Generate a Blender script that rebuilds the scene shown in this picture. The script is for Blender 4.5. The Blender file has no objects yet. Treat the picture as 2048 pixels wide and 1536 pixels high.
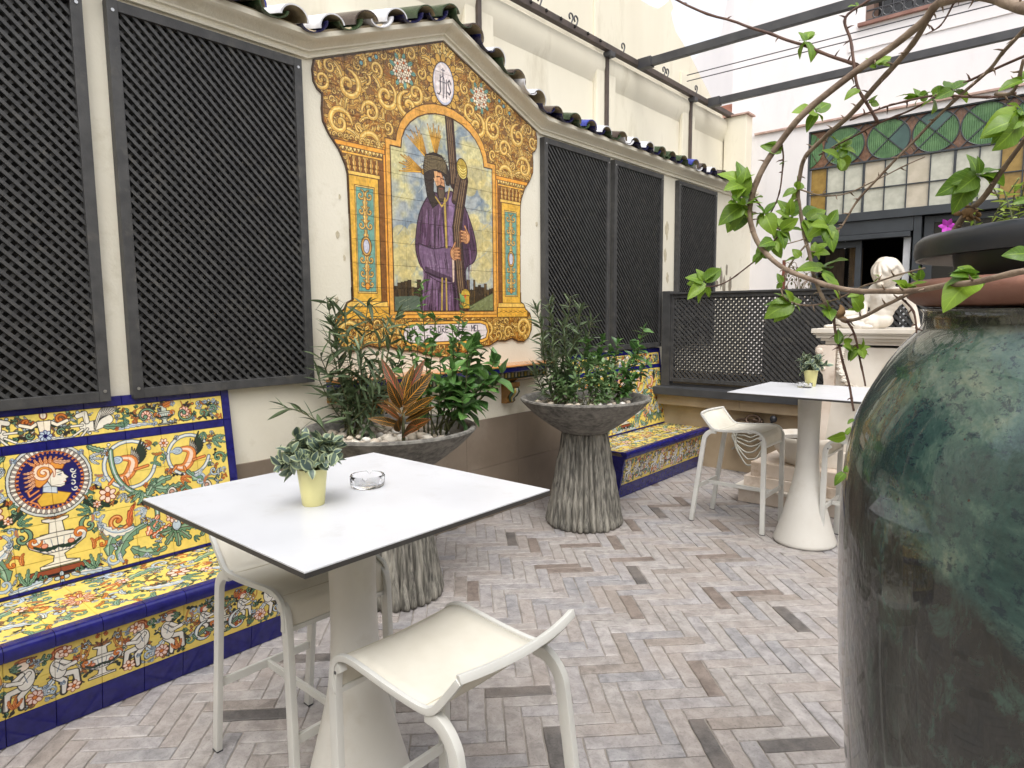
import bpy, bmesh, math, random
import numpy as np
from mathutils import Vector, Matrix, Quaternion, noise as mnoise
random.seed(7); np.random.seed(7)
PI = math.pi
scene = bpy.context.scene
C = scene.collection
rad = math.radians

# ------------------------------------------------------------------ camera, world, sun, exposure
CAMZ = 1.65; FPX = 1310.8
YAW, PITCH, ROLL = .71473, .10544, -.009036
_f = Vector((-math.sin(YAW)*math.cos(PITCH), math.cos(YAW)*math.cos(PITCH), -math.sin(PITCH)))
_r = Vector((math.cos(YAW), math.sin(YAW), 0)); _u = _r.cross(_f)
CR = _r*math.cos(ROLL)+_u*math.sin(ROLL); CU = -_r*math.sin(ROLL)+_u*math.cos(ROLL); CF = _f
cam = bpy.data.cameras.new('camera'); camo = bpy.data.objects.new('camera', cam); C.objects.link(camo)
m3 = Matrix((CR, CU, -CF)).transposed()
camo.matrix_world = Matrix.Translation((0, 0, CAMZ)) @ m3.to_4x4()
cam.sensor_width = 36; cam.lens = 36*FPX/2048; cam.clip_end = 500; cam.clip_start = .02
scene.camera = camo

SUN_EL, SUN_AZ = rad(60), rad(138)      # azimuth measured from +Y towards +X
world = bpy.data.worlds.new("World"); scene.world = world; world.use_nodes = True
wn = world.node_tree.nodes; wl = world.node_tree.links
sky = wn.new('ShaderNodeTexSky'); sky.sky_type = 'NISHITA'; sky.sun_disc = False
sky.sun_elevation = SUN_EL; sky.sun_rotation = SUN_AZ; sky.air_density = 1.0; sky.dust_density = 5.0; sky.ozone_density = 0.6
hs = wn.new('ShaderNodeHueSaturation'); hs.inputs['Saturation'].default_value = .28; wl.new(sky.outputs[0], hs.inputs['Color']); ov = wn.new('ShaderNodeMix'); ov.data_type = 'RGBA'; ov.blend_type = 'ADD'; ov.inputs[0].default_value = 1; ov.inputs[7].default_value = (2.35, 2.35, 2.42, 1); wl.new(hs.outputs[0], ov.inputs[6]); wl.new(ov.outputs[2], wn['Background'].inputs[0]); wn['Background'].inputs[1].default_value = .15
sun = bpy.data.lights.new('sun', 'SUN'); sun.energy = .85; sun.angle = rad(38); sun.color = (1, .97, .92)
suno = bpy.data.objects.new('sun', sun); C.objects.link(suno)
sd = Vector((math.sin(SUN_AZ)*math.cos(SUN_EL), math.cos(SUN_AZ)*math.cos(SUN_EL), math.sin(SUN_EL)))
suno.rotation_euler = sd.to_track_quat('Z', 'Y').to_euler()
scene.view_settings.view_transform = 'Standard'; scene.view_settings.look = 'None'
scene.view_settings.exposure = .50; scene.view_settings.gamma = 1.0
try: scene.view_settings.use_curve_mapping = False
except Exception: pass

# ------------------------------------------------------------------ measuring helpers (used to size things at their real places)
def ray(px, py): return CR*((px-1024)/FPX) - CU*((py-768)/FPX) + CF
def at(px, py, d): return Vector((0, 0, CAMZ)) + ray(px, py)*d
def onY(px, py, y): r = ray(px, py); return Vector((0, 0, CAMZ)) + r*(y/r.y)
def onX(px, py, x): r = ray(px, py); return Vector((0, 0, CAMZ)) + r*(x/r.x)
def onZ(px, py, z): r = ray(px, py); return Vector((0, 0, CAMZ)) + r*((z-CAMZ)/r.z)
def proj(p):
    q = Vector(p)-Vector((0, 0, CAMZ)); w = q.dot(CF)
    if w < .05: return None
    return 1024+FPX*q.dot(CR)/w, 768-FPX*q.dot(CU)/w, w

# ------------------------------------------------------------------ materials
def lin(c):
    out = []
    for v in c[:3]:
        v = v/255.; out.append(v/12.92 if v <= .04045 else ((v+.055)/1.055)**2.4)
    return (*out, 1)
class NT:
    def __init__(s, name):
        s.m = bpy.data.materials.new(name); s.m.use_nodes = True
        s.n = s.m.node_tree.nodes; s.l = s.m.node_tree.links; s.b = s.n['Principled BSDF']
    def node(s, t, **k):
        n = s.n.new(t)
        for a, v in k.items(): setattr(n, a, v)
        return n
    def link(s, a, b): s.l.new(a, b)
    def coords(s, kind='pos', scale=(1, 1, 1)):
        if kind == 'pos': o = s.node('ShaderNodeNewGeometry').outputs['Position']
        elif kind == 'uv': o = s.node('ShaderNodeTexCoord').outputs['UV']
        else: o = s.node('ShaderNodeTexCoord').outputs['Object']
        mp = s.node('ShaderNodeMapping'); mp.inputs['Scale'].default_value = scale; s.link(o, mp.inputs[0]); return mp.outputs[0]
    def noise(s, co, scale, detail=4, rough=.55, dist=0):
        n = s.node('ShaderNodeTexNoise'); s.link(co, n.inputs['Vector'])
        n.inputs['Scale'].default_value = scale; n.inputs['Detail'].default_value = detail
        n.inputs['Roughness'].default_value = rough; n.inputs['Distortion'].default_value = dist; return n.outputs['Fac']
    def ramp(s, fac, stops):
        n = s.node('ShaderNodeValToRGB'); s.link(fac, n.inputs[0]); e = n.color_ramp.elements
        while len(e) < len(stops): e.new(.5)
        for i, (p, c) in enumerate(stops): e[i].position = p; e[i].color = c if len(c) == 4 else (*c, 1)
        return n.outputs[0]
    def mix(s, fac, a, b, mode='MIX'):
        n = s.node('ShaderNodeMix', data_type='RGBA', blend_type=mode)
        if isinstance(fac, (int, float)): n.inputs[0].default_value = fac
        else: s.link(fac, n.inputs[0])
        for i, v in ((6, a), (7, b)):
            if isinstance(v, tuple): n.inputs[i].default_value = v
            else: s.link(v, n.inputs[i])
        return n.outputs[2]
    def math(s, op, a, b=None, c=None):
        n = s.node('ShaderNodeMath', operation=op)
        for i, v in enumerate((a, b, c)):
            if v is None: continue
            if isinstance(v, (int, float)): n.inputs[i].default_value = v
            else: s.link(v, n.inputs[i])
        return n.outputs[0]
    def bump(s, h, strength, dist=.01):
        n = s.node('ShaderNodeBump'); n.inputs['Strength'].default_value = strength; n.inputs['Distance'].default_value = dist
        s.link(h, n.inputs['Height']); s.link(n.outputs[0], s.b.inputs['Normal']); return n
    def set(s, **k):
        for a, v in k.items():
            i = s.b.inputs[a.replace('_', ' ')]
            if isinstance(v, (int, float, tuple)): i.default_value = v
            else: s.link(v, i)
        return s.m
def mat(name, c1, c2=None, scale=6., rough=.6, bump=0, bscale=60., metal=0, coords='pos', stretch=(1, 1, 1), lo=.35, hi=.65, detail=5, c3=None, s3=2., bdist=.004, rvar=.08):
    t = NT(name); co = t.coords(coords, stretch); n = t.noise(co, scale, detail)
    if c2 is None: c2 = tuple(max(0, v*.9) for v in c1)
    col = t.ramp(n, [(lo, lin(c2)), (hi, lin(c1))])
    if c3 is not None:
        n2 = t.noise(co, s3, 6, .65); f = t.ramp(n2, [(.56, (0, 0, 0)), (.72, (1, 1, 1))]); col = t.mix(f, col, lin(c3))
    t.set(Base_Color=col, Metallic=metal)
    r = t.math('MULTIPLY_ADD', n, rvar*2, rough-rvar); t.set(Roughness=r)
    if bump: t.bump(t.noise(t.coords(coords, stretch), bscale, 5), bump, bdist)
    return t.m
M = {}
M['stucco'] = mat('cream stucco', (229, 224, 208), (221, 215, 197), 1.6, .85, .4, 55, c3=(208, 201, 180), s3=3.2, bdist=.006)
M['stucco_white'] = mat('white stucco', (234, 230, 230), (223, 220, 221), 1.3, .85, .2, 50, c3=(214, 211, 210), s3=2.0, stretch=(1, 1, .35))
M['stucco_upper'] = mat('upper cream stucco', (234, 228, 209), (222, 215, 195), 1.1, .88, .12, 40, c3=(206, 198, 176), s3=2.2, stretch=(1, 1, .3))
M['pinkband'] = mat('faded pink band', (196, 170, 158), (170, 140, 128), 12, .85, .2, 60)
M['terracotta'] = mat('terracotta brick', (194, 142, 122), (168, 114, 94), 10, .85, .3, 60)
M['dado'] = mat('taupe dado slab', (134, 121, 107), (120, 107, 93), 2.4, .5, .1, 90, c3=(146, 134, 120), s3=2.0)
M['grout_beige'] = mat('beige joint', (122, 108, 92), None, 20, .9)
M['lowwall'] = mat('beige limestone', (176, 158, 132), (156, 138, 112), 3, .7, .15, 70)
M['charcoal'] = mat('charcoal painted slab', (64, 66, 70), (52, 54, 58), 7, .5, .1, 60)
M['lattice'] = mat('charcoal painted wood', (70, 70, 70), (54, 54, 55), 14, .55, .25, 90, c3=(84, 82, 78), s3=9)
M['lattice_back'] = mat('dark backing board', (46, 44, 41), (34, 33, 31), 8, .8, .1, 60)
M['screw'] = mat('zinc screw', (200, 200, 200), None, 20, .3, metal=1)
M['steel'] = mat('dark painted steel', (70, 70, 72), (56, 56, 60), 6, .45, .08, 60)
M['steel_brown'] = mat('rusty brown steel', (86, 74, 68), (66, 58, 54), 9, .6, .1, 60)
M['grout'] = mat('pale floor grout', (164, 157, 150), (134, 128, 121), 9, .95, .3, 120)
M['ground'] = mat('packed earth ground', (120, 112, 100), (100, 92, 82), 1, .95)
M['concrete'] = None
M['tabletop'] = mat('white laminate', (203, 205, 210), (197, 199, 204), 5, .36, .03, 260, c3=(192, 193, 196), s3=9, rvar=.16)
M['tableedge'] = mat('dark laminate edge', (58, 56, 54), None, 10, .5)
M['column'] = mat('off white plastic column', (208, 206, 200), (200, 197, 190), 3, .5, .05, 120, c3=(197, 193, 184), s3=6)
M['stoolmetal'] = mat('ivory powder coat', (211, 211, 206), (201, 201, 197), 5, .42, .03, 150)
M['sling'] = None
M['navy'] = None
M['blackplastic'] = mat('black plastic', (44, 47, 54), (36, 38, 44), 4, .38, .06, 60)
M['soil'] = mat('dark soil', (60, 48, 38), (36, 28, 22), 30, .95, .8, 80)
M['saucer'] = mat('terracotta saucer clay', (150, 108, 94), (126, 84, 70), 5, .6, .3, 60, c3=(176, 128, 108), s3=7)
M['marble'] = mat('weathered marble', (222, 216, 206), (204, 196, 184), 3, .5, .12, 45, c3=(204, 188, 166), s3=4.5)
M['marble_dirty'] = mat('stained marble', (226, 214, 202), (206, 190, 174), 4, .55, .2, 40, c3=(172, 150, 130), s3=3.5)
M['bronze'] = mat('tarnished bronze', (110, 92, 76), (78, 66, 58), 12, .45, .1, 60, metal=.7)
M['hose'] = mat('pale garden hose', (164, 162, 152), (140, 138, 128), 9, .5)
M['bark'] = mat('thorny grey brown bark', (150, 132, 114), (108, 90, 76), 40, .8, .5, 160)
M['bark_dark'] = mat('young purple brown bark', (104, 78, 66), (80, 56, 48), 40, .7, .4, 160)
M['stem'] = mat('green brown stem', (92, 98, 60), (72, 70, 46), 30, .7)
M['husk'] = mat('dry brown leaf', (146, 116, 78), (104, 78, 50), 40, .8, .5, 90)
M['pot'] = mat('cream glazed pot', (226, 220, 158), (208, 200, 134), 4, .35, .05, 30)
M['frame'] = mat('charcoal door frame', (62, 67, 72), (54, 58, 63), 5, .5, .05, 60)
M['darkroom'] = mat('unlit interior', (26, 24, 22), None, 5, .9)
M['curtain'] = mat('brown wood boards', (112, 92, 72), (84, 68, 52), 10, .7, stretch=(6, 6, .5))
M['whiteframe'] = mat('white window frame', (214, 216, 220), None, 5, .4)
M['clay_inner'] = mat('raw clay inside of roof tile', (190, 176, 146), (158, 142, 116), 14, .9, .4, 80)
M['flower'] = mat('magenta bract', (214, 80, 214), (190, 56, 190), 20, .6)
def pebble_mat(n, c): return mat(n, c, tuple(v*.86 for v in c), 18, .6, .1, 60, coords='obj')
PEB = [pebble_mat('pebble stone', c) for c in ((222, 214, 200), (200, 188, 170), (232, 228, 220), (180, 170, 156), (210, 196, 178))]

def glaze(name, c, c2=None, rough=.16, sc=10, b=.25):
    t = NT(name); co = t.coords('pos'); n = t.noise(co, sc, 4)
    t.set(Base_Color=t.ramp(n, [(.3, lin(c2 or tuple(v*.75 for v in c))), (.7, lin(c))]), Roughness=rough)
    t.bump(t.noise(co, 28, 3), b, .003); return t.m
M['navy'] = glaze('navy glazed tile', (34, 34, 112), (22, 22, 84), .14, 30, .12)
RT = {'white': glaze('white glazed roof tile', (232, 234, 238), (206, 206, 212), .22), 'navy': glaze('navy glazed roof tile', (34, 34, 78), (24, 24, 52), .2),
      'green': glaze('green glazed roof tile', (66, 84, 58), (40, 54, 36), .2), 'blue': glaze('blue glazed roof tile', (64, 76, 164), (48, 54, 130), .2),
      'brown': glaze('brown glazed roof tile', (84, 72, 68), (62, 52, 48), .2)}
# woven sling fabric
t = NT('woven ivory sling'); co = t.coords('obj')
wv = t.node('ShaderNodeTexWave', bands_direction='X'); t.link(co, wv.inputs[0]); wv.inputs['Scale'].default_value = 260
wv2 = t.node('ShaderNodeTexWave', bands_direction='Y'); t.link(co, wv2.inputs[0]); wv2.inputs['Scale'].default_value = 260
h = t.math('ADD', wv.outputs['Fac'], wv2.outputs['Fac']); n = t.noise(co, 5, 4)
t.set(Base_Color=t.ramp(n, [(.35, lin((205, 200, 186))), (.65, lin((216, 212, 200)))]), Roughness=.75); t.bump(h, .25, .0006); M['sling'] = t.m
# cast concrete of the planters
def concrete(name, stretch, ca, cb, cc):
    t = NT(name); co = t.coords('pos', stretch); n = t.noise(co, 7, 8, .65, .4); n2 = t.noise(co, 30, 5, .6)
    col = t.ramp(n, [(.32, lin(ca)), (.5, lin(cb)), (.66, lin(cc))]); col = t.mix(t.ramp(n2, [(.4, (0, 0, 0)), (.75, (1, 1, 1))]), col, lin(cc)); 
    t.set(Base_Color=col, Roughness=.85); t.bump(t.noise(t.coords('pos', stretch), 34, 6, .7), .6, .008); return t.m
M['bowl'] = concrete('weathered grey concrete', (1, 1, 1.6), (68, 67, 64), (98, 96, 91), (138, 135, 128))
M['flute'] = concrete('streaked grey concrete', (2.6, 2.6, .16), (40, 39, 37), (86, 84, 78), (158, 154, 144))
# jar glaze
t = NT('mottled green jar glaze'); co = t.coords('pos'); sx = t.node('ShaderNodeSeparateXYZ'); t.link(t.coords('pos'), sx.inputs[0])
n1 = t.noise(co, 6, 9, .72, .5); n2 = t.noise(co, 60, 5, .75); n3 = t.noise(t.coords('pos', (1, 1, .45)), 20, 8, .75, .8)
base = t.ramp(n1, [(.34, lin((34, 54, 54))), (.47, lin((50, 76, 72))), (.56, lin((74, 98, 88))), (.68, lin((112, 122, 104)))])
base = t.mix(t.ramp(n2, [(.54, (0, 0, 0)), (.60, (.85, .85, .85))]), base, lin((30, 46, 54)))
low = t.ramp(n3, [(.36, lin((26, 32, 32))), (.5, lin((44, 44, 41))), (.62, lin((56, 76, 68)))])
zz = t.math('ADD', sx.outputs[2], t.math('MULTIPLY', sx.outputs[0], .7)); zz = t.math('ADD', zz, t.math('ADD', t.math('MULTIPLY', n2, .07), t.math('MULTIPLY', n1, .06)))
lf = t.ramp(t.math('SUBTRACT', zz, .5), [(.715, (1, 1, 1)), (.75, (0, 0, 0))]); col = t.mix(lf, base, low)
vo = t.node('ShaderNodeTexVoronoi'); t.link(co, vo.inputs[0]); vo.inputs['Scale'].default_value = 22; vo.inputs['Randomness'].default_value = 1
spot = t.ramp(t.math('ADD', vo.outputs['Distance'], t.math('MULTIPLY', n2, .25)), [(.14, (1, 1, 1)), (.17, (0, 0, 0))]); spot = t.mix(t.ramp(n1, [(.42, (0, 0, 0)), (.46, (1, 1, 1))]), (0, 0, 0, 1), spot); col = t.mix(spot, col, lin((56, 36, 30)))
neck = t.ramp(t.math('SUBTRACT', sx.outputs[2], 1.0), [(.612, (0, 0, 0)), (.63, (1, 1, 1))]); col = t.mix(neck, col, t.ramp(n2, [(.4, lin((30, 32, 26))), (.7, lin((70, 74, 56)))]))
t.set(Base_Color=col, Roughness=t.math('MULTIPLY_ADD', n2, .2, .02)); hh = t.math('ADD', t.noise(co, 9, 3), t.math('MULTIPLY', t.noise(t.coords('pos', (1, 1, .55)), 75, 4), .5))
t.bump(hh, .55, .008); t.b.inputs['Coat Weight'].default_value = .8; t.b.inputs['Coat Roughness'].default_value = .03; M['jar'] = t.m
def glassm(name, col, rough=.02, ior=1.45):
    t = NT(name); t.set(Base_Color=(*col, 1), Roughness=rough, IOR=ior); t.b.inputs['Transmission Weight'].default_value = 1; return t.m
M['glass'] = glassm('clear glass', (1, 1, 1), .0, 1.33)
t = NT('dark door glass'); t.set(Base_Color=(.02, .02, .02, 1), Roughness=.04); M['darkglass'] = t.m
def panem(name, c, c2, sc, wave=0):
    t = NT(name); co = t.coords('pos'); n = t.noise(co, sc, 5)
    t.set(Base_Color=t.ramp(n, [(.35, lin(c2)), (.65, lin(c))]), Roughness=.25)
    if wave:
        w = t.node('ShaderNodeTexWave', bands_direction='X'); t.link(co, w.inputs[0]); w.inputs['Scale'].default_value = wave; w.inputs['Distortion'].default_value = 1.5; t.bump(w.outputs['Fac'], .7, .006)
    else: t.bump(n, .3, .004)
    return t.m
M['gl_green'] = panem('ribbed green glass', (92, 130, 84), (64, 102, 62), 9, 14); M['gl_teal'] = panem('dull teal glass', (76, 104, 96), (64, 88, 84), 4)
M['gl_rust'] = panem('rust textured glass', (132, 98, 76), (98, 68, 50), 24); M['gl_amber'] = panem('amber glass', (164, 134, 70), (140, 112, 54), 12)
M['gl_milk'] = panem('milky glass', (200, 200, 186), (182, 182, 168), 12); M['gl_milk2'] = panem('warm milky glass', (206, 196, 178), (190, 180, 160), 8)
def leafm(name, c, c2, kind='plain', edge=None, rough=.4, trans=.25):
    t = NT(name); uv = t.node('ShaderNodeTexCoord'); s = t.node('ShaderNodeSeparateXYZ'); t.link(uv.outputs['UV'], s.inputs[0])
    oi = t.node('ShaderNodeObjectInfo'); av = t.math('ABSOLUTE', t.math('SUBTRACT', s.outputs[1], .5)); n = t.noise(t.coords('pos'), 30, 4)
    f = t.math('ADD', t.math('MULTIPLY', oi.outputs['Random'], .6), t.math('MULTIPLY', n, .4))
    col = t.ramp(f, [(.25, lin(c2)), (.8, lin(c))])
    rib = t.math('LESS_THAN', av, .035)
    if kind == 'plain':
        side = t.math('LESS_THAN', t.math('FRACT', t.math('MULTIPLY', t.math('SUBTRACT', s.outputs[0], t.math('MULTIPLY', av, .5)), 7)), .1)
        rib = t.math('MULTIPLY', t.math('MAXIMUM', rib, t.math('MULTIPLY', side, .5)), .45)
        col = t.mix(rib, col, lin(tuple(min(255, v*1.2+10) for v in c)))
    elif kind == 'edge':
        e = t.ramp(t.math('ADD', av, t.math('MULTIPLY', n, .14)), [(.36, (0, 0, 0)), (.44, (1, 1, 1))]); col = t.mix(e, col, lin(edge))
    elif kind == 'croton':
        side = t.math('LESS_THAN', t.math('FRACT', t.math('MULTIPLY', t.math('SUBTRACT', s.outputs[0], t.math('MULTIPLY', av, .45)), 11)), t.math('MULTIPLY_ADD', n, .22, .0))
        em = t.math('GREATER_THAN', av, .47); v = t.math('MAXIMUM', t.math('MAXIMUM', rib, side), em)
        vc = t.mix(t.ramp(oi.outputs['Random'], [(.3, (0, 0, 0)), (.8, (1, 1, 1))]), lin((198, 134, 38)), lin((180, 76, 46))); col = t.mix(v, col, vc)
    t.set(Base_Color=col, Roughness=rough); t.bump(t.math('ADD', rib, t.math('MULTIPLY', n, .3)), .3, .002)
    tr = t.node('ShaderNodeBsdfTranslucent'); t.link(col, tr.inputs[0]); mx = t.node('ShaderNodeMixShader'); mx.inputs[0].default_value = trans
    out = t.n['Material Output']; t.link(t.b.outputs[0], mx.inputs[1]); t.link(tr.outputs[0], mx.inputs[2]); t.link(mx.outputs[0], out.inputs[0]); return t.m
M['lf_bright'] = leafm('bright green leaf', (134, 166, 52), (88, 124, 38), trans=.35)
M['lf_mid'] = leafm('glossy green leaf', (108, 148, 78), (56, 92, 46), rough=.34)
M['lf_dark'] = leafm('dark narrow leaf', (116, 134, 98), (68, 84, 58), rough=.42)
M['lf_soft'] = leafm('soft small green leaf', (134, 160, 108), (84, 112, 68), rough=.5)
M['lf_croton'] = leafm('croton leaf', (60, 58, 24), (40, 40, 18), 'croton', rough=.55, trans=.08)
M['lf_var'] = leafm('variegated leaf', (104, 122, 106), (66, 84, 80), 'edge', (164, 176, 138), trans=.15)
M['lf_feather'] = leafm('yellow green seedling leaf', (170, 190, 84), (120, 150, 56), trans=.35)

# ------------------------------------------------------------------ mesh helpers
class MB:
    def __init__(s): s.v = []; s.f = []; s.m = []; s.uv = None; s.smooth = False
    def add(s, vs, fs, mi=0):
        o = len(s.v); s.v += [tuple(v) for v in vs]; s.f += [tuple(i+o for i in f) for f in fs]; s.m += [mi]*len(fs); return s
    def box(s, a, b, mi=0):
        x0, y0, z0 = a; x1, y1, z1 = b
        return s.add([(x0, y0, z0), (x1, y0, z0), (x1, y1, z0), (x0, y1, z0), (x0, y0, z1), (x1, y0, z1), (x1, y1, z1), (x0, y1, z1)],
                     [(0, 3, 2, 1), (4, 5, 6, 7), (0, 1, 5, 4), (1, 2, 6, 5), (2, 3, 7, 6), (3, 0, 4, 7)], mi)
    def obox(s, c, ax, ay, az, mi=0):   # centre and three half axis vectors
        c = Vector(c); vs = [c+ax*i+ay*j+az*k for k in (-1, 1) for (i, j) in ((-1, -1), (1, -1), (1, 1), (-1, 1))]
        return s.add(vs, [(0, 3, 2, 1), (4, 5, 6, 7), (0, 1, 5, 4), (1, 2, 6, 5), (2, 3, 7, 6), (3, 0, 4, 7)], mi)
    def tube(s, pts, rs, n=8, mi=0, cap=True, flat=None):
        pts = [Vector(p) for p in pts]
        if isinstance(rs, (int, float)): rs = [rs]*len(pts)
        up = Vector((0, 0, 1)); T0 = (pts[1]-pts[0]).normalized()
        if abs(T0.dot(up)) > .95: up = Vector((0, 1, 0))
        N = (up-T0*up.dot(T0)).normalized(); o = len(s.v)
        for i, p in enumerate(pts):
            T = (pts[min(i+1, len(pts)-1)]-pts[max(i-1, 0)]).normalized(); N = (N-T*N.dot(T)).normalized(); B = T.cross(N)
            for k in range(n):
                a = 2*PI*k/n; s.v.append(tuple(p+(N*math.cos(a)+B*math.sin(a))*rs[i]))
        for i in range(len(pts)-1):
            for k in range(n):
                k2 = (k+1) % n; s.f.append((o+i*n+k, o+i*n+k2, o+(i+1)*n+k2, o+(i+1)*n+k)); s.m.append(mi)
        if cap:
            s.f.append(tuple(o+k for k in range(n))[::-1]); s.m.append(mi)
            s.f.append(tuple(o+(len(pts)-1)*n+k for k in range(n))); s.m.append(mi)
        return s
    def ribbon(s, pts, side, w, th, mi=0):    # flat bar following a path; side = width direction
        pts = [Vector(p) for p in pts]; side = Vector(side).normalized(); o = len(s.v); ws = w if isinstance(w, (list, tuple)) else [w]*len(pts)
        for i, p in enumerate(pts):
            T = (pts[min(i+1, len(pts)-1)]-pts[max(i-1, 0)]).normalized(); N = T.cross(side).normalized()
            a = side*ws[i]/2; b = N*th/2
            for q in (p-a-b, p+a-b, p+a+b, p-a+b): s.v.append(tuple(q))
        for i in range(len(pts)-1):
            for k in range(4):
                k2 = (k+1) % 4; s.f.append((o+i*4+k, o+i*4+k2, o+(i+1)*4+k2, o+(i+1)*4+k)); s.m.append(mi)
        s.f.append((o+3, o+2, o+1, o)); s.m.append(mi); e = o+(len(pts)-1)*4; s.f.append((e, e+1, e+2, e+3)); s.m.append(mi)
        return s
    def lathe(s, prof, n=48, c=(0, 0), mi=0, fn=None, close=True, a0=0, a1=2*PI):
        o = len(s.v); full = abs(a1-a0-2*PI) < 1e-6; nn = n if full else n+1
        for i, (r, z) in enumerate(prof):
            for k in range(nn):
                a = a0+(a1-a0)*k/n; rr = r if fn is None else fn(r, z, a); s.v.append((c[0]+rr*math.cos(a), c[1]+rr*math.sin(a), z))
        for i in range(len(prof)-1):
            for k in range(n):
                k2 = (k+1) % nn if full else k+1
                s.f.append((o+i*nn+k, o+i*nn+k2, o+(i+1)*nn+k2, o+(i+1)*nn+k)); s.m.append(mi)
        if close and full:
            if prof[0][0] > 1e-4: s.f.append(tuple(o+k for k in range(n))[::-1]); s.m.append(mi)
            if prof[-1][0] > 1e-4: s.f.append(tuple(o+(len(prof)-1)*n+k for k in range(n))); s.m.append(mi)
        return s
    def ell(s, c, r, n=12, m=8, mi=0, rot=None):
        c = Vector(c); r = (r, r, r) if isinstance(r, (int, float)) else r; o = len(s.v)
        for i in range(m+1):
            ph = PI*i/m
            for k in range(n):
                a = 2*PI*k/n; v = Vector((r[0]*math.sin(ph)*math.cos(a), r[1]*math.sin(ph)*math.sin(a), r[2]*math.cos(ph)))
                if rot is not None: v = rot @ v
                s.v.append(tuple(c+v))
        for i in range(m):
            for k in range(n):
                k2 = (k+1) % n; s.f.append((o+i*n+k, o+(i+1)*n+k, o+(i+1)*n+k2, o+i*n+k2)); s.m.append(mi)
        return s
    def prism(s, poly, axis, a, b, mi=0):      # polygon (two coords) extruded along axis from a to b
        def P(p, t): return {'x': (t, p[0], p[1]), 'y': (p[0], t, p[1]), 'z': (p[0], p[1], t)}[axis]
        n = len(poly); vs = [P(p, a) for p in poly]+[P(p, b) for p in poly]
        fs = [tuple(range(n))[::-1], tuple(range(n, 2*n))]+[(i, (i+1) % n, n+(i+1) % n, n+i) for i in range(n)]
        return s.add(vs, fs, mi)
    def mesh(s, name, mats, smooth=False, bevel=0, fixn=True, merge=False):
        me = bpy.data.meshes.new(name); me.from_pydata(s.v, [], s.f); 
        if not isinstance(mats, (list, tuple)): mats = [mats]
        for m in mats: me.materials.append(m)
        if any(s.m): me.polygons.foreach_set('material_index', s.m)
        if bevel or fixn or merge:
            bm = bmesh.new(); bm.from_mesh(me)
            if merge: bmesh.ops.remove_doubles(bm, verts=bm.verts, dist=1e-5)
            if bevel: bmesh.ops.bevel(bm, geom=[e for e in bm.edges if e.is_manifold and e.calc_face_angle(0) > .5], offset=bevel, segments=2, affect='EDGES', profile=.6)
            if fixn: bmesh.ops.recalc_face_normals(bm, faces=bm.faces)
            bm.to_mesh(me); bm.free()
        if smooth: me.polygons.foreach_set('use_smooth', [True]*len(me.polygons))
        me.update(); return me
WL = {}
def link(name, me, parent=None, loc=(0, 0, 0), rot=None, scale=None):
    o = bpy.data.objects.new(name, me); C.objects.link(o); o.location = loc
    if rot is not None: o.rotation_euler = rot
    if scale is not None: o.scale = scale
    if parent is not None: o.parent = parent
    return o
def tag(o, label=None, cat=None, group=None, kind=None):
    if label: o['label'] = label
    if cat: o['category'] = cat
    if group: o['group'] = group
    if kind: o['kind'] = kind
    return o
def thing(name, label, cat, loc=(0, 0, 0), rotz=0, group=None):
    o = bpy.data.objects.new(name, None); C.objects.link(o); o.location = loc; o.rotation_euler = (0, 0, rotz); o.empty_display_size = .1
    return tag(o, label, cat, group)
def part(name, mb, mats, parent, world=True, smooth=False, bevel=0, merge=False, **k):
    me = mb.mesh(name, mats, smooth, bevel, merge=merge) if isinstance(mb, MB) else mb
    off = Vector((0, 0, 0))
    if world and parent is not None:
        q = parent
        while q is not None: off -= Vector(q.location); q = q.parent
    return link(name, me, parent, off, **k)
def autosmooth(me, ang=40):
    bm = bmesh.new(); bm.from_mesh(me)
    for f in bm.faces: f.smooth = True
    for e in bm.edges: e.smooth = not (len(e.link_faces) == 2 and e.calc_face_angle(0) > rad(ang))
    bm.to_mesh(me); bm.free(); return me
def spart(name, mb, mats, parent, ang=40, bevel=0, world=True):
    return part(name, autosmooth(mb.mesh(name, mats, bevel=bevel), ang), None, parent, world)
def copy_tree(o, parent=None):
    c = o.copy(); C.objects.link(c)
    if parent is not None: c.parent = parent
    for ch in list(o.children): copy_tree(ch, c)
    return c
def catmull(pts, n=6):
    pts = [Vector(p) for p in pts]; P = [pts[0]*2-pts[1]]+pts+[pts[-1]*2-pts[-2]]; out = []
    for i in range(1, len(P)-2):
        for k in range(n):
            t = k/n; a, b, c, d = P[i-1], P[i], P[i+1], P[i+2]
            out.append(.5*((2*b)+(c-a)*t+(2*a-5*b+4*c-d)*t*t+(3*b-a-3*c+d)*t**3))
    out.append(pts[-1]); return out
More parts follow.
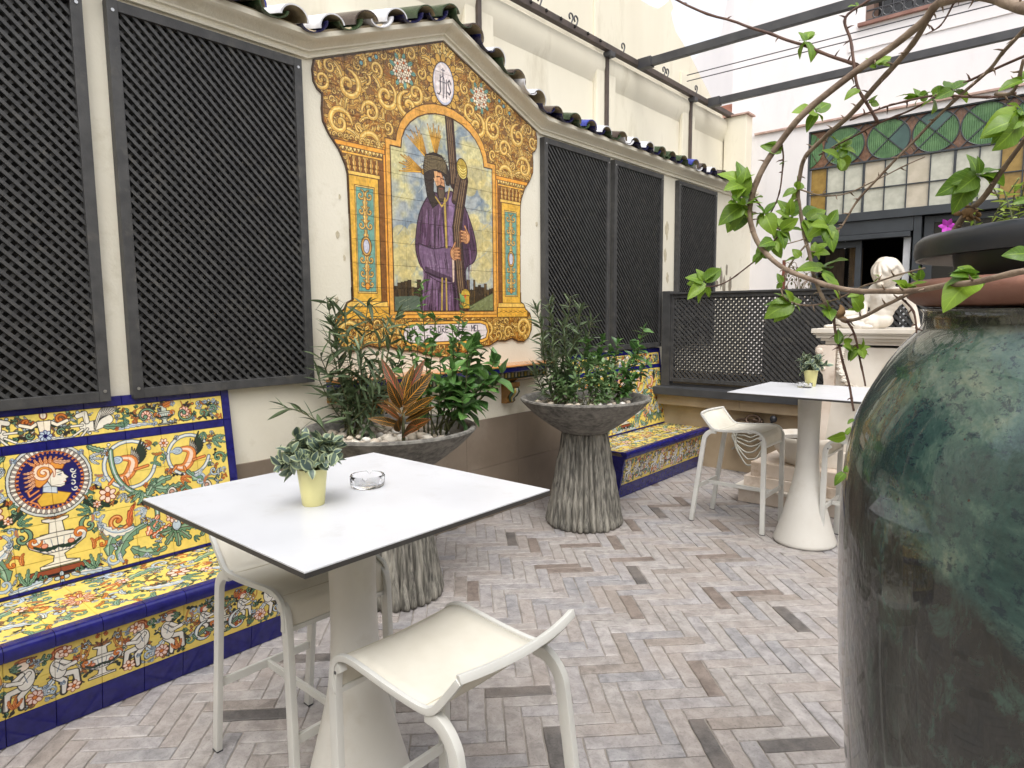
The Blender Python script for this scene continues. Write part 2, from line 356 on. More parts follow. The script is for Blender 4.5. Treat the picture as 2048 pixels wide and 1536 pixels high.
# ------------------------------------------------------------------ hand-painted tile artwork, drawn with strokes and fills
def vnoise(h, w, cell, seed=0):
    rng = np.random.RandomState(seed); gh, gw = int(h/cell)+3, int(w/cell)+3; g = rng.rand(gh, gw)
    y = np.arange(h)/cell; x = np.arange(w)/cell; yi = y.astype(int); xi = x.astype(int); fy = (y-yi)[:, None]; fx = (x-xi)[None]
    fy = fy*fy*(3-2*fy); fx = fx*fx*(3-2*fx)
    return (g[yi][:, xi]*(1-fy)*(1-fx)+g[yi+1][:, xi]*fy*(1-fx)+g[yi][:, xi+1]*(1-fy)*fx+g[yi+1][:, xi+1]*fy*fx)
class Cv:
    def __init__(s, x0, y0, x1, y1, ppm, bg):
        s.x0, s.y0, s.ppm = x0, y0, ppm; s.W = int((x1-x0)*ppm); s.H = int((y1-y0)*ppm); s.x1, s.y1 = x1, y1
        s.a = np.empty((s.H, s.W, 3), np.float32); s.a[:] = np.array(bg)/255.
    def _bb(s, x0, y0, x1, y1):
        a = max(0, int((x0-s.x0)*s.ppm)-1); b = max(0, int((y0-s.y0)*s.ppm)-1); c = min(s.W, int((x1-s.x0)*s.ppm)+2); d = min(s.H, int((y1-s.y0)*s.ppm)+2)
        if a >= c or b >= d: return None
        X = (np.arange(a, c)+.5)/s.ppm+s.x0; Y = (np.arange(b, d)+.5)/s.ppm+s.y0
        return slice(b, d), slice(a, c), X[None, :], Y[:, None]
    def _put(s, sl, m, col, al=1):
        v = s.a[sl[0], sl[1]]; col = np.array(col)/255.; m = (m*al)[..., None]; v[:] = v*(1-m)+col*m
    def poly(s, pts, col, ol=None, ow=.003, al=1):
        p = np.array(pts, float); r = s._bb(p[:, 0].min(), p[:, 1].min(), p[:, 0].max(), p[:, 1].max())
        if r is None: return
        X, Y = r[2], r[3]; ins = np.zeros((Y.shape[0], X.shape[1]), bool)
        for i in range(len(p)):
            xa, ya = p[i-1]; xb, yb = p[i]
            if ya == yb: continue
            c = (Y > min(ya, yb)) & (Y <= max(ya, yb)); ins ^= c & (X < (Y-ya)*(xb-xa)/(yb-ya)+xa)
        s._put(r, ins.astype(np.float32), col, al)
        if ol is not None: s.stroke(list(pts)+[pts[0]], ow, ol)
    def stroke(s, pts, w, col, al=1):
        p = np.array(pts, float); n = len(p); w = np.full(n, w, float) if np.isscalar(w) else np.array(w, float)
        for i in range(n-1):
            (xa, ya), (xb, yb) = p[i], p[i+1]; ra, rb = w[i]/2, w[i+1]/2; R_ = max(ra, rb)+1/s.ppm
            r = s._bb(min(xa, xb)-R_, min(ya, yb)-R_, max(xa, xb)+R_, max(ya, yb)+R_)
            if r is None: continue
            X, Y = r[2], r[3]; dx, dy = xb-xa, yb-ya; L = dx*dx+dy*dy+1e-12
            t = np.clip(((X-xa)*dx+(Y-ya)*dy)/L, 0, 1); d = np.hypot(X-xa-t*dx, Y-ya-t*dy)
            s._put(r, np.clip((ra+(rb-ra)*t-d)*s.ppm+.5, 0, 1), col, al)
    def ell(s, cx, cy, rx, ry, col, ol=None, ow=.003, rot=0, al=1):
        n = 28; pts = []
        for i in range(n):
            a = 2*PI*i/n; x, y = rx*math.cos(a), ry*math.sin(a); pts.append((cx+x*math.cos(rot)-y*math.sin(rot), cy+x*math.sin(rot)+y*math.cos(rot)))
        s.poly(pts, col, ol, ow, al)
    def grain(s, amt, seed=0):
        n = vnoise(s.H, s.W, s.ppm*.035, seed)*.6+vnoise(s.H, s.W, s.ppm*.009, seed+1)*.4
        s.a *= (1+(n[..., None]-.5)*2*amt).astype(np.float32)
    def image(s, name):
        im = bpy.data.images.new(name, s.W, s.H); px = np.ones((s.H, s.W, 4), np.float32); px[..., :3] = np.clip(s.a, 0, 1)
        im.pixels.foreach_set(px.ravel()); im.update(); im.pack(); return im
def bez(p0, p1, p2, n=10):
    return [((1-t)**2*p0[0]+2*t*(1-t)*p1[0]+t*t*p2[0], (1-t)**2*p0[1]+2*t*(1-t)*p1[1]+t*t*p2[1]) for t in [i/n for i in range(n+1)]]
def scroll(c, cx, cy, r, a0, turns, sgn, w, col, ol, hi=None, ow=.004):
    n = int(14*turns)+4; pts = []; ws = []
    for i in range(n+1):
        t = i/n; a = a0+sgn*2*PI*turns*t; rr = r*(1-t)**.9+r*.12; pts.append((cx+rr*math.cos(a), cy+rr*math.sin(a))); ws.append(w*(1-.55*t)*(min(1, t*5+.25)))
    c.stroke(pts, [v+2*ow for v in ws], ol); c.ell(cx, cy, r*.17+ow, r*.17+ow, ol); c.stroke(pts, ws, col); c.ell(cx, cy, r*.17, r*.17, col)
    if hi is not None: c.stroke([(x*.97+cx*.03, y*.97+cy*.03+w*.12) for x, y in pts[:-2]], [v*.32 for v in ws[:-2]], hi)
    return pts
def acan(c, p0, p1, w, bend, col, ol, hi=None, lobes=5, ow=.0035, vein=None):
    dx, dy = p1[0]-p0[0], p1[1]-p0[1]; L = math.hypot(dx, dy)+1e-9; nx, ny = -dy/L, dx/L
    mid = ((p0[0]+p1[0])/2+nx*bend*L, (p0[1]+p1[1])/2+ny*bend*L); cl = bez(p0, mid, p1, lobes*4); l, r = [], []
    for i, (x, y) in enumerate(cl):
        t = i/(len(cl)-1); tx, ty = cl[min(i+1, len(cl)-1)][0]-cl[max(i-1, 0)][0], cl[min(i+1, len(cl)-1)][1]-cl[max(i-1, 0)][1]; q = math.hypot(tx, ty)+1e-9
        ph = (t*lobes) % 1; h = w*math.sin(PI*min(1, t*.85+.1))**.6*(.45+.55*ph)*(1-t*.25)
        l.append((x-ty/q*h, y+tx/q*h)); r.append((x+ty/q*h, y-tx/q*h))
    P = l+r[::-1]; c.poly(P, ol); c.stroke(P+[P[0]], ow*1.6, ol); c.poly(P, col)
    if hi is not None: c.poly([(a[0]*.6+b[0]*.4, a[1]*.6+b[1]*.4) for a, b in zip(l, cl)]+cl[::-1], hi)
    c.stroke(cl, ow*.7, vein or ol)
def rosette(c, x, y, r, n, petal, ol, core, a0=0):
    for k in range(n):
        a = a0+2*PI*k/n; c.ell(x+math.cos(a)*r*.6, y+math.sin(a)*r*.6, r*.42, r*.3, petal, ol, r*.09, a)
    c.ell(x, y, r*.28, r*.28, core, ol, r*.1)
def inpoly(p, x, y):
    ins = False
    for i in range(len(p)):
        xa, ya = p[i-1]; xb, yb = p[i]
        if (ya > y) != (yb > y) and x < (y-ya)*(xb-xa)/(yb-ya)+xa: ins = not ins
    return ins
def pack(test, box, radii, tries, rng, taken=None):
    out = []; taken = list(taken or [])
    for r in radii:
        for _ in range(tries):
            x = rng.uniform(box[0], box[2]); y = rng.uniform(box[1], box[3])
            if not all(test(x+r*.8*a, y+r*.8*b) for a, b in ((0, 0), (1, 0), (-1, 0), (0, 1), (0, -1))): continue
            if any(math.hypot(x-a, y-b) < (r+q)*.86 for a, b, q in taken): continue
            taken.append((x, y, r)); out.append((x, y, r))
    return out
GL = {'J': [[(0, 0), (.25, -.08), (.4, .15), (.4, 1)], [(.2, 1), (.6, 1)]], 'H': [[(0, 0), (0, 1)], [(.55, 0), (.55, 1)], [(0, .5), (.55, .5)]], 'S': [[(.5, .88), (.25, 1), (.02, .78), (.25, .5), (.5, .25), (.25, 0), (0, .14)]],
      'D': [[(0, 0), (0, 1), (.35, .95), (.5, .5), (.35, .05), (0, 0)]], 'R': [[(0, 0), (0, 1), (.4, .95), (.42, .6), (0, .5), (.5, 0)]], 'E': [[(.45, 0), (0, 0), (0, 1), (.45, 1)], [(0, .5), (.35, .5)]],
      'M': [[(0, 0), (0, 1), (.3, .4), (.6, 1), (.6, 0)]], 'L': [[(0, 1), (0, 0), (.45, 0)]], 'P': [[(0, 0), (0, 1), (.4, .95), (.42, .55), (0, .5)]], 'A': [[(0, 0), (.28, 1), (.55, 0)], [(.1, .35), (.45, .35)]],
      'T': [[(.28, 0), (.28, 1)], [(0, 1), (.56, 1)]], 'O': [[(.25, 0), (0, .5), (.25, 1), (.5, .5), (.25, 0)]], 'N': [[(0, 0), (0, 1), (.5, 0), (.5, 1)]], '2': [[(0, .8), (.25, 1), (.48, .75), (0, 0), (.55, 0)]], '.': [[(.1, 0), (.12, .05)]], ' ': []}
def text(c, s_, x, y, h, w, col, adv=.75, sw=.006):
    for ch in s_:
        for st in GL.get(ch, []): c.stroke([(x+a*w, y+b*h) for a, b in st], sw, col)
        x += w*adv
    return x
GO, GH, GB, GD, GM = (212, 166, 78), (238, 208, 128), (128, 92, 48), (70, 46, 26), (182, 134, 60)
TQ = (112, 160, 146)
MC = 3.412       # vertical axis of the mural (metres along the wall)
MUR_L = [(2.345, 3.19), (2.33, 3.13), (2.335, 3.06), (2.36, 3.02), (2.395, 3.0), (2.385, 2.92), (2.39, 2.84), (2.43, 2.77), (2.50, 2.69), (2.545, 2.6), (2.558, 2.55), (2.565, 1.76), (2.52, 1.74), (2.50, 1.70), (2.44, 1.665), (2.415, 1.60), (2.42, 1.52), (2.46, 1.45), (2.53, 1.415),
         (2.60, 1.42), (2.68, 1.45), (2.76, 1.43), (2.86, 1.435), (2.95, 1.40), (3.08, 1.395), (3.2, 1.36), (3.30, 1.345)]
MUR = [(MC, 3.605)]+MUR_L+[(MC, 1.33)]+[(2*MC-x, y) for x, y in MUR_L[::-1]]
def arch(ins=0.):
    L = [(2.907-ins, 1.68-ins), (2.907-ins, 2.79+ins), (3.0-ins, 2.79+ins)]; n = 14
    A = [(MC-(MC-3.0+ins)*math.cos(PI*i/n), 2.79+ins*.6+(.30+ins)*math.sin(PI*i/n)) for i in range(1, n)]
    return L+A+[(2*MC-x, y) for x, y in L[::-1]]
def paint_mural():
    c = Cv(2.30, 1.30, 4.53, 3.64, 430, GB); rng = random.Random(3); c.grain(.2, 1)
    win = arch(.05)
    def frame(x, y):
        if not inpoly(MUR, x, y) or inpoly(win, x, y): return False
        if y > 2.60: return not (2.78 < x < 2.95 and y < 2.75)
        return y < 1.63
    circ = [(MC, 3.33, .17), (MC-.38, 3.30, .1)]
    for k in range(1500):
        x = rng.uniform(2.32, MC); y = rng.choice((rng.uniform(2.7, 3.6), rng.uniform(2.7, 3.6), rng.uniform(1.34, 1.63)))
        if not frame(x, y): continue
        a = rng.uniform(0, 2*PI); L = rng.uniform(.04, .1); col, hi_ = rng.choice(((GM, GO), ((150, 96, 34), GM), (GO, GH), ((170, 112, 40), GO))); bd = rng.uniform(-.5, .5)
        for mir in (0, 1):
            X = 2*MC-x if mir else x; A = PI-a if mir else a
            acan(c, (X, y), (X+math.cos(A)*L, y+math.sin(A)*L), L*.34, -bd if mir else bd, col, GD, hi_, 4, .0018)
    items = pack(lambda x, y: frame(x, y) and x < MC-.02, (2.3, 1.3, MC, 3.62), (.115, .09, .07, .055, .042, .03, .022), 420, rng, circ)
    for x, y, r in sorted(items, key=lambda q: q[2]):
        a0 = rng.uniform(0, 2*PI); sg = rng.choice((-1, 1)); lf = rng.random()
        for mir in (0, 1):
            X = 2*MC-x if mir else x; A = PI-a0 if mir else a0; S = -sg if mir else sg
            for k in range(3 if r > .04 else 1):
                b = A+S*(2.2*k+lf); acan(c, (X+math.cos(b)*r*.35, y+math.sin(b)*r*.35), (X+math.cos(b+S*.7)*r*1.35, y+math.sin(b+S*.7)*r*1.35), r*.3, S*.3, GO, GD, GH, 4, .0035)
            if r > .035:
                for k in range(7):
                    b = A+S*(.5+k*.62); rr = r*(.98-.07*k); acan(c, (X+math.cos(b)*rr*.72, y+math.sin(b)*rr*.72), (X+math.cos(b+S*.55)*rr*1.32, y+math.sin(b+S*.55)*rr*1.32), r*.17, S*.35, GO, GD, GH, 3, .0026)
            scroll(c, X, y, r*.74, A, 1.35 if r > .05 else .9, S, r*.36, GO, GD, GH, .003)
    for mir in (-1, 1):     # flower bouquets and long acanthus sweeps
        X = MC+mir*.38; 
        for k in range(9): a = 2*PI*k/9; acan(c, (X, 3.30), (X+math.cos(a)*.115, 3.30+math.sin(a)*.115), .03, .1, TQ, (54, 84, 76), None, 3, .003)
        for k in range(6): a = 2*PI*k/6+.3; rosette(c, X+math.cos(a)*.055, 3.30+math.sin(a)*.055, .034, 6, (240, 226, 200), (120, 84, 60), (206, 110, 60))
        rosette(c, X, 3.30, .036, 6, (244, 232, 208), (120, 84, 60), (206, 110, 60))
        for (x, y) in ((.55, 3.3), (.62, 3.26), (.5, 3.33)): c.ell(MC+mir*(x+.1), y, .015, .015, (120, 170, 176), GD, .004)
        acan(c, (MC+mir*.05, 3.12), (MC+mir*.42, 3.02), .055, -mir*.28, GO, GD, GH, 6, .004)
        scroll(c, MC+mir*.34, 3.08, .085, PI/2, 1.3, -mir, .045, GO, GD, GH)
        acan(c, (MC+mir*.03, 3.47), (MC+mir*.12, 3.57), .04, mir*.2, GH, GD, GO, 4, .004)
        acan(c, (MC+mir*.1, 3.42), (MC+mir*.21, 3.44), .035, mir*.3, GO, GD, GH, 4, .004)
    acan(c, (MC, 3.46), (MC, 3.60), .05, 0, GH, GD, GO, 5, .004)
    # cartouche with the monogram
    c.ell(MC, 3.31, .14, .185, GO, GD, .008); 
    for k in range(16): a = 2*PI*k/16; c.ell(MC+math.cos(a)*.135, 3.31+math.sin(a)*.18, .03, .024, GO, GD, .004, a)
    c.ell(MC, 3.31, .105, .15, (196, 198, 214), GD, .007); c.ell(MC, 3.315, .093, .136, (234, 222, 220))
    for st, w in (([(-.065, .24), (-.05, .235), (-.035, .26), (-.035, .38)], .009), ([(-.005, .22), (-.005, .40)], .009), ([(.03, .22), (.03, .36)], .009), ([(-.05, .335), (.03, .335)], .005), ([(-.035, .36), (-.005, .385), (.01, .35), (.01, .25)], .005),
                  ([(.078, .34), (.062, .365), (.045, .345), (.06, .31), (.075, .28), (.06, .255), (.043, .27)], .010), ([(-.005, .40), (-.005, .44)], .006), ([(-.022, .425), (.012, .425)], .006)):
        c.stroke([(MC+x*.92, 3.31+(y-.325)*.92) for x, y in st], w, (70, 66, 76))
    # pilasters, capitals, bases
    for mir in (0, 1):
        def X(x): return 2*MC-x if mir else x
        def R(x0, x1, y0, y1, col, ol=None, ow=.004): c.poly([(X(x0), y0), (X(x1), y0), (X(x1), y1), (X(x0), y1)], col, ol, ow)
        R(2.555, 2.91, 1.66, 2.66, (128, 82, 36)); R(2.845, 2.91, 1.66, 2.80, (232, 158, 58), GD, .004); R(2.866, 2.872, 1.66, 2.8, GM); R(2.893, 2.897, 1.66, 2.8, GM)
        R(2.56, 2.80, 1.74, 2.55, (226, 176, 70), GD, .007); R(2.61, 2.765, 1.80, 2.49, (240, 208, 124), GD, .004); R(2.618, 2.757, 1.81, 2.48, TQ, GD, .003)
        cx = 2.6875
        for (yy, rr) in ((2.43, .032), (2.33, .024), (2.24, .03), (2.02, .03), (1.93, .03), (1.86, .024)):
            for q in (-1, 1): scroll(c, X(cx+q*.033), yy, rr, PI/2, 1.1, q*(-1 if mir else 1), .013, (206, 158, 84), GD, GH, .0025)
        for yy in (2.38, 2.29, 2.17, 1.97, 1.9): acan(c, (X(cx), yy-.04), (X(cx), yy+.045), .028, 0, (206, 158, 84), GD, GH, 3, .0025)
        c.ell(X(cx), 2.105, .042, .062, (206, 158, 84), GD, .005); c.ell(X(cx), 2.105, .024, .045, (206, 206, 220), (70, 70, 90), .004); c.ell(X(cx), 1.845, .02, .022, (224, 150, 60), GD, .004)
        R(2.545, 2.815, 2.55, 2.575, (240, 196, 98), GD, .004)
        for k in range(6): acan(c, (X(2.575+k*.043), 2.575), (X(2.56+k*.047), 2.675), .022, 0, (206, 150, 70), GD, GH, 3, .003)
        R(2.52, 2.84, 2.675, 2.69, (234, 176, 76), GD, .003)
        for k in range(11): c.poly([(X(2.515+k*.03), 2.72), (X(2.545+k*.03), 2.72), (X(2.53+k*.03), 2.692)], GH, GD, .003)
        R(2.47, 2.86, 2.72, 2.75, (232, 160, 60), GD, .004)
        for k in range(10): scroll(c, X(2.47+k*.042), 2.775, .02, 0, .8, 1, .011, GO, GD, GH, .002)
        R(2.52, 2.85, 1.71, 1.745, (240, 196, 98), GD, .004); R(2.48, 2.86, 1.63, 1.71, (226, 172, 66), GD, .005)
        for k in range(6): R(2.50+k*.06, 2.53+k*.06, 1.672, 1.676, GD); R(2.53+k*.06, 2.56+k*.06, 1.664, 1.668, GD)
    # window border and the painted scene
    c.poly(arch(.042), (222, 162, 74), GD, .006); w0 = arch(0); c.poly(w0, (176, 186, 186), GD, .008)
    mask = Cv(c.x0, c.y0, c.x1, c.y1, c.ppm, (0, 0, 0)); mask.poly(w0, (255, 255, 255)); mk = mask.a[..., 0] > .5
    sc = Cv(c.x0, c.y0, c.x1, c.y1, c.ppm, (164, 170, 170))
    n1 = vnoise(sc.H, sc.W, 75, 4)*.6+vnoise(sc.H, sc.W, 28, 5)*.4; n2 = vnoise(sc.H, sc.W, 46, 8)*.6+vnoise(sc.H, sc.W, 14, 9)*.4
    f = np.clip((n1-.42)*4, 0, 1)[..., None]; sc.a[:] = sc.a*(1-f)+np.array((206, 198, 146))/255.*f
    f = np.clip((n2-.55)*4, 0, 1)[..., None]*.8; sc.a[:] = sc.a*(1-f)+np.array((122, 138, 152))/255.*f
    for (x, y, r) in ((3.72, 2.72, .13), (3.84, 2.62, .09), (3.66, 2.62, .08), (3.76, 2.25, .13), (3.86, 2.12, .12), (3.78, 2.0, .12), (3.7, 2.36, .07), (2.98, 2.2, .08), (3.05, 2.12, .1), (3.0, 2.02, .12), (3.1, 2.24, .06), (3.86, 2.3, .07), (3.02, 1.9, .08)):
        sc.ell(x, y, r, r*.9, (208, 190, 124), al=.55); sc.ell(x+r*.15, y-r*.2, r*.7, r*.6, (188, 174, 116), al=.45)
    for k in range(40):
        x = rng.uniform(2.9, 3.9); y = rng.uniform(1.95, 3.05); L = rng.uniform(.05, .2); sc.stroke(bez((x, y), (x+L/2, y+.03), (x+L, y+.08)), .006, rng.choice(((112, 134, 158), (200, 202, 190), (222, 214, 160), (138, 156, 172))), .5)
    # skyline
    for mir, xs in ((0, (2.9, 3.3)), (1, (3.58, 3.95))):
        x = xs[0]
        while x < xs[1]:
            w = rng.uniform(.018, .04); h = rng.uniform(1.84, 1.90)+(.05 if rng.random() < .2 else 0); sc.poly([(x, 1.7), (x+w, 1.7), (x+w, h), (x, h)], rng.choice(((74, 58, 34), (92, 72, 40), (60, 46, 28))), (40, 30, 18), .003); x += w
        for k in range(24): x = rng.uniform(*xs); y = rng.uniform(1.76, 1.85); sc.stroke([(x, y), (x, y+.018)], .006, (34, 26, 16))
    sc.poly([(2.9, 1.66), (3.4, 1.66), (3.3, 1.75), (3.1, 1.79), (2.9, 1.78)], (86, 100, 84)); sc.poly([(3.5, 1.66), (3.95, 1.66), (3.95, 1.84), (3.75, 1.76)], (122, 128, 84), (60, 64, 40), .005)
    for k in range(30): x = rng.uniform(2.9, 3.9); y = rng.uniform(1.68, 1.76); sc.stroke([(x, y), (x+.05, y+.02)], .004, rng.choice(((150, 156, 120), (60, 76, 60))), .8)
    WD, WH = (62, 42, 36), (150, 122, 84)      # wooden beam
    def beam(pts, w):
        sc.stroke(pts, w+.012, (34, 22, 18)); sc.stroke(pts, w, WD)
        for q in (-.3, -.05, .2): sc.stroke([(x+q*w, y) for x, y in pts], w*.12, WH, .8)
    beam([(3.46, 3.1), (3.50, 2.62)], .075)
    PU, PL, PD = (90, 64, 86), (136, 108, 138), (46, 28, 42)
    robe = [tuple(p)[:2] for p in []] or [(3.30, 2.53), (3.24, 2.50), (3.15, 2.36), (3.11, 2.15), (3.14, 2.02), (3.19, 1.94), (3.17, 1.66), (3.62, 1.66), (3.60, 1.98), (3.70, 2.06), (3.73, 2.16), (3.68, 2.33), (3.58, 2.50), (3.47, 2.56), (3.38, 2.53)]
    rb_ = catmull([(x, y, 0) for x, y in robe+[robe[0]]], 4); robe = [(p.x, p.y) for p in rb_]
    sc.poly(robe, PU, PD, .009)
    for k in range(26):
        x = rng.uniform(3.16, 3.66); y0 = rng.uniform(2.2, 2.5); dx = (x-3.4)*.3
        p = bez((x, y0), (x+dx*.5, y0-.25), (x+dx*.4+rng.uniform(-.02, .02), 1.68), 14); p = [q for q in p if inpoly(robe, *q)]
        if len(p) > 3: sc.stroke(p, [.006+.016*math.sin(PI*i/(len(p)-1)) for i in range(len(p))], rng.choice((PD, (66, 44, 64), PL, (112, 84, 114))), .55)
    sc.poly([(3.60, 2.44), (3.68, 2.30), (3.72, 2.16), (3.66, 2.06), (3.60, 2.0), (3.60, 2.2)], (74, 46, 70)); sc.poly([(3.14, 2.3), (3.11, 2.13), (3.15, 2.0), (3.2, 1.95), (3.24, 2.1), (3.26, 2.3)], (82, 52, 78))
    for k in range(190):
        x = rng.uniform(3.12, 3.70); y = rng.uniform(1.7, 2.45); L = rng.uniform(.08, .26); dx = (x-3.4)*.22+rng.uniform(-.02, .02)
        if inpoly(robe, x, y) and inpoly(robe, x+dx*.6, y-L*.6): sc.stroke(bez((x, y), (x+dx*.3, y-L*.4), (x+dx*.6, y-L), 5), [.004, .009, .012, .009, .006, .003], rng.choice((PD, PD, PL, (126, 92, 128))), .85)
    sc.poly([(3.44, 2.5), (3.5, 2.56), (3.5, 2.3), (3.47, 2.1), (3.43, 2.15)], (150, 122, 160), al=.8)
    slv = [(p.x, p.y) for p in catmull([(3.14, 2.16, 0), (3.28, 2.13, 0), (3.42, 2.155, 0), (3.465, 2.14, 0), (3.475, 2.02, 0), (3.47, 1.90, 0), (3.38, 1.885, 0), (3.26, 1.92, 0), (3.18, 1.98, 0), (3.14, 2.08, 0), (3.14, 2.16, 0)], 4)]; sc.poly(slv, (112, 86, 114), PD, .006)
    for k in range(24): x = rng.uniform(3.17, 3.44); sc.stroke(bez((x, rng.uniform(2.04, 2.13)), (x+.03, 2.0), (x+rng.uniform(0, .06), rng.uniform(1.9, 1.96)), 6), [.004, .009, .012, .012, .009, .006, .003], rng.choice((PD, PL, (90, 66, 92), (150, 126, 152))), .5)
    sc.poly([(3.19, 1.975), (3.3, 1.93), (3.46, 1.90), (3.46, 1.93), (3.3, 1.97), (3.2, 2.0)], PD, al=.6); sc.poly([(3.46, 2.14), (3.49, 2.06), (3.485, 1.90), (3.465, 1.89)], (206, 180, 160), PD, .004)
    sc.stroke([(3.2, 1.96), (3.3, 1.93), (3.45, 1.90)], .014, PD)
    sc.stroke([(3.40, 2.5), (3.41, 2.15)], .02, (186, 158, 74)); sc.stroke([(3.36, 1.92), (3.35, 1.68)], .015, (186, 158, 74)); sc.stroke([(3.40, 1.92), (3.40, 1.68)], .015, (186, 158, 74))
    beam([(3.60, 2.66), (3.52, 2.3), (3.55, 1.9), (3.58, 1.70)], .085)
    beam([(3.56, 2.72), (3.50, 2.50)], .05)
    sc.ell(3.585, 2.74, .055, .075, (176, 150, 62), (60, 46, 20), .007, .2)
    for k in range(4): sc.stroke(bez((3.55, 2.76-k*.02), (3.59, 2.71-k*.02), (3.625, 2.75-k*.02)), .006, (240, 220, 130))
    sc.ell(3.60, 1.80, .05, .05, (200, 166, 62), (70, 50, 20), .006); sc.poly([(3.555, 1.70), (3.645, 1.70), (3.64, 1.80), (3.56, 1.80)], (190, 152, 56), (70, 50, 20), .005); sc.stroke([(3.58, 1.76), (3.60, 1.80)], .014, (190, 60, 40))
    SK, SKD = (206, 150, 102), (116, 70, 42)
    def hand(x, y, s):
        sc.ell(x, y, .042, .05, SK, SKD, .005)
        for k in range(4): sc.stroke([(x, y+.035-k*.022), (x+s*.05, y+.04-k*.024), (x+s*.062, y+.028-k*.024)], .018, SKD); sc.stroke([(x, y+.035-k*.022), (x+s*.05, y+.04-k*.024)], .011, SK)
        sc.stroke([(x-s*.02, y+.03), (x+s*.01, y+.08)], .017, SKD); sc.stroke([(x-s*.02, y+.03), (x+s*.01, y+.08)], .01, SK)
    hand(3.49, 2.11, 1); hand(3.615, 2.24, -1)
    # radiating tufts, hair, bowed bearded head
    for (x, y, a) in ((3.20, 2.66, PI*.93), (3.235, 2.76, PI*.70), (3.32, 2.79, PI*.5)):
        for k in range(9):
            b = a+(k-4)*.085; L = .16+.03*((k*7) % 3); sc.stroke([(x, y), (x+math.cos(b)*L, y+math.sin(b)*L)], [.016, .008], (120, 80, 26)); sc.stroke([(x, y), (x+math.cos(b)*L*.97, y+math.sin(b)*L*.97)], [.010, .004], (232, 176, 66))
        sc.ell(x, y, .02, .02, (170, 126, 46), (80, 54, 22), .004)
    HR = (52, 40, 32)
    sc.poly([(3.20, 2.70), (3.22, 2.78), (3.30, 2.81), (3.38, 2.80), (3.43, 2.74), (3.46, 2.66), (3.45, 2.60), (3.42, 2.60), (3.40, 2.66), (3.30, 2.66), (3.29, 2.54), (3.34, 2.46), (3.28, 2.42), (3.23, 2.50), (3.21, 2.60)], HR, (24, 16, 12), .006)
    for k in range(10): sc.stroke(bez((3.21, 2.66+k*.012), (3.31, 2.73+k*.008), (3.42, 2.68+k*.010)), .005, (150, 134, 92), .8)
    for k in range(22): a = rng.uniform(0, 2*PI); sc.stroke([(3.32+math.cos(a)*.11, 2.715+math.sin(a)*.08), (3.32+math.cos(a)*.135, 2.715+math.sin(a)*.1)], .003, (40, 30, 22))
    sc.poly([(3.30, 2.68), (3.37, 2.68), (3.40, 2.63), (3.405, 2.57), (3.37, 2.545), (3.33, 2.56), (3.305, 2.62)], (206, 150, 106), (70, 40, 26), .004); sc.poly([(3.30, 2.68), (3.335, 2.685), (3.33, 2.64), (3.31, 2.62)], (224, 172, 120))
    sc.stroke([(3.325, 2.645), (3.355, 2.65)], .007, (40, 24, 18)); sc.stroke([(3.372, 2.64), (3.395, 2.635)], .006, (40, 24, 18)); sc.stroke([(3.362, 2.645), (3.372, 2.605), (3.36, 2.597)], .006, (110, 64, 40)); sc.stroke([(3.30, 2.63), (3.33, 2.58)], .008, (232, 186, 140))
    sc.poly([(3.325, 2.575), (3.36, 2.59), (3.40, 2.58), (3.405, 2.53), (3.385, 2.48), (3.355, 2.47), (3.33, 2.52)], (66, 52, 42), (28, 20, 16), .005); sc.stroke([(3.35, 2.567), (3.385, 2.567)], .007, (150, 84, 66))
    for k in range(8): sc.stroke([(3.34+k*.008, 2.56), (3.35+k*.006, 2.50)], .003, (130, 110, 84))
    sc.stroke([(3.31, 2.50), (3.37, 2.44), (3.43, 2.50), (3.45, 2.58)], .012, (190, 160, 76))
    c.a[mk] = sc.a[mk]; c.stroke(w0+[w0[0]], .008, GD)
    g1 = vnoise(c.H, c.W, 5, 77)[..., None]*.5+vnoise(c.H, c.W, 11, 78)[..., None]*.5; c.a *= (.86+.28*g1).astype(np.float32)
    # lower plaque
    c.poly([(2.86, 1.63), (3.96, 1.63), (3.96, 1.655), (2.86, 1.655)], (236, 170, 70), GD, .004)
    pl = [(3.06, 1.585), (3.0, 1.57), (2.98, 1.52), (3.0, 1.47), (3.06, 1.455), (3.76, 1.455), (3.82, 1.47), (3.84, 1.52), (3.82, 1.57), (3.76, 1.585)]
    c.poly([(MC+(x-MC)*1.06, 1.52+(y-1.52)*1.35) for x, y in pl], (232, 176, 78), GD, .006); c.poly(pl, (222, 214, 214), GD, .006)
    text(c, 'N', 3.06, 1.525, .045, .045, (60, 56, 70)); text(c, 'TRO', 3.115, 1.545, .025, .03, (90, 84, 110), sw=.004); text(c, 'PA', 3.23, 1.52, .05, .05, (60, 56, 70)); text(c, 'DRE', 3.31, 1.52, .05, .05, (50, 48, 60)); text(c, 'DEL', 3.49, 1.52, .045, .045, (60, 56, 70))
    text(c, 'MEL', 3.66, 1.525, .045, .045, (60, 56, 70)); text(c, '2', 3.70, 1.466, .04, .045, (50, 48, 60)); text(c, 'N.A', 3.13, 1.466, .035, .04, (70, 66, 90), sw=.004)
    o = MUR; c.stroke(o+[o[0]], .02, GD); c.grain(.07, 20); return c.image('mural paint')
YE, YD = (238, 214, 108), (224, 186, 76)
OR, ORD, GN, GND, BG, BGD, WT, NV = (206, 118, 48), (128, 56, 26), (108, 146, 116), (28, 52, 40), (186, 202, 214), (92, 108, 130), (236, 230, 214), (26, 24, 88)
INK = (40, 38, 34)
def yellow(c, seed):
    n = vnoise(c.H, c.W, c.ppm*.08, seed)[..., None]; c.a[:] = np.array(YE)/255.*(1-n*.45)+np.array(YD)/255.*n*.45
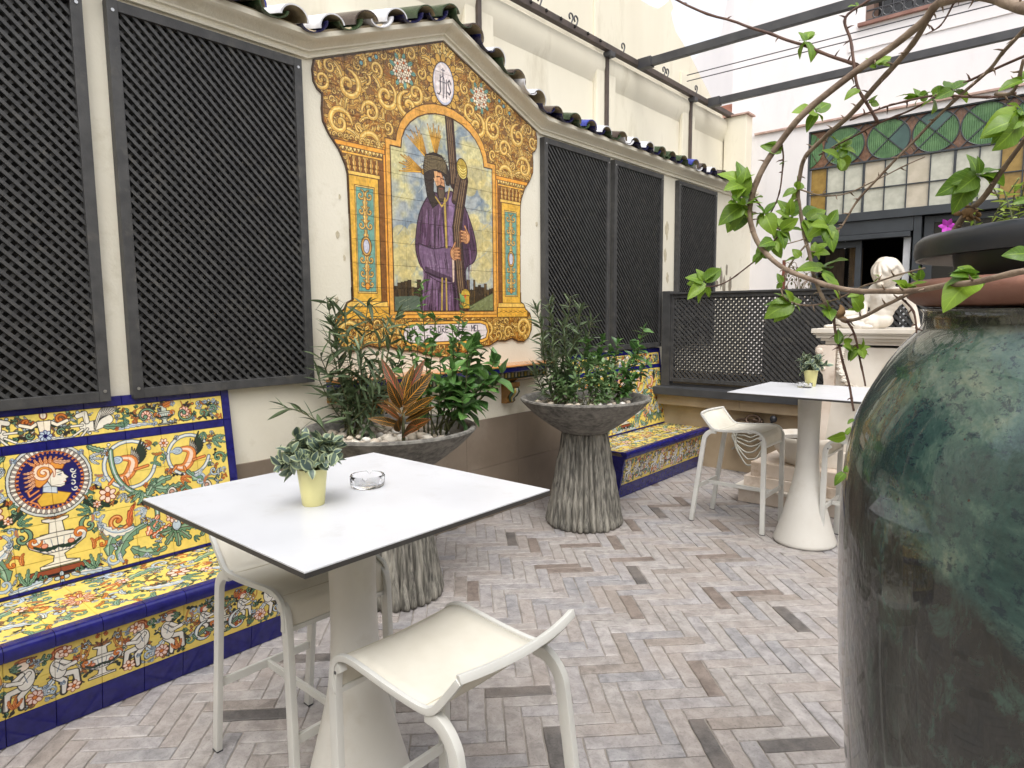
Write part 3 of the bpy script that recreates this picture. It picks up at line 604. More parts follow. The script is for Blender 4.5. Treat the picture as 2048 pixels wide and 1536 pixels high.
def tendrils(c, test, box, n, rng, mirx):
    for _ in range(n):
        x, y = rng.uniform(box[0], box[2]), rng.uniform(box[1], box[3]); a = rng.uniform(0, 2*PI); L = rng.uniform(.03, .09); b = a+rng.choice((-1, 1))*rng.uniform(.6, 1.5)
        if not test(x, y): continue
        p = bez((x, y), (x+math.cos(a)*L*.6, y+math.sin(a)*L*.6), (x+math.cos(a)*L*.6+math.cos(b)*L*.5, y+math.sin(a)*L*.6+math.sin(b)*L*.5), 8)
        if not all(test(*q) for q in p): continue
        col = rng.choice((GN, GND, BG, BG, OR, WT, INK, (150, 96, 60)))
        for mir in (0, 1):
            P = [((2*mirx-u if mir else u), v) for u, v in p]; c.stroke(P, [.0062]*4+[.0055, .005, .004, .003, .002], INK); c.stroke(P, [.004]*4+[.004, .0035, .003, .002, .0015], col)
            q = P[-1]; c.ell(q[0], q[1], .007, .007, col, INK, .002)
            for t_ in (2, 4, 6): acan(c, P[t_], (P[t_][0]+rng.uniform(-.022, .022), P[t_][1]+rng.uniform(-.022, .022)), .007, .2, col, INK, None, 3, .0018)
def filler(c, test, box, radii, tries, rng, taken, mirx=None):
    its = pack(test, box, radii, tries, rng, taken)
    for x, y, r in sorted(its, key=lambda q: q[2]):
        pal = rng.choice(((GN, GND, (150, 180, 150)), (BG, BGD, WT), (OR, ORD, (236, 160, 96)), (GN, GND, None), (BG, INK, WT))); a0 = rng.uniform(0, 2*PI); sg = rng.choice((-1, 1)); kind = rng.random(); th = rng.choice((0, 1))
        for mir in ((0, 1) if mirx is not None else (0,)):
            X = 2*mirx-x if mir else x; A = PI-a0 if mir else a0; S = -sg if mir else sg
            if kind < .08 and r > .018: rosette(c, X, y, r*.85, 6, (240, 214, 196), (128, 56, 26), (214, 120, 60), A)
            elif kind < .72 or r < .02:
                scroll(c, X, y, r*.75, A, 1.0, S, r*.26, pal[0], pal[1], None, .0022)
                acan(c, (X+math.cos(A)*r*.8, y+math.sin(A)*r*.8), (X+math.cos(A+S*1.1)*r*1.25, y+math.sin(A+S*1.1)*r*1.25), r*.26, S*.3, pal[0], pal[1], pal[2], 4, .0022)
                if th: acan(c, (X-math.cos(A)*r*.7, y-math.sin(A)*r*.7), (X-math.cos(A-S*1.1)*r*1.2, y-math.sin(A-S*1.1)*r*1.2), r*.24, -S*.3, OR if pal[0] != OR else GN, pal[1], None, 3, .0022)
            else:
                for k in (-1, 0, 1): acan(c, (X-math.cos(A)*r*.6, y-math.sin(A)*r*.6), (X+math.cos(A+k*.8)*r, y+math.sin(A+k*.8)*r), r*.28, k*.2, pal[0], pal[1], pal[2], 4, .0022)
def wing(c, x, y, L, a, sg, col=WT):
    for k in range(7):
        b = a+sg*(k*.16); l = L*(1-.07*k); acan(c, (x, y-k*.006), (x+math.cos(b)*l, y+math.sin(b)*l), L*.07, sg*.08, col, INK, None, 1, .003)
def urn(c, x, y, s_, col=WT, ol=INK):
    P = [(.0, 0), (.30, 0), (.30, .05), (.1, .1), (.08, .2), (.2, .26), (.42, .40), (.46, .52), (.40, .56), (.12, .60), (.1, .78), (.2, .82), (.2, .86), (0, .86)]
    c.poly([(x+a*s_, y+b*s_) for a, b in P]+[(x-a*s_, y+b*s_) for a, b in P[::-1]], col, ol, .0035)
    for k in range(-4, 5): c.stroke(bez((x+k*.045*s_, y+.26*s_), (x+k*.08*s_, y+.32*s_), (x+k*.1*s_, y+.50*s_)), .0022, BGD)
    c.poly([(x+.22*s_, y+.28*s_), (x+.42*s_, y+.41*s_), (x+.45*s_, y+.50*s_), (x+.28*s_, y+.5*s_)], (186, 192, 198), al=.6)
    for k in range(5): acan(c, (x, y+.84*s_), (x+(k-2)*.13*s_, y+(1.02-.03*abs(k-2))*s_), .035*s_, 0, (170, 84, 50) if k % 2 else (190, 120, 60), INK, None, 3, .002)
    for yy in (.05, .26, .52, .6): c.stroke([(x-.25*s_, y+yy*s_), (x+.25*s_, y+yy*s_)], .0028, ol)
    for q in (-1, 1):
        scroll(c, x+q*.34*s_, y+.50*s_, .1*s_, 0, 1, q, .05*s_, OR, ORD, None, .002); acan(c, (x, y+.36*s_), (x+q*.36*s_, y+.42*s_), .05*s_, q*-.3, GND, INK, None, 4, .002)
        c.ell(x+q*.2*s_, y+.4*s_, .05*s_, .04*s_, (226, 150, 120), ORD, .0025)
def putto(c, x, y, s_, q, hair=(150, 76, 44)):
    B = (226, 222, 214)
    acan(c, (x-q*.1*s_, y-.25*s_), (x-q*.55*s_, y-.62*s_), .12*s_, q*.2, BG, INK, WT, 5, .003)
    for pts, w in (([(x, y-.2*s_), (x+q*.35*s_, y-.25*s_), (x+q*.4*s_, y-.62*s_)], .13*s_), ([(x-q*.05*s_, y-.22*s_), (x+q*.12*s_, y-.4*s_), (x+q*.1*s_, y-.7*s_)], .13*s_)):
        c.stroke(pts, w+.006, INK); c.stroke(pts, [w, w*.9, w*.6], B)
    c.ell(x, y-.02*s_, .17*s_, .27*s_, B, INK, .003, q*.15)
    for pts in ([(x+q*.08*s_, y+.14*s_), (x+q*.28*s_, y-.02*s_), (x+q*.5*s_, y+.08*s_)], [(x-q*.05*s_, y+.12*s_), (x+q*.1*s_, y-.06*s_), (x+q*.34*s_, y)]):
        c.stroke(pts, .09*s_+.005, INK); c.stroke(pts, .09*s_, B)
    c.ell(x+q*.05*s_, y+.36*s_, .13*s_, .14*s_, (232, 216, 200), INK, .003)
    c.stroke(bez((x-q*.11*s_, y+.30*s_), (x-q*.1*s_, y+.55*s_), (x+q*.16*s_, y+.47*s_)), .1*s_, hair); c.stroke(bez((x-q*.09*s_, y+.36*s_), (x-q*.05*s_, y+.52*s_), (x+q*.1*s_, y+.48*s_)), .02*s_, (226, 160, 110))
    c.stroke([(x+q*.08*s_, y+.37*s_), (x+q*.12*s_, y+.37*s_)], .0035, INK); c.stroke([(x-q*.02*s_, y-.1*s_), (x+q*.03*s_, y+.08*s_)], .003, BGD)
    # lyre or cup in hand
    for k in (-1, 1): c.stroke(bez((x+q*.48*s_, y-.02*s_), (x+q*(.56+.13*k)*s_, y+.15*s_), (x+q*(.58+.06*k)*s_, y+.36*s_)), .045*s_, ORD); c.stroke(bez((x+q*.48*s_, y-.02*s_), (x+q*(.56+.13*k)*s_, y+.15*s_), (x+q*(.58+.06*k)*s_, y+.36*s_)), .025*s_, (204, 150, 66))
BW = 1.73; BC = BW/2
def paint_back():
    H = .84; c = Cv(0, 0, BW, H, 620, YE); yellow(c, 31); rng = random.Random(11); my = .488
    g = np.linspace(1, 0, c.H)[:, None, None]*.0; taken = [(BC, my, .185), (BC, .2, .16)]
    # stems and winged beast medallions
    for q in (-1, 1):
        for (dx, y, r) in ((.335, .50, .115), (.62, .50, .105)):
            x = BC+q*dx; taken.append((x, y, r*1.05)); pts = [(x+r*math.cos(a), y+r*math.sin(a)) for a in [q*(.6+i*.26)+(PI if q < 0 else 0) for i in range(22)]]
            c.stroke(pts, .020, INK); c.stroke(pts, .0145, BG); c.stroke(pts, .005, WT)
            wing(c, x+q*.01, y+.02, .11, PI/2-q*.5, -q, GND); wing(c, x, y+.0, .085, PI/2-q*.2, -q, WT)
            body = bez((x-q*.07, y-.05), (x-q*.02, y-.085), (x+q*.01, y-.01), 8)+bez((x+q*.01, y-.01), (x+q*.03, y+.04), (x-q*.045, y+.035), 6)
            w = [.018+.028*math.sin(PI*i/(len(body)-1)) for i in range(len(body))]; c.stroke(body, [v+.006 for v in w], ORD); c.stroke(body, w, (222, 132, 66)); c.stroke(body, [v*.4 for v in w], (244, 214, 190))
            c.ell(x-q*.055, y+.03, .024, .018, BG, BGD, .004); acan(c, (x-q*.045, y+.03), (x-q*.095, y+.03), .012, 0, BG, BGD, None, 3, .002)
            for (a, b, d, e) in ((-.07, -.05, -.10, -.08), (-.03, -.06, -.02, -.10), (.02, -.03, .08, -.02)): c.stroke([(x+q*a, y+b), (x+q*d, y+e)], .016, ORD); c.stroke([(x+q*a, y+b), (x+q*d, y+e)], .009, (226, 140, 72))
        st = bez((BC+q*.255, .58), (BC+q*.24, .38), (BC+q*.40, .33), 10)+bez((BC+q*.40, .33), (BC+q*.47, .25), (BC+q*.40, .12), 8); c.stroke(st, .026, INK); c.stroke(st, .019, GN); c.stroke(st, .006, (206, 216, 214))
        for (p0, p1, w, b, col) in (((.40, .33), (.52, .40), .035, .3, GN), ((.44, .36), (.60, .37), .034, -.3, GN), ((.24, .05), (.38, .19), .038, .35, GN), ((.20, .08), (.32, .20), .036, .5, GN), ((.30, .09), (.46, .05), .034, -.3, GN), ((.38, .13), (.44, .22), .026, .1, (238, 150, 110)), ((.40, .12), (.49, .16), .026, -.1, (222, 110, 60)),
                                    ((.12, .36), (.26, .33), .024, -.2, GND), ((.18, .34), (.10, .41), .018, .2, GND), ((.16, .62), (.25, .585), .018, -.2, GN), ((.70, .35), (.60, .42), .03, .2, GN)):
            acan(c, (BC+q*p0[0], p0[1]), (BC+q*p1[0], p1[1]), w, b*q, col, INK if col in (GN, GND) else ORD, None if col == GND else ((156, 186, 156) if col == GN else (250, 220, 196)), 5, .0035)
        for (dx, r) in ((.52, .065), (.70, .065)):
            x = BC+q*dx; taken.append((x, .09, .085))
            for k in range(5): a = -PI/2+(k-2)*.72; acan(c, (x, .135), (x+math.cos(a)*.095, .135+math.sin(a)*.095), .028, 0, (96, 132, 100), GND, (140, 170, 136), 4, .004, (90, 40, 40))
            c.ell(x, .15, .022, .028, BG, INK, .004); c.stroke(bez((x, .17), (x-q*.03, .24), (x+q*.05, .27)), .018, BGD); c.stroke(bez((x, .17), (x-q*.03, .24), (x+q*.05, .27)), .011, WT)
            c.ell(x-q*.005, .315, .026, .036, (220, 214, 206), INK, .004); c.ell(x-q*.005, .325, .012, .012, (196, 150, 130), INK, .003); scroll(c, x, .31, .055, 0, .8, q, .008, GN, INK, None, .002)
        scroll(c, BC+q*.255, .235, .055, PI*.2, 1.1, -q, .02, OR, ORD, (240, 180, 120)); acan(c, (BC+q*.17, .25), (BC+q*.32, .19), .028, -q*.5, WT, BGD, BG, 5); acan(c, (BC+q*.30, .20), (BC+q*.335, .30), .016, q*.2, (222, 110, 60), ORD, None, 3)
        scroll(c, BC+q*.13, .25, .035, PI/2, 1, q, .014, GN, INK); taken += [(BC+q*.26, .23, .08), (BC+q*.33, .12, .08), (BC+q*.44, .25, .05), (BC+q*.5, .37, .06)]
    urn(c, BC, .09, .26)
    base = [(BC-.17, .045), (BC-.12, .085), (BC+.12, .085), (BC+.17, .045)]; c.poly(base, (140, 66, 40), INK, .004); c.stroke([(BC-.15, .055), (BC+.15, .055)], .012, (24, 22, 30)); rosette(c, BC, .035, .03, 4, BG, INK, OR)
    for q in (-1, 1): acan(c, (BC+q*.04, .04), (BC+q*.2, .02), .02, 0, BG, BGD, WT, 5)
    tendrils(c, lambda x, y: .05 < x < BC-.01 and .02 < y < .615 and math.hypot(x-BC, y-my) > .18 and all(math.hypot(x-a, y-b) > r*.9 for a, b, r in taken), (0, 0, BC, .62), 170, rng, BC)
    R_ = .167      # portrait medallion
    for rr, col in ((R_+.003, INK), (R_, (204, 208, 204)), (R_-.010, INK), (R_-.013, (150, 146, 140))): c.ell(BC, my, rr, rr, col)
    for k in range(44): a = 2*PI*k/44; c.ell(BC+math.cos(a)*(R_-.024), my+math.sin(a)*(R_-.024), .0115, .007, WT, (110, 90, 84), .0022, a)
    c.ell(BC, my, R_-.034, R_-.034, (212, 122, 62), ORD, .003)
    for k in range(44): a = 2*PI*(k+.5)/44; c.ell(BC+math.cos(a)*(R_-.042), my+math.sin(a)*(R_-.042), .006, .005, NV)
    c.ell(BC, my, R_-.046, R_-.046, NV)
    def P(*pts): return [(BC+x, my+y) for x, y in pts]
    c.poly(P((-.05, -.115), (.045, -.115), (.075, -.075), (.02, -.055), (-.035, -.055), (-.06, -.085)), (222, 176, 60), (110, 66, 24), .0035)   # bust
    c.poly(P((-.035, -.05), (.02, -.065), (.022, -.02), (-.01, .005), (-.03, -.01)), (206, 216, 224), BGD, .003)
    c.poly(P((-.01, .03), (.03, .045), (.052, .03), (.056, .018), (.073, .0), (.060, -.006), (.062, -.016), (.055, -.022), (.054, -.034), (.035, -.04), (.0, -.03), (-.015, 0)), (240, 234, 218), INK, .003)
    c.stroke(P((.03, .018), (.044, .021)), .003, INK); c.stroke(P((.027, .028), (.047, .03)), .0025, (110, 90, 70)); c.stroke(P((.05, -.018), (.06, -.017)), .003, (180, 90, 70)); c.stroke(P((.033, .017), (.042, .014)), .0025, BGD)
    c.poly(P((-.065, -.015), (-.08, .03), (-.055, .075), (-.01, .095), (.035, .085), (.06, .06), (.05, .042), (.02, .048), (.0, .02), (-.018, -.01), (-.045, -.03)), (226, 150, 60), (120, 50, 20), .0035)
    scroll(c, BC-.025, my+.035, .04, -.5, 1.6, 1, .016, (244, 218, 190), (150, 60, 30), None, .0022)
    for k in range(7): acan(c, P((-.05+.014*k, .075))[0], P((-.075+.022*k, .11-.002*abs(k-3)**2))[0], .009, .2, (236, 166, 110), (130, 56, 26), None, 3, .002)
    acan(c, P((.02, .085))[0], P((.085, .075))[0], .014, -.2, (214, 170, 140), (120, 60, 30), None, 4, .0025)
    for k in range(5): acan(c, P((-.06, .05-.014*k))[0], P((-.1, .045-.02*k))[0], .008, .2, (240, 190, 150), (130, 56, 26), None, 3, .002)
    for pts in (P((-.05, -.04), (-.085, -.06), (-.09, -.04), (-.075, -.03)), P((-.045, -.06), (-.085, -.085), (-.06, -.10), (-.05, -.12))): c.stroke(pts, .010, (120, 50, 20)); c.stroke(pts, .006, (220, 140, 90))
    for k, (x, y) in enumerate(((.09, .03), (.095, .0), (.085, -.03), (.092, -.055))): scroll(c, BC+x, my+y, .012, k, 1, 1 if k % 2 else -1, .005, WT, BGD, None, .0012)
    for q in (-1, 1): acan(c, (BC+q*.01, my+R_-.012), (BC+q*.07, my+R_-.005), .013, q*.2, BG, BGD, WT, 4, .003)
    field = lambda x, y: .05 < x < BC and .02 < y < .615
    filler(c, field, (0, 0, BC, .62), (.045, .035, .028, .021, .015), 500, rng, taken, BC)
    # upper frieze
    tk = []; tendrils(c, lambda x, y: .05 < x < BC and .675 < y < .79, (0, .67, BC, .79), 110, rng, BC)
    for q in (-1, 1):
        x = BC+q*.30; urn_x = BC+q*.52; rosette(c, BC+q*.43, .73, .026, 8, (236, 190, 170), ORD, OR); scroll(c, BC+q*.43, .725, .045, 0, .8, q, .008, GN, INK)
        urn(c, urn_x, .675, .115, (198, 206, 190)); acan(c, (urn_x, .77), (urn_x+.05, .79), .02, 0, OR, ORD); rosette(c, BC+q*.62, .73, .028, 8, (236, 190, 170), ORD, OR); scroll(c, BC+q*.62, .725, .046, 0, .8, -q, .008, GN, INK)
        hb = bez((BC+q*.16, .715), (BC+q*.20, .70), (BC+q*.26, .735)); c.stroke(hb, .050, INK); c.stroke(hb, .044, WT); hd = [(BC+q*.17, .735), (BC+q*.165, .775), (BC+q*.135, .765)]; c.stroke(hd, .026, INK); c.stroke(hd, .02, WT)
        for a, b in (((.15, .70), (.11, .675)), ((.17, .70), (.14, .665)), ((.15, .72), (.105, .72))): c.stroke([(BC+q*a[0], a[1]), (BC+q*b[0], b[1])], .013, INK); c.stroke([(BC+q*a[0], a[1]), (BC+q*b[0], b[1])], .008, WT)
        wing(c, BC+q*.20, .73, .13, PI/2-q*1.15, -q*-.6, WT); acan(c, (BC+q*.24, .70), (BC+q*.36, .69), .02, 0, GN, INK); acan(c, (BC+q*.30, .68), (BC+q*.46, .685), .012, q*.1, BG, BGD, WT, 6)
        acan(c, (BC+q*.02, .68), (BC+q*.11, .67), .011, q*-.2, WT, BGD); scroll(c, BC+q*.065, .76, .022, 0, 1, q, .008, OR, ORD); scroll(c, BC+q*.06, .70, .016, 0, 1, q, .006, GN, INK)
        arm = [(BC+q*.02, .755), (BC+q*.05, .735), (BC+q*.09, .75)]; c.stroke(arm, .018, INK); c.stroke(arm, .013, (244, 232, 208)); tk += [(BC+q*v, .73, .055) for v in (.05, .16, .24, .43, .52, .62)]
    c.poly([(BC-.028, .76), (BC+.028, .76), (BC+.02, .70), (BC-.02, .70)], (244, 232, 208), INK, .003); c.ell(BC, .785, .014, .018, (240, 226, 206), (120, 60, 30), .005); rosette(c, BC, .69, .026, 8, BG, NV, NV)
    filler(c, lambda x, y: .05 < x < BC and .672 < y < .79, (0, .67, BC, .79), (.03, .022, .015, .011), 250, rng, tk, BC)
    c.a[:] = c.a*.93+.045; c.grain(.06, 40); return c.image('bench back paint')
def paint_seat():
    c = Cv(0, 0, BW, .50, 480, YE); yellow(c, 51); rng = random.Random(5); tk = [(BC, .25, .07)]
    tendrils(c, lambda x, y: .02 < x < BC and .02 < y < .48, (0, 0, BC, .5), 200, rng, BC)
    for k in range(10): a = 2*PI*k/10; acan(c, (BC+math.cos(a)*.02, .25+math.sin(a)*.02), (BC+math.cos(a)*.065, .25+math.sin(a)*.065), .018, .1, (222, 150, 110), ORD, WT, 4)
    for q in (-1, 1):
        for x in (.3, .62):
            X = BC+q*x; acan(c, (X-.1, .3), (X+.1, .36), .035, q*.3, GN, INK, (156, 186, 156)); acan(c, (X-.08, .16), (X+.12, .12), .03, -q*.3, BG, BGD, WT); tk.append((X, .33, .08)); tk.append((X, .14, .08))
    filler(c, lambda x, y: .02 < x < BC and .02 < y < .48, (0, 0, BC, .5), (.06, .045, .034, .026, .018), 420, rng, tk, BC); c.a[:] = c.a*.93+.045; c.grain(.06, 60); return c.image('bench seat paint')
def paint_front():
    c = Cv(0, 0, BW, .245, 620, YE); yellow(c, 71); rng = random.Random(9); tk = []
    c.a *= .93
    tendrils(c, lambda x, y: .02 < x < BC and .01 < y < .235, (0, 0, BC, .245), 130, rng, BC)
    urn(c, BC, .035, .17, (228, 224, 214)); tk.append((BC, .1, .1))
    for q in (-1, 1):
        for (dx, s_, hs) in ((.155, .17, (146, 70, 42)), (.26, .17, (150, 84, 50)), (.42, .12, (170, 60, 30)), (.60, .12, (170, 60, 30)), (.74, .15, (150, 84, 50))):
            putto(c, BC+q*dx, .145, s_, q if dx != .155 else -q, hs); tk.append((BC+q*dx, .13, .065))
        x = BC+q*.51; urn(c, x, .03, .14, (200, 196, 180)); tk.append((x, .1, .05))
        for dx in (.43, .59):
            x = BC+q*dx; scroll(c, x, .065, .05, PI/2, .9, q, .016, BG, INK, WT)
            for k in range(10): c.ell(x+rng.uniform(-.014, .014), .06+rng.uniform(-.02, .018), .006, .006, (180, 84, 44), ORD, .002)
            acan(c, (x, .08), (x-.035, .06), .014, 0, GN, INK); acan(c, (x, .08), (x+.035, .06), .014, 0, GN, INK); tk.append((x, .06, .05))
        rosette(c, BC+q*.235, .05, .03, 8, (226, 200, 190), ORD, OR); rosette(c, BC+q*.70, .05, .03, 8, (226, 200, 190), ORD, OR); tk += [(BC+q*.235, .05, .035), (BC+q*.70, .05, .035)]
    filler(c, lambda x, y: .01 < x < BC and .01 < y < .235, (0, 0, BC, .245), (.03, .022, .016, .011), 500, rng, tk, BC); c.a[:] = c.a*.93+.04; c.grain(.06, 80); return c.image('bench front paint')
def tilemat(name, im, rough=.15, sheen=1.0):
    t = NT(name); tx = t.node('ShaderNodeTexImage'); tx.image = im; tx.extension = 'EXTEND'; uv = t.node('ShaderNodeTexCoord'); t.link(uv.outputs['UV'], tx.inputs[0])
    n = t.noise(t.coords('pos'), 24, 3); t.set(Base_Color=tx.outputs[0], Roughness=t.math('MULTIPLY_ADD', n, .12, rough)); t.bump(n, .12, .002); return t.m
def clipcell(poly, x0, y0, x1, y1):
    def cl(P, f, inter):
        out = []
        for i in range(len(P)):
            a, b = P[i-1], P[i]; fa, fb = f(a), f(b)
            if fb:
                if not fa: out.append(inter(a, b))
                out.append(b)
            elif fa: out.append(inter(a, b))
        return out
    P = poly
    for ax, v, sg in ((0, x0, 1), (0, x1, -1), (1, y0, 1), (1, y1, -1)):
        if not P: return []
        P = cl(P, lambda p: (p[ax]-v)*sg >= 0, lambda a, b: tuple(a[k]+(b[k]-a[k])*(v-a[ax])/(b[ax]-a[ax]) if k != ax else v for k in (0, 1)))
    out = []
    for p in P:
        if not out or math.hypot(p[0]-out[-1][0], p[1]-out[-1][1]) > 5e-4: out.append(p)
    return out if len(out) > 2 else []
def uvprism(poly, place, th, uvf, m, name='tile', jit=0):
    """tile: polygon in panel coordinates, placed in 3D by place(u,v,w), thickness th (towards +w)"""
    n = len(poly); cx = sum(p[0] for p in poly)/n; cy = sum(p[1] for p in poly)/n; s_ = .0012
    def inset(p, d): dx, dy = p[0]-cx, p[1]-cy; L = math.hypot(dx, dy)+1e-9; return (p[0]-dx/L*d, p[1]-dy/L*d)
    tx, ty = random.uniform(-jit, jit), random.uniform(-jit, jit)
    top = [inset(p, s_*1.4) for p in poly]; vs = [place(p[0], p[1], 0) for p in poly]+[place(p[0], p[1], th*.75) for p in poly]+[place(p[0], p[1], th+(p[0]-cx)*tx+(p[1]-cy)*ty) for p in top]
    fs = [tuple(range(2*n, 3*n))]+[(i, (i+1) % n, n+(i+1) % n, n+i) for i in range(n)]+[(n+i, n+(i+1) % n, 2*n+(i+1) % n, 2*n+i) for i in range(n)]
    me = bpy.data.meshes.new(name); me.from_pydata([tuple(v) for v in vs], [], fs); me.materials.append(m); uv = me.uv_layers.new(name='UVMap'); src = poly+poly+top
    for lp in me.loops: uv.data[lp.index].uv = uvf(*src[lp.vertex_index])
    bm = bmesh.new(); bm.from_mesh(me); bmesh.ops.recalc_face_normals(bm, faces=bm.faces)
    # closed at the back by the wall: make sure the face looks outwards
    bm.faces.ensure_lookup_table(); nrm = (Vector(place(0, 0, 1))-Vector(place(0, 0, 0)))
    if bm.faces[0].normal.dot(nrm) < 0: bmesh.ops.reverse_faces(bm, faces=bm.faces)
    bm.to_mesh(me); bm.free(); return me
# ------------------------------------------------------------------ ground and floor
g = MB(); g.add([(-60, -60, -.03), (60, -60, -.03), (60, 60, -.03), (-60, 60, -.03)], [(0, 1, 2, 3)])
tag(link('ground', g.mesh('ground', M['ground'])), kind='structure')
g = MB().box((-3.9, -3.0, -.025), (4.19, 9.6, -.0065)); floor = link('floor', g.mesh('floor', M['grout'])); tag(floor, kind='structure')
BCOL = [((166, 161, 158), (150, 145, 142)), ((163, 159, 159), (146, 142, 142)), ((163, 156, 152), (147, 140, 136)), ((154, 152, 153), (136, 134, 136)), ((171, 166, 164), (156, 151, 149)), ((149, 141, 135), (131, 123, 117)), ((160, 154, 151), (145, 139, 135)), ((102, 98, 96), (82, 79, 77)), ((130, 119, 112), (110, 99, 92))]
BM_ = []
for i, (a, b) in enumerate(BCOL):
    t = NT('worn clay brick %d' % i if False else 'worn clay brick'); co = t.coords('pos'); n1 = t.noise(co, 16, 8, .72, .5); n2 = t.noise(co, 95, 5, .7); n3 = t.noise(co, 3.0, 4)
    col = t.ramp(n1, [(.36, lin(tuple(v*.9 for v in b))), (.5, lin(tuple((p+q)/2 for p, q in zip(a, b)))), (.62, lin(tuple(v*1.04 for v in a)))]); col = t.mix(t.ramp(n3, [(.45, (0, 0, 0)), (.75, (.5, .5, .5))]), col, lin((158, 146, 137)))
    col = t.mix(t.ramp(n2, [(.56, (0, 0, 0)), (.68, (.75, .75, .75))]), col, lin(tuple(v*.78 for v in b)))
    t.set(Base_Color=col, Roughness=t.math('MULTIPLY_ADD', n1, .3, .42)); t.bump(t.math('ADD', n1, t.math('MULTIPLY', n2, .5)), .6, .005); BM_.append(t.m)
BWD, BLN = .0745, .298
def brick_mesh(seed):
    rng = random.Random(seed); n = 6; L, W = BLN-.0065, BWD-.0065; pts = []
    ed = []
    for i in range(n): ed.append((-L/2+L*i/n, -W/2))
    ed.append((L/2, -W/2)); ed.append((L/2, W/2))
    for i in range(1, n): ed.append((L/2-L*i/n, W/2))
    ed.append((-L/2, W/2)); k = len(ed)
    ed = [(x+rng.uniform(-.0012, .0012), y+rng.uniform(-.0021, .0021)) for x, y in ed]
    ins = [(x-math.copysign(.0035, x)*(abs(x) > L/2-.005), y-math.copysign(.0035, y)) for x, y in ed]
    vs = [(x, y, -.012) for x, y in ed]+[(x, y, -.0028) for x, y in ed]+[(x, y, rng.uniform(-.0004, .0003)) for x, y in ins]
    fs = [(i, (i+1) % k, k+(i+1) % k, k+i) for i in range(k)]+[(k+i, k+(i+1) % k, 2*k+(i+1) % k, 2*k+i) for i in range(k)]+[tuple(range(2*k, 3*k))]
    return vs, fs
BSH = [brick_mesh(s) for s in range(5)]; BME = {}
def brick_me(sh, ci):
    if (sh, ci) not in BME:
        m = MB(); m.add(*BSH[sh]); BME[(sh, ci)] = m.mesh('brick', BM_[ci])
    return BME[(sh, ci)]
def z8(a, b): return onZ(a/2.56+900, b/2.56+1000, 0)
dark = [(z8(*p), ci) for p, ci in (((1740, 610), 7), ((1710, 1295), 7), ((330, 175), 7), ((995, 380), 7), ((1340, 1270), 7), ((510, 1320), 7), ((450, 960), 7), ((1330, 955), 8), ((905, 525), 8), ((815, 905), 5), ((1540, 465), 8), ((930, 115), 8), ((440, 210), 8), ((150, 470), 8),
        ((1060, 50), 7), ((580, 322), 8), ((640, 343), 8), ((1140, 730), 5), ((860, 207), 8), ((955, 296), 8), ((1000, 1050), 6), ((1410, 1165), 5), ((520, 1165), 6), ((1370, 130), 8), ((700, 216), 8))]
dark += [(onZ(540, 1400, 0), 7), (onZ(612, 1330, 0), 7), (onZ(520, 1245, 0), 5), (onZ(1330, 1015, 0), 8), (onZ(1380, 1000, 0), 8), (onZ(1270, 1000, 0), 5), (onZ(1310, 960, 0), 8), (onZ(1590, 1510, 0), 7), (onZ(1450, 1190, 0), 8)]
ux, uy = Vector((math.cos(-PI/4), math.sin(-PI/4))), Vector((math.cos(PI/4), math.sin(PI/4)))
org = Vector((-1.226, 3.627))
cells = []
for i in range(-110, 111):
    for j in range(-14, 15):
        X0, Y0 = i+4*j, i-4*j
        for (cx, cy, v) in ((X0+2, Y0+.5, 0), (X0+4.5, Y0-1, 1)):
            p = org+ux*(cx*BWD)+uy*((cy-.0)*BWD)
            if -3.65 < p.x < 1.6 and -.6 < p.y < 6.75: cells.append([p.x, p.y, v])
seen = {}; cc = []
for c_ in cells:
    k = (round(c_[0], 3), round(c_[1], 3))
    if k not in seen: seen[k] = 1; cc.append(c_)
wts = [22, 21, 16, 12, 16, 4, 7, .15, .4]
for c_ in cc:
    c_.append(random.choices(range(9), wts)[0]); q = proj((c_[0], c_[1], 0)); a = 0
    if q and -20 < q[0] < 1720 and 880 < q[1] < 1560: a = (1.65/q[2])**2/q[2]
    if c_[0] < -3.08 and (c_[1] < 1.7 or c_[1] > 4.95): a = 0
    c_.append(a)
for P, ci in dark:
    b = min(cc, key=lambda c_: (c_[0]-P.x)**2+(c_[1]-P.y)**2); b[3] = ci
cc.sort(key=lambda c_: -c_[4]); rest = MB()
for k, (x, y, v, ci, a) in enumerate(cc):
    rz = (PI/4 if v else -PI/4)+random.uniform(-.006, .006); dz = random.uniform(-.001, .001); sh = random.randrange(5)
    if k < 300 and a > 0: link('brick', brick_me(sh, ci), floor, (x, y, dz), (random.uniform(-.004, .004), random.uniform(-.002, .002), rz))
    else:
        vs, fs = BSH[sh]; cs, sn = math.cos(rz), math.sin(rz); rest.add([(x+a_*cs-b_*sn, y+a_*sn+b_*cs, c2+dz) for a_, b_, c2 in vs], fs, ci)
o = link('far_bricks', rest.mesh('far_bricks', BM_, fixn=False), floor); tag(o, kind='stuff')

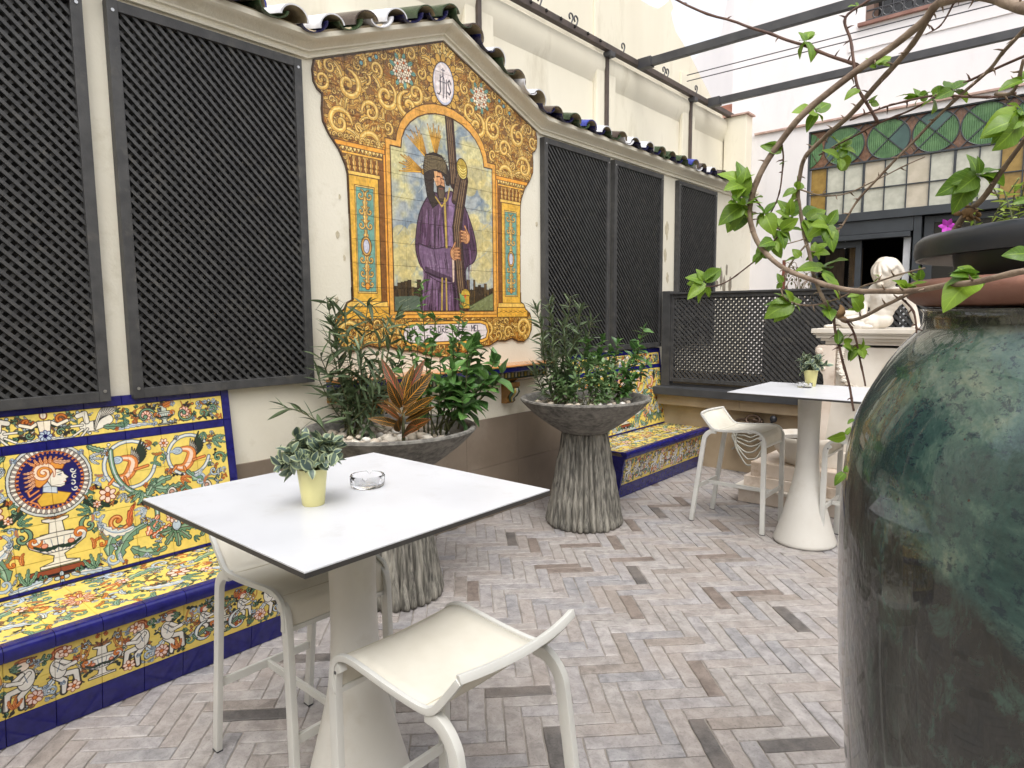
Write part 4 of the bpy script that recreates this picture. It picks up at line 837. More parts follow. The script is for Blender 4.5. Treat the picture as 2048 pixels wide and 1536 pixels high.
# ------------------------------------------------------------------ left garden wall with gable, cornice, dado and glazed roof tiles
WX = -3.6; GA = (2.30, 3.19), (MC, 3.62), (4.52, 3.19)
def eave(y):
    if y <= GA[0][0] or y >= GA[2][0]: return 3.19
    if y < MC: return 3.19+(y-GA[0][0])/(MC-GA[0][0])*.43
    return 3.62-(y-MC)/(GA[2][0]-MC)*.43
wall = thing('garden_wall', 'cream stucco garden wall with a small gable over the tile picture', 'wall', (WX, 3.4, 0))
prof = [(-1.6, 0), (9.3, 0), (9.3, 3.25), (4.52, 3.25), (MC, 3.68), (2.30, 3.25), (-1.6, 3.25)]
part('wall_body', MB().prism(prof, 'x', -3.94, WX), M['stucco'], wall)
def sweep(name, sect, path, m, parent, smooth=True):
    b = MB(); n = len(sect)
    for y, z in path:
        for dx, dz in sect: b.v.append((WX+dx, y, z+dz))
    for i in range(len(path)-1):
        for k in range(n-1): a = i*n+k; b.f.append((a, a+1, a+n+1, a+n)); b.m.append(0)
    for e in (0, (len(path)-1)*n): b.f.append(tuple(e+k for k in range(n))); b.m.append(0)
    return spart(name, b, m, parent, 25)
pth = [(-1.6, 3.19), (2.30, 3.19), (MC, 3.62), (4.52, 3.19), (9.25, 3.19)]
sweep('cornice_moulding', [(-.03, -.012), (.022, -.012), (.024, .002), (.012, .010), (.014, .02), (.032, .024), (.034, .034), (.05, .045), (.075, .06), (.10, .066), (.115, .078), (.118, .105), (-.03, .105)], pth, M['stucco'], wall)
# dado slabs between and beside the benches
def slabs(parent, x, y0, y1, zs, ln, m, th=.018, name='dado_slab'):
    y = y0
    while y < y1-.01:
        ye = min(y+ln, y1)
        for z0, z1 in zs: part(name, MB().box((x, y+.0012, z0+.0012), (x+th, ye-.0012, z1-.0012)), m, parent, bevel=.0015)
        y = ye
slabs(wall, WX, 1.72, 4.93, ((0, .42), (.42, .815)), .62, M['dado'])
# roof tiles
def half_tile(r0, r1, L, th, up):
    b = MB(); n = 12; sq = .80 if up else .62
    for s_, (r, x) in enumerate(((r0, 0), (r1, -L))):
        for k in range(n+1):
            a = PI*k/n
            for q in (r, r-th): b.v.append((x, math.cos(a)*q, (math.sin(a)*q*sq) * (1 if up else -1)))
    m = 2*(n+1)
    for k in range(n):
        i = 2*k; b.f += [(i, i+2, i+2+m, i+m), (i+1, i+1+m, i+3+m, i+3), (i, i+1, i+3, i+2), (i+m, i+m+2, i+m+3, i+m+1)]; b.m += [0, 1, 0, 1] if True else []
    for i in (0, 2*n): b.f.append((i, i+m, i+m+1, i+1)); b.m.append(0)
    return b
RTM = {}
def roof_me(up, c_):
    if (up, c_) not in RTM:
        b = half_tile(.090, .080, .62, .010, up); me = autosmooth(b.mesh('roof_tile', [RT[c_], M['clay_inner']] if up else [RT[c_], RT[c_]]), 50); RTM[(up, c_)] = me
    return RTM[(up, c_)]
cov = ['white', 'brown', 'green', 'white', 'brown', 'white', 'green', 'brown', 'white', 'green', 'blue']; chn = ['navy', 'white', 'green', 'navy', 'green', 'navy']
y = -1.5; k = 0; PIT = .26
while y < 9.2:
    sl = 0
    if GA[0][0] < y < GA[2][0]: sl = math.atan2(.43, MC-GA[0][0])*(1 if y < MC else -1)
    z = eave(y)+.105
    jx, jz = random.uniform(-.012, .012), random.uniform(-.006, .006)
    link('roof_tile', roof_me(False, chn[(k*5) % 6]), wall, (.165+jx, y-PIT/2-3.4, eave(y-PIT/2)+.055+.094+jz), (sl, rad(13)+random.uniform(-.02, .02), random.uniform(-.02, .02)))
    link('roof_tile', roof_me(True, cov[(k*4+k//5) % 11]), wall, (.15+jx, y-3.4, z+.02), (sl, rad(13)+random.uniform(-.02, .02), random.uniform(-.03, .03)))
    step = PIT*(math.cos(sl) if sl else 1); y += step; k += 1
# mortar bedding under the tiles
b = MB()
for yy in np.linspace(-1.6, 9.25, 90): 
    z = eave(yy); b.v += [(WX+.10, yy, z+.10), (WX+.09, yy, z+.125), (-3.94, yy, z+.19), (-3.94, yy, z+.1)]
for i in range(89):
    for q in range(3): b.f.append((i*4+q, i*4+q+1, i*4+q+5, i*4+q+4)); b.m.append(0)
part('mortar_bed', b, M['clay_inner'], wall)

# ------------------------------------------------------------------ tall cream wall behind with pilasters and curved parapet
up = thing('tall_courtyard_wall', 'tall cream wall behind the roof tiles with pilasters and curved parapet', 'wall', (-3.95, 4, 3))
def hit95(px, py): p = onX(px, py, -3.95); return (p.y, p.z)
par = [(-1.6, 3.0), (9.32, 3.0), (9.32, 4.28), (8.80, 4.46), (8.33, 4.72), (8.03, 4.89), (7.80, 4.99), (7.65, 5.05), (7.56, 5.15), (7.52, 5.23), (7.58, 5.30), (7.50, 5.38), (7.36, 5.27), (7.2, 5.17), (7.01, 5.14), (6.79, 5.13), (6.6, 5.2), (6.45, 5.34), (6.3, 5.6), (6.1, 6.2), (-1.6, 6.2)]
part('wall_body', MB().prism(par, 'x', -4.2, -3.95), M['stucco_upper'], up)
for (ya, yb) in ((3.96, 4.30), (5.86, 6.22), (7.77, 8.11)):
    part('pilaster', MB().box((-3.949, ya, 3.1), (-3.90, yb, 4.28)), M['stucco_upper'], up, bevel=.01)
    part('pilaster_cap', MB().box((-3.949, ya, 4.40), (-3.925, yb+.02, 5.1 if yb < 8 else 4.62)), M['stucco_upper'], up, bevel=.004)
b = MB(); 
for yy in (-1.6, 9.3):
    for a, z in ((0, 4.02), (.018, 4.06), (.045, 4.12), (.06, 4.19), (.06, 4.29), (0, 4.34)): b.v.append((-3.949+a, yy, z))
for q in range(5): b.f.append((q, q+1, q+7, q+6)); b.m.append(0)
b.f += [tuple(range(6)), tuple(range(6, 12))]; b.m += [0, 0]
spart('soft_ledge', b, M['stucco_upper'], up, 60)

# ------------------------------------------------------------------ white back buildings
YB = 9.30
bw = thing('white_back_wall', 'white stucco back wall around the stained glass and dark doors', 'wall', (-2, YB, 0))
part('wall_body', MB().box((-3.95, YB, 0), (-2.87, YB+.3, 4.08)), M['stucco_white'], bw); part('wall_body', MB().box((-2.868, YB, 4.0), (3.6, YB+.3, 4.08)), M['stucco_white'], bw)
part('wall_body', MB().box((.9, YB, 0), (3.6, YB+.3, 3.998)), M['stucco_white'], bw)
part('corner_pier', MB().box((-3.93, YB-.22, 3.0), (-3.62, YB-.001, 4.33)), M['stucco_upper'], bw, bevel=.008)
part('pier_cap', MB().box((-3.95, YB-.25, 4.331), (-3.58, YB-.0, 4.352)), M['pinkband'], bw)
part('string_course', MB().box((-3.58, YB-.03, 4.081), (3.6, YB+.28, 4.105)), M['pinkband'], bw)
part('door_jamb', MB().box((-2.866, YB-.01, 0), (-2.79, YB+.22, 2.86)), M['stucco_white'], bw)
ub = thing('white_upper_building', 'large white building rising above the back wall with a grilled window', 'building', (0, 9.6, 4))
part('wall_body', MB().box((-3.98, 9.45, 4.106), (-2.29, 9.9, 9)), M['stucco_white'], ub); part('wall_body', MB().box((-2.29, 9.45, 4.106), (-.55, 9.9, 5.24)), M['stucco_white'], ub)
part('wall_body', MB().box((-.55, 9.45, 4.106), (5, 9.9, 9)), M['stucco_white'], ub); part('wall_body', MB().box((-2.29, 9.45, 6.6), (-.55, 9.9, 9)), M['stucco_white'], ub)
part('raised_panel', MB().box((-2.47, 9.435, 4.93), (5, 9.4499, 5.2399)), M['stucco_white'], ub)
wd = part('window', MB().box((-2.29, 9.72, 5.24), (-.55, 9.76, 6.6)), M['darkglass'], ub)
part('window_sill', MB().box((-2.36, 9.38, 5.20), (-.5, 9.50, 5.238)), mat('weathered brick sill', (150, 112, 100), (126, 88, 76)), wd)
part('window_reveal', MB().box((-2.289, 9.47, 5.2401), (-2.20, 9.70, 6.6)), mat('brown window reveal', (120, 96, 84)), wd)
gr = MB()
for k in range(14):
    cx = -2.16+k*.115; gr.tube([(cx+.05*math.cos(a), 9.47, 5.33+.05*math.sin(a)) for a in np.linspace(0, 2*PI, 15)], .008, 6, cap=False); gr.tube([(cx+.057, 9.47, 5.27), (cx+.057, 9.47, 6.6)], .008, 6)
gr.tube([(-2.28, 9.47, 5.275), (-.56, 9.47, 5.275)], .01, 6); gr.tube([(-2.28, 9.47, 5.39), (-.56, 9.47, 5.39)], .01, 6)
part('window_grille', gr, M['steel'], wd)
fb = thing('far_white_gable', 'sunlit white house wall far behind the curved parapet', 'building', (-6, 13, 0))
part('wall_body', MB().prism([(-8.5, 0), (-4.2, 0), (-4.2, 9.5), (-5.35, 9.2), (-5.75, 7.1), (-6.4, 6.75), (-7.1, 6.6), (-8.5, 6.5)], 'y', 13, 13.4), M['stucco_white'], fb)
part('brick_coping', MB().box((-4.9, 9.95, 4.55), (-4.0, 10.2, 4.78)), M['terracotta'], fb); part('brick_parapet', MB().box((-4.9, 9.8, 3.9), (-4.0, 10.2, 4.55)), M['terracotta'], fb)

ew = thing('light_blocking_wall', 'unseen cream wall added behind the viewer and on the right to block low skylight', 'wall', (4.2, 0, 0))  # out-of-view walls, added so the light falls more from above
part('wall_body', MB().box((4.2, -3.3, 0), (4.5, 9.3, 4.3)), M['stucco_upper'], ew); part('wall_body', MB().box((-4.2, -3.3, 0), (4.199, -3.0, 4.3)), M['stucco_upper'], ew)
part('wall_body', MB().box((-3.94, -2.999, 0), (-3.6, -1.61, 3.25)), M['stucco'], ew)
# stained glass transom, with separate panes
tr = thing('stained_glass_transom', 'long stained glass transom with green circles over milky and amber squares', 'window', (-1, YB, 3.4))
Y1 = YB+.04
cols = [-2.83, -2.63, -2.42, -2.196, -1.958, -1.72, -1.48, -1.235, -1.0, -.80, -.60, -.38, -.15, .08, .31, .54, .77]
rowz = (2.895, 3.185, 3.51)
for r_ in range(2):
    for k in range(len(cols)-1):
        m = M['gl_amber'] if k in (0, 9, 10, 15) else ((M['gl_milk2'] if (k, r_) in ((5, 0), (5, 1), (3, 1), (12, 0)) else M['gl_milk']))
        part('pane', MB().box((cols[k]+.004, Y1, rowz[r_]+.004), (cols[k+1]-.004, Y1+.008, rowz[r_+1]-.004)), m, tr)
cen = [-2.93, -2.442, -1.94, -1.447, -.962, -.475, .01, .49]; CZ, CRr = 3.757, .232
for k, cx in enumerate(cen):
    for q in range(4):
        a0 = PI/4+q*PI/2; pts = [(cx+.006*math.cos(a0+PI/4), CZ+.006*math.sin(a0+PI/4))]+[(cx+CRr*math.cos(a), CZ+CRr*math.sin(a)) for a in np.linspace(a0+.03, a0+PI/2-.03, 9)]
        pts = [(max(x, -2.85), z) for x, z in pts]
        if max(p[0] for p in pts)-min(p[0] for p in pts) < .02: continue
        part('pane', MB().prism(pts, 'y', Y1-.004, Y1+.004), M['gl_teal'] if (k, q) in ((2, 3), (1, 1), (3, 0)) else M['gl_green'], tr)
edges = [-2.85]+[(a+b)/2 for a, b in zip(cen, cen[1:])]+[.75]
for a, b_ in zip(edges, edges[1:]): part('pane', MB().box((a+.0004, Y1+.006, 3.525), (b_-.0004, Y1+.012, 3.985)), M['gl_rust'], tr)
for cx in cen[1:]:
    lead = MB(); lead.tube([(cx+(CRr+.003)*math.cos(a), Y1-.006, CZ+(CRr+.003)*math.sin(a)) for a in np.linspace(0, 2*PI, 41)], .007, 6, cap=False)
    for s_ in (-1, 1): lead.obox((cx, Y1-.008, CZ), Vector((1, 0, s_)).normalized()*.33, Vector((0, .005, 0)), Vector((-s_, 0, 1)).normalized()*.006)
    part('lead_came', lead, M['frame'], tr)
for k, x in enumerate(cols[1:-1], 1):
    w = .013 if k in (3, 7) else .006
    part('glazing_bar', MB().box((x-w, Y1-.02, 2.885), (x+w, Y1+.012, 3.505)), M['frame'], tr)
part('glazing_bar', MB().box((-2.85, Y1-.016, 3.178), (.8, Y1+.006, 3.19)), M['frame'], tr); part('transom_rail', MB().box((-2.85, Y1-.03, 3.507), (.8, Y1+.02, 3.527)), M['frame'], tr)
part('transom_rail', MB().box((-2.868, Y1-.03, 3.985), (.9, Y1+.03, 3.999)), M['frame'], tr); part('side_rail', MB().box((-2.868, Y1-.03, 2.87), (-2.85, Y1+.03, 3.984)), M['frame'], tr); part('side_rail', MB().box((.8, Y1-.03, 2.87), (.9, Y1+.03, 3.984)), M['frame'], tr)
# doors
dr = thing('dark_glazed_doors', 'charcoal folding glass doors with roller box under the stained glass', 'doors', (-1, YB, 0))
part('lintel', MB().box((-2.866, YB-.05, 2.79), (.9, YB+.12, 2.892)), M['frame'], dr, bevel=.003)
part('roller_box', MB().box((-2.78, YB-.02, 2.62), (-1.615, YB+.14, 2.788)), M['frame'], dr, bevel=.003); part('roller_lip', MB().box((-2.78, YB-.035, 2.555), (-1.64, YB+.1, 2.615)), M['frame'], dr, bevel=.003)
part('door_post', MB().box((-1.61, YB-.02, 0), (-1.53, YB+.14, 2.788)), M['frame'], dr, bevel=.003)
part('room_back', MB().box((-2.85, 11.2, 0), (.9, 11.3, 2.86)), M['darkroom'], dr); part('room_side', MB().box((-2.87, YB+.31, 0), (-2.86, 11.2, 2.86)), M['darkroom'], dr); part('room_side', MB().box((.9, YB+.31, 0), (.91, 11.2, 2.86)), M['darkroom'], dr); part('room_ceiling', MB().box((-2.87, YB+.16, 2.861), (.9, 11.3, 2.868)), M['darkroom'], dr)
def leafdoor(x0, x1, y, m=M['darkglass'], fw=.07, z1=2.55, nm='door_leaf'):
    f = MB().box((x0, y, .02), (x0+fw, y+.05, z1)).box((x1-fw, y, .02), (x1, y+.05, z1)).box((x0+fw, y, .02), (x1-fw, y+.05, .12)).box((x0+fw, y, z1-.08), (x1-fw, y+.05, z1))
    p = part(nm, f, M['frame'], dr, bevel=.003); part('glass_pane', MB().box((x0+fw, y+.02, .12), (x1-fw, y+.028, z1-.08)), m, p); return p
leafdoor(-2.78, -2.19, YB+.06, M['glass']); part('curtain_boards', MB().box((-2.74, YB+.5, 0), (-2.5, YB+.53, 2.5)).box((-2.44, YB+.52, 0), (-2.28, YB+.55, 2.5)), M['curtain'], dr)
part('inner_jamb', MB().box((-1.72, YB+.05, 0), (-1.645, YB+.11, 2.55)), M['whiteframe'], dr)
leafdoor(-1.51, -.62, YB+.04, M['darkglass'], .10, 2.78); leafdoor(-.6, .3, YB+.04, M['darkglass'], .10, 2.78)
part('white_side_frame', MB().box((.32, YB-.03, 0), (.42, YB+.1, 2.8)), M['whiteframe'], dr)

# ------------------------------------------------------------------ pergola of dark steel
pg = thing('steel_pergola', 'dark steel pergola rail and cross beams fixed along the tall wall', 'pergola', (-3.86, 4, 4.3))
railz = 4.33
rail = part('wall_rail', MB().box((-3.885, -1.6, railz), (-3.825, 9.26, railz+.06)), M['steel_brown'], pg, bevel=.004)
for yy in (6.60, 8.37):
    part('cross_beam', MB().box((-3.812, yy-.03, railz-.02), (4.19, yy+.03, railz+.065)), M['steel'], pg, bevel=.004)
    part('beam_bracket', MB().box((-3.84, yy-.045, railz-.03), (-3.68, yy+.045, railz+.075)), M['steel'], pg, bevel=.004)
for yy in (4.10, 6.02, 7.95):
    part('wall_strut', MB().box((-3.898, yy-.022, 3.36), (-3.868, yy+.022, railz-.002)), M['steel_brown'], pg, bevel=.003); part('strut_clamp', MB().box((-3.90, yy-.045, railz-.05), (-3.81, yy+.045, railz-.003)), M['steel'], pg)
for yy in (4.86, 5.34, 5.42, 6.28, 7.18, 7.26, 8.02, 8.72, 3.2):
    a = np.linspace(-.6, 4.2, 11); part('hook', MB().tube([(-3.85, yy, railz+.06)]+[(-3.85, yy+.03*math.cos(t_), railz+.13+.03*math.sin(t_)) for t_ in a], .008, 6), M['steel'], rail)
for yy in np.arange(4.7, 6.0, .22): part('bolt_hole', MB().tube([(-3.8149, yy, railz+.03), (-3.822, yy, railz+.05)], .012, 8), M['darkroom'], rail)
for k, dz in enumerate((.07, .0)):
    pts = [(-3.8+i*.5, 7.66, railz+.11+dz-.02*math.sin(PI*i/16)) for i in range(17)]
    cb = link('cable', autosmooth(MB().tube(pts, .006, 6).mesh('cable', M['steel'])), None); tag(cb, ('upper' if k == 0 else 'lower')+' of the two thin wires strung between the steel beams', 'wire', 'wires between the beams')

# ------------------------------------------------------------------ lattice panels
SLT = MB().box((-.5, -.5, -.5), (.5, .5, .5)).mesh('slat', M['lattice'])
def lattice(name, label, cat, group, kind, u0, u1, v0, v1, place, pit=.052, sw=.0155, indiv=True, back=True, fw=.05, screws=True, rev=False):
    """kind 'x': panel on wall plane x, u = y; kind 'y': plane y, u = x"""
    t = thing(name, label, cat, place(u0, v0, 0), 0, group); P = place
    def bx(a0, b0, w0, a1, b1, w1): p, q = P(a0, b0, w0), P(a1, b1, w1); return MB().box(tuple(min(x, y) for x, y in zip(p, q)), tuple(max(x, y) for x, y in zip(p, q)))
    part('frame_stile', bx(u0, v0, 0, u0+fw, v1, .052), M['lattice'], t, bevel=.003); part('frame_stile', bx(u1-fw, v0, 0, u1, v1, .052), M['lattice'], t, bevel=.003)
    part('frame_rail', bx(u0+fw, v0, 0, u1-fw, v0+fw, .050), M['lattice'], t, bevel=.003); part('frame_rail', bx(u0+fw, v1-fw, 0, u1-fw, v1, .050), M['lattice'], t, bevel=.003)
    if back: part('backing_board', bx(u0+.01, v0+.01, -.004, u1-.01, v1-.01, .003), M['lattice_back'], t)
    if screws:
        for (a, b_) in ((u0+.025, v0+.05), (u1-.025, v0+.05), (u0+.025, v1-.05), (u1-.025, v1-.05)):
            p = Vector(P(a, b_, .0525)); q = Vector(P(a, b_, .0555)); part('screw', MB().tube([p, q], .008, 8), M['screw'], t)
    a0, a1, b0, b1 = u0+fw-.01, u1-fw+.01, v0+fw-.01, v1-fw+.01; W, H = a1-a0, b1-b0; joined = MB()
    U = (Vector(P(1, 0, 0))-Vector(P(0, 0, 0))); V = Vector((0, 0, 1)); N = Vector(P(0, 0, 1))-Vector(P(0, 0, 0)); orgv = Vector(P(0, 0, 0)); base = Vector(t.location)
    for lay, s_ in ((0, 1), (1, -1)):
        if rev: s_ = -s_
        w = .012 if lay == 0 else .030; k = -int(H/pit)-1
        while k*pit < W+pit:
            c0 = k*pit+pit*.4    # line: u = a0+c0 + t, v = b0 + t (s=1) or v = b1 - t
            t0 = max(0, -c0); t1 = min(H, W-c0)
            if t1-t0 > .02:
                pa = (a0+c0+t0, b0+t0 if s_ == 1 else b1-t0); pb = (a0+c0+t1, b0+t1 if s_ == 1 else b1-t1)
                A = orgv+U*pa[0]+V*pa[1]+N*w; B = orgv+U*pb[0]+V*pb[1]+N*w; D = (B-A); L = D.length; D.normalize(); S_ = N.cross(D).normalized()
                if indiv:
                    R_ = Matrix((D, S_, N)).transposed(); o = link('slat', SLT, t); o.matrix_basis = Matrix.Translation((A+B)/2-base) @ R_.to_4x4() @ Matrix.Diagonal((L, sw, .016, 1))
                else: joined.obox((A+B)/2, D*L/2, S_*sw/2, N*.008)
            k += 1
    if not indiv: o = part('slats', joined, M['lattice'], t); tag(o, kind='stuff')
    return t
def PX(u, v, w): return (WX+.004+w, u, v)
LG = 'charcoal lattice panels along the stucco wall'
lattice('lattice_panel', 'charcoal lattice panel cut by the left edge of the photo', 'lattice', LG, 'x', .16, 1.112, 1.25, 3.13, PX)
lattice('lattice_panel', 'large charcoal lattice panel between left bench and tile picture', 'lattice', LG, 'x', 1.212, 2.235, 1.25, 3.145, PX)
lattice('lattice_panel', 'charcoal lattice panel just right of the tile picture behind the oleander', 'lattice', LG, 'x', 4.535, 5.57, 1.29, 3.15, PX)
lattice('lattice_panel', 'narrow looking lattice panel above the right tiled bench', 'lattice', LG, 'x', 5.65, 6.645, 1.28, 3.15, PX, indiv=False)
lattice('lattice_panel', 'farthest charcoal lattice panel, its foot hidden by the trellis fence', 'lattice', LG, 'x', 7.01, 8.04, 1.28, 3.15, PX, indiv=False)
# low wall, slab and trellis fence
lw = thing('low_wall', 'low beige stone wall with charcoal slab carrying the trellis fence', 'wall', (-1.5, 6.7, 0))
part('wall_body', MB().box((-3.598, 6.62, 0), (1.5, 6.86, .66)), M['lowwall'], lw)
x = -3.58
while x < 1.5:
    part('ledge_stone', MB().box((x+.001, 6.50, .655), (min(x+1.0, 1.5)-.001, 6.9, .768)), M['lowwall'], lw, bevel=.004); x += 1.0
part('coping_slab', MB().box((-3.57, 6.42, .77), (1.5, 6.90, .853)), M['charcoal'], lw, bevel=.006)
part('rear_upstand', MB().box((-3.598, 6.86, .66), (-2.5, 6.95, .99)), M['lowwall'], lw)
def PY(u, v, w): return (u, 6.62-w, v)
tf = lattice('trellis_fence', 'see through charcoal trellis fence standing on the low beige wall', 'fence', None, 'y', -3.40, 1.4, .905, 1.85, PY, pit=.0555, sw=.021, indiv=False, back=False, screws=False, fw=.04)
part('post', MB().box((-3.50, 6.56, .854), (-3.402, 6.66, 1.89)), M['lattice'], tf, bevel=.004); part('post_leg', MB().box((1.3, 6.57, .854), (1.4, 6.617, .905)), M['lattice'], tf)
part('top_cap', MB().box((-3.40, 6.55, 1.851), (1.4, 6.64, 1.872)), M['lattice'], tf, bevel=.003)
# things dimly seen behind the trellis
sc_ = thing('arched_dark_screen', 'dark arched screen standing behind the middle of the trellis', 'screen', (-2.0, 7.6, 0))
part('screen_panel', MB().prism([(-2.75, 0), (-1.75, 0), (-1.75, 1.45)]+[(-2.25+.5*math.cos(a), 1.45+.28*math.sin(a)) for a in np.linspace(.1, PI-.1, 12)]+[(-2.75, 1.45)], 'y', 7.55, 7.62), M['lattice_back'], sc_); part('screen_foot', MB().box((-2.75, 7.4, 0), (-2.65, 7.8, .06)).box((-1.85, 7.4, 0), (-1.75, 7.8, .06)), M['lattice_back'], sc_)
sb = thing('dark_storage_chest', 'dark chest behind the trellis beside the right side of the screen', 'chest', (-.9, 7.5, 0))
part('chest_body', MB().box((-1.50, 7.3, 0), (.9, 7.9, 1.38)), M['lattice_back'], sb); part('chest_lid', MB().box((-1.52, 7.28, 1.382), (.92, 7.92, 1.42)), M['lattice_back'], sb)
sk = link('wooden_stake', autosmooth(MB().tube([(-3.02, 8.95, 0), (-3.015, 8.96, 2.33)], [.03, .022], 8).mesh('wooden_stake', mat('red brown stake', (120, 62, 46)))), None); tag(sk, 'thin red brown stake standing against the pale wall above the trellis', 'stake')
dv = thing('dry_vine', 'leafless dry creeper with drooping twigs around the red stake', 'vine', (-3.0, 9.0, 1.2)); rng = random.Random(4)
for k in range(13):
    x0 = -3.0+rng.uniform(-.1, .3); z0 = rng.uniform(1.8, 2.2); sx_ = rng.choice((-1, 1, 1))*rng.uniform(.1, .42); 
    pts = catmull([(x0, 8.95, z0-.25), (x0+sx_*.3, 8.97, z0+.1), (x0+sx_*.8, 9.0, z0+.02), (x0+sx_*1.05, 9.0, z0-.3), (x0+sx_, 9.02, z0-.62)], 4); part('twig', MB().tube(pts, .0045, 5), M['bark'], dv)
    me = MB()
    for j in range(8): p = pts[rng.randrange(6, len(pts))]; me.ell(p+Vector((rng.uniform(-.03, .03), 0, rng.uniform(-.03, .03))), (.014, .004, .022), 6, 4)
    part('dry_leaves', me, M['stem'], dv)
# peeled paint patches on the wall next to the stake
pp = MB()
for (y, z, w, h) in ((8.33, 2.10, .10, .26), (8.42, 1.98, .1, .34), (8.62, 2.0, .10, .24), (8.28, 1.86, .12, .1), (8.5, 2.22, .06, .14), (8.2, 2.02, .08, .1)):
    n = 14; pts = []
    for i in range(n): a = 2*PI*i/n; r_ = rng.uniform(.35, .6); pts.append((y+math.cos(a)*w*r_, z+math.sin(a)*h*r_))
    pp.prism(pts, 'x', WX+.0005, WX+.0035)
o = part('peeled_patch', pp, mat('bare grey render', (150, 142, 126), (126, 118, 104), 30, .9), wall)
pp = MB()
for (y, z, w, h) in ((2.475, 2.16, .018, .03), (2.50, 2.40, .012, .02), (4.49, 2.42, .016, .03), (2.52, 2.02, .010, .03), (6.83, 2.6, .05, .14), (6.8, 2.3, .04, .1), (6.86, 2.05, .04, .08), (2.45, 1.75, .02, .03)):
    pts = [(y+math.cos(2*PI*i/12)*w*rng.uniform(.5, 1), z+math.sin(2*PI*i/12)*h*rng.uniform(.5, 1)) for i in range(12)]; pp.prism(pts, 'x', WX+.0005, WX+.003)
part('peeled_patch', pp, mat('chipped plaster', (200, 190, 166), (178, 168, 144), 30, .9), wall)

# ------------------------------------------------------------------ the tile picture
mm = tilemat('painted mural tiles', paint_mural(), .2)
mu = thing('tile_picture', 'large painted tile picture of a purple robed figure in golden baroque frame', 'tile picture', (WX, MC, 2.4)); TS = .1545
def plm(u, v, w): return (w+.001, u-MC, v-2.4)
iu = int((MC-2.3)/TS)+2
for i in range(-iu, iu+1):
    for j in range(17):
        x0 = MC+(i-.5)*TS; y0 = 1.22+j*TS; P = clipcell(MUR, x0+.0005, y0+.0005, x0+TS-.0005, y0+TS-.0005)
        if not P: continue
        ar = abs(sum(P[k-1][0]*P[k][1]-P[k][0]*P[k-1][1] for k in range(len(P))))/2
        if ar < 2e-4: continue
        me = uvprism(P, plm, .010, lambda a, b: ((a-2.30)/2.23, (b-1.30)/2.34), mm, jit=.002); link('tile', me, mu)
part('grout_bed', MB().prism([(MC+(x-MC)*.998, z) for x, z in MUR], 'x', WX+.0002, WX+.0085), M['grout_beige'], mu)

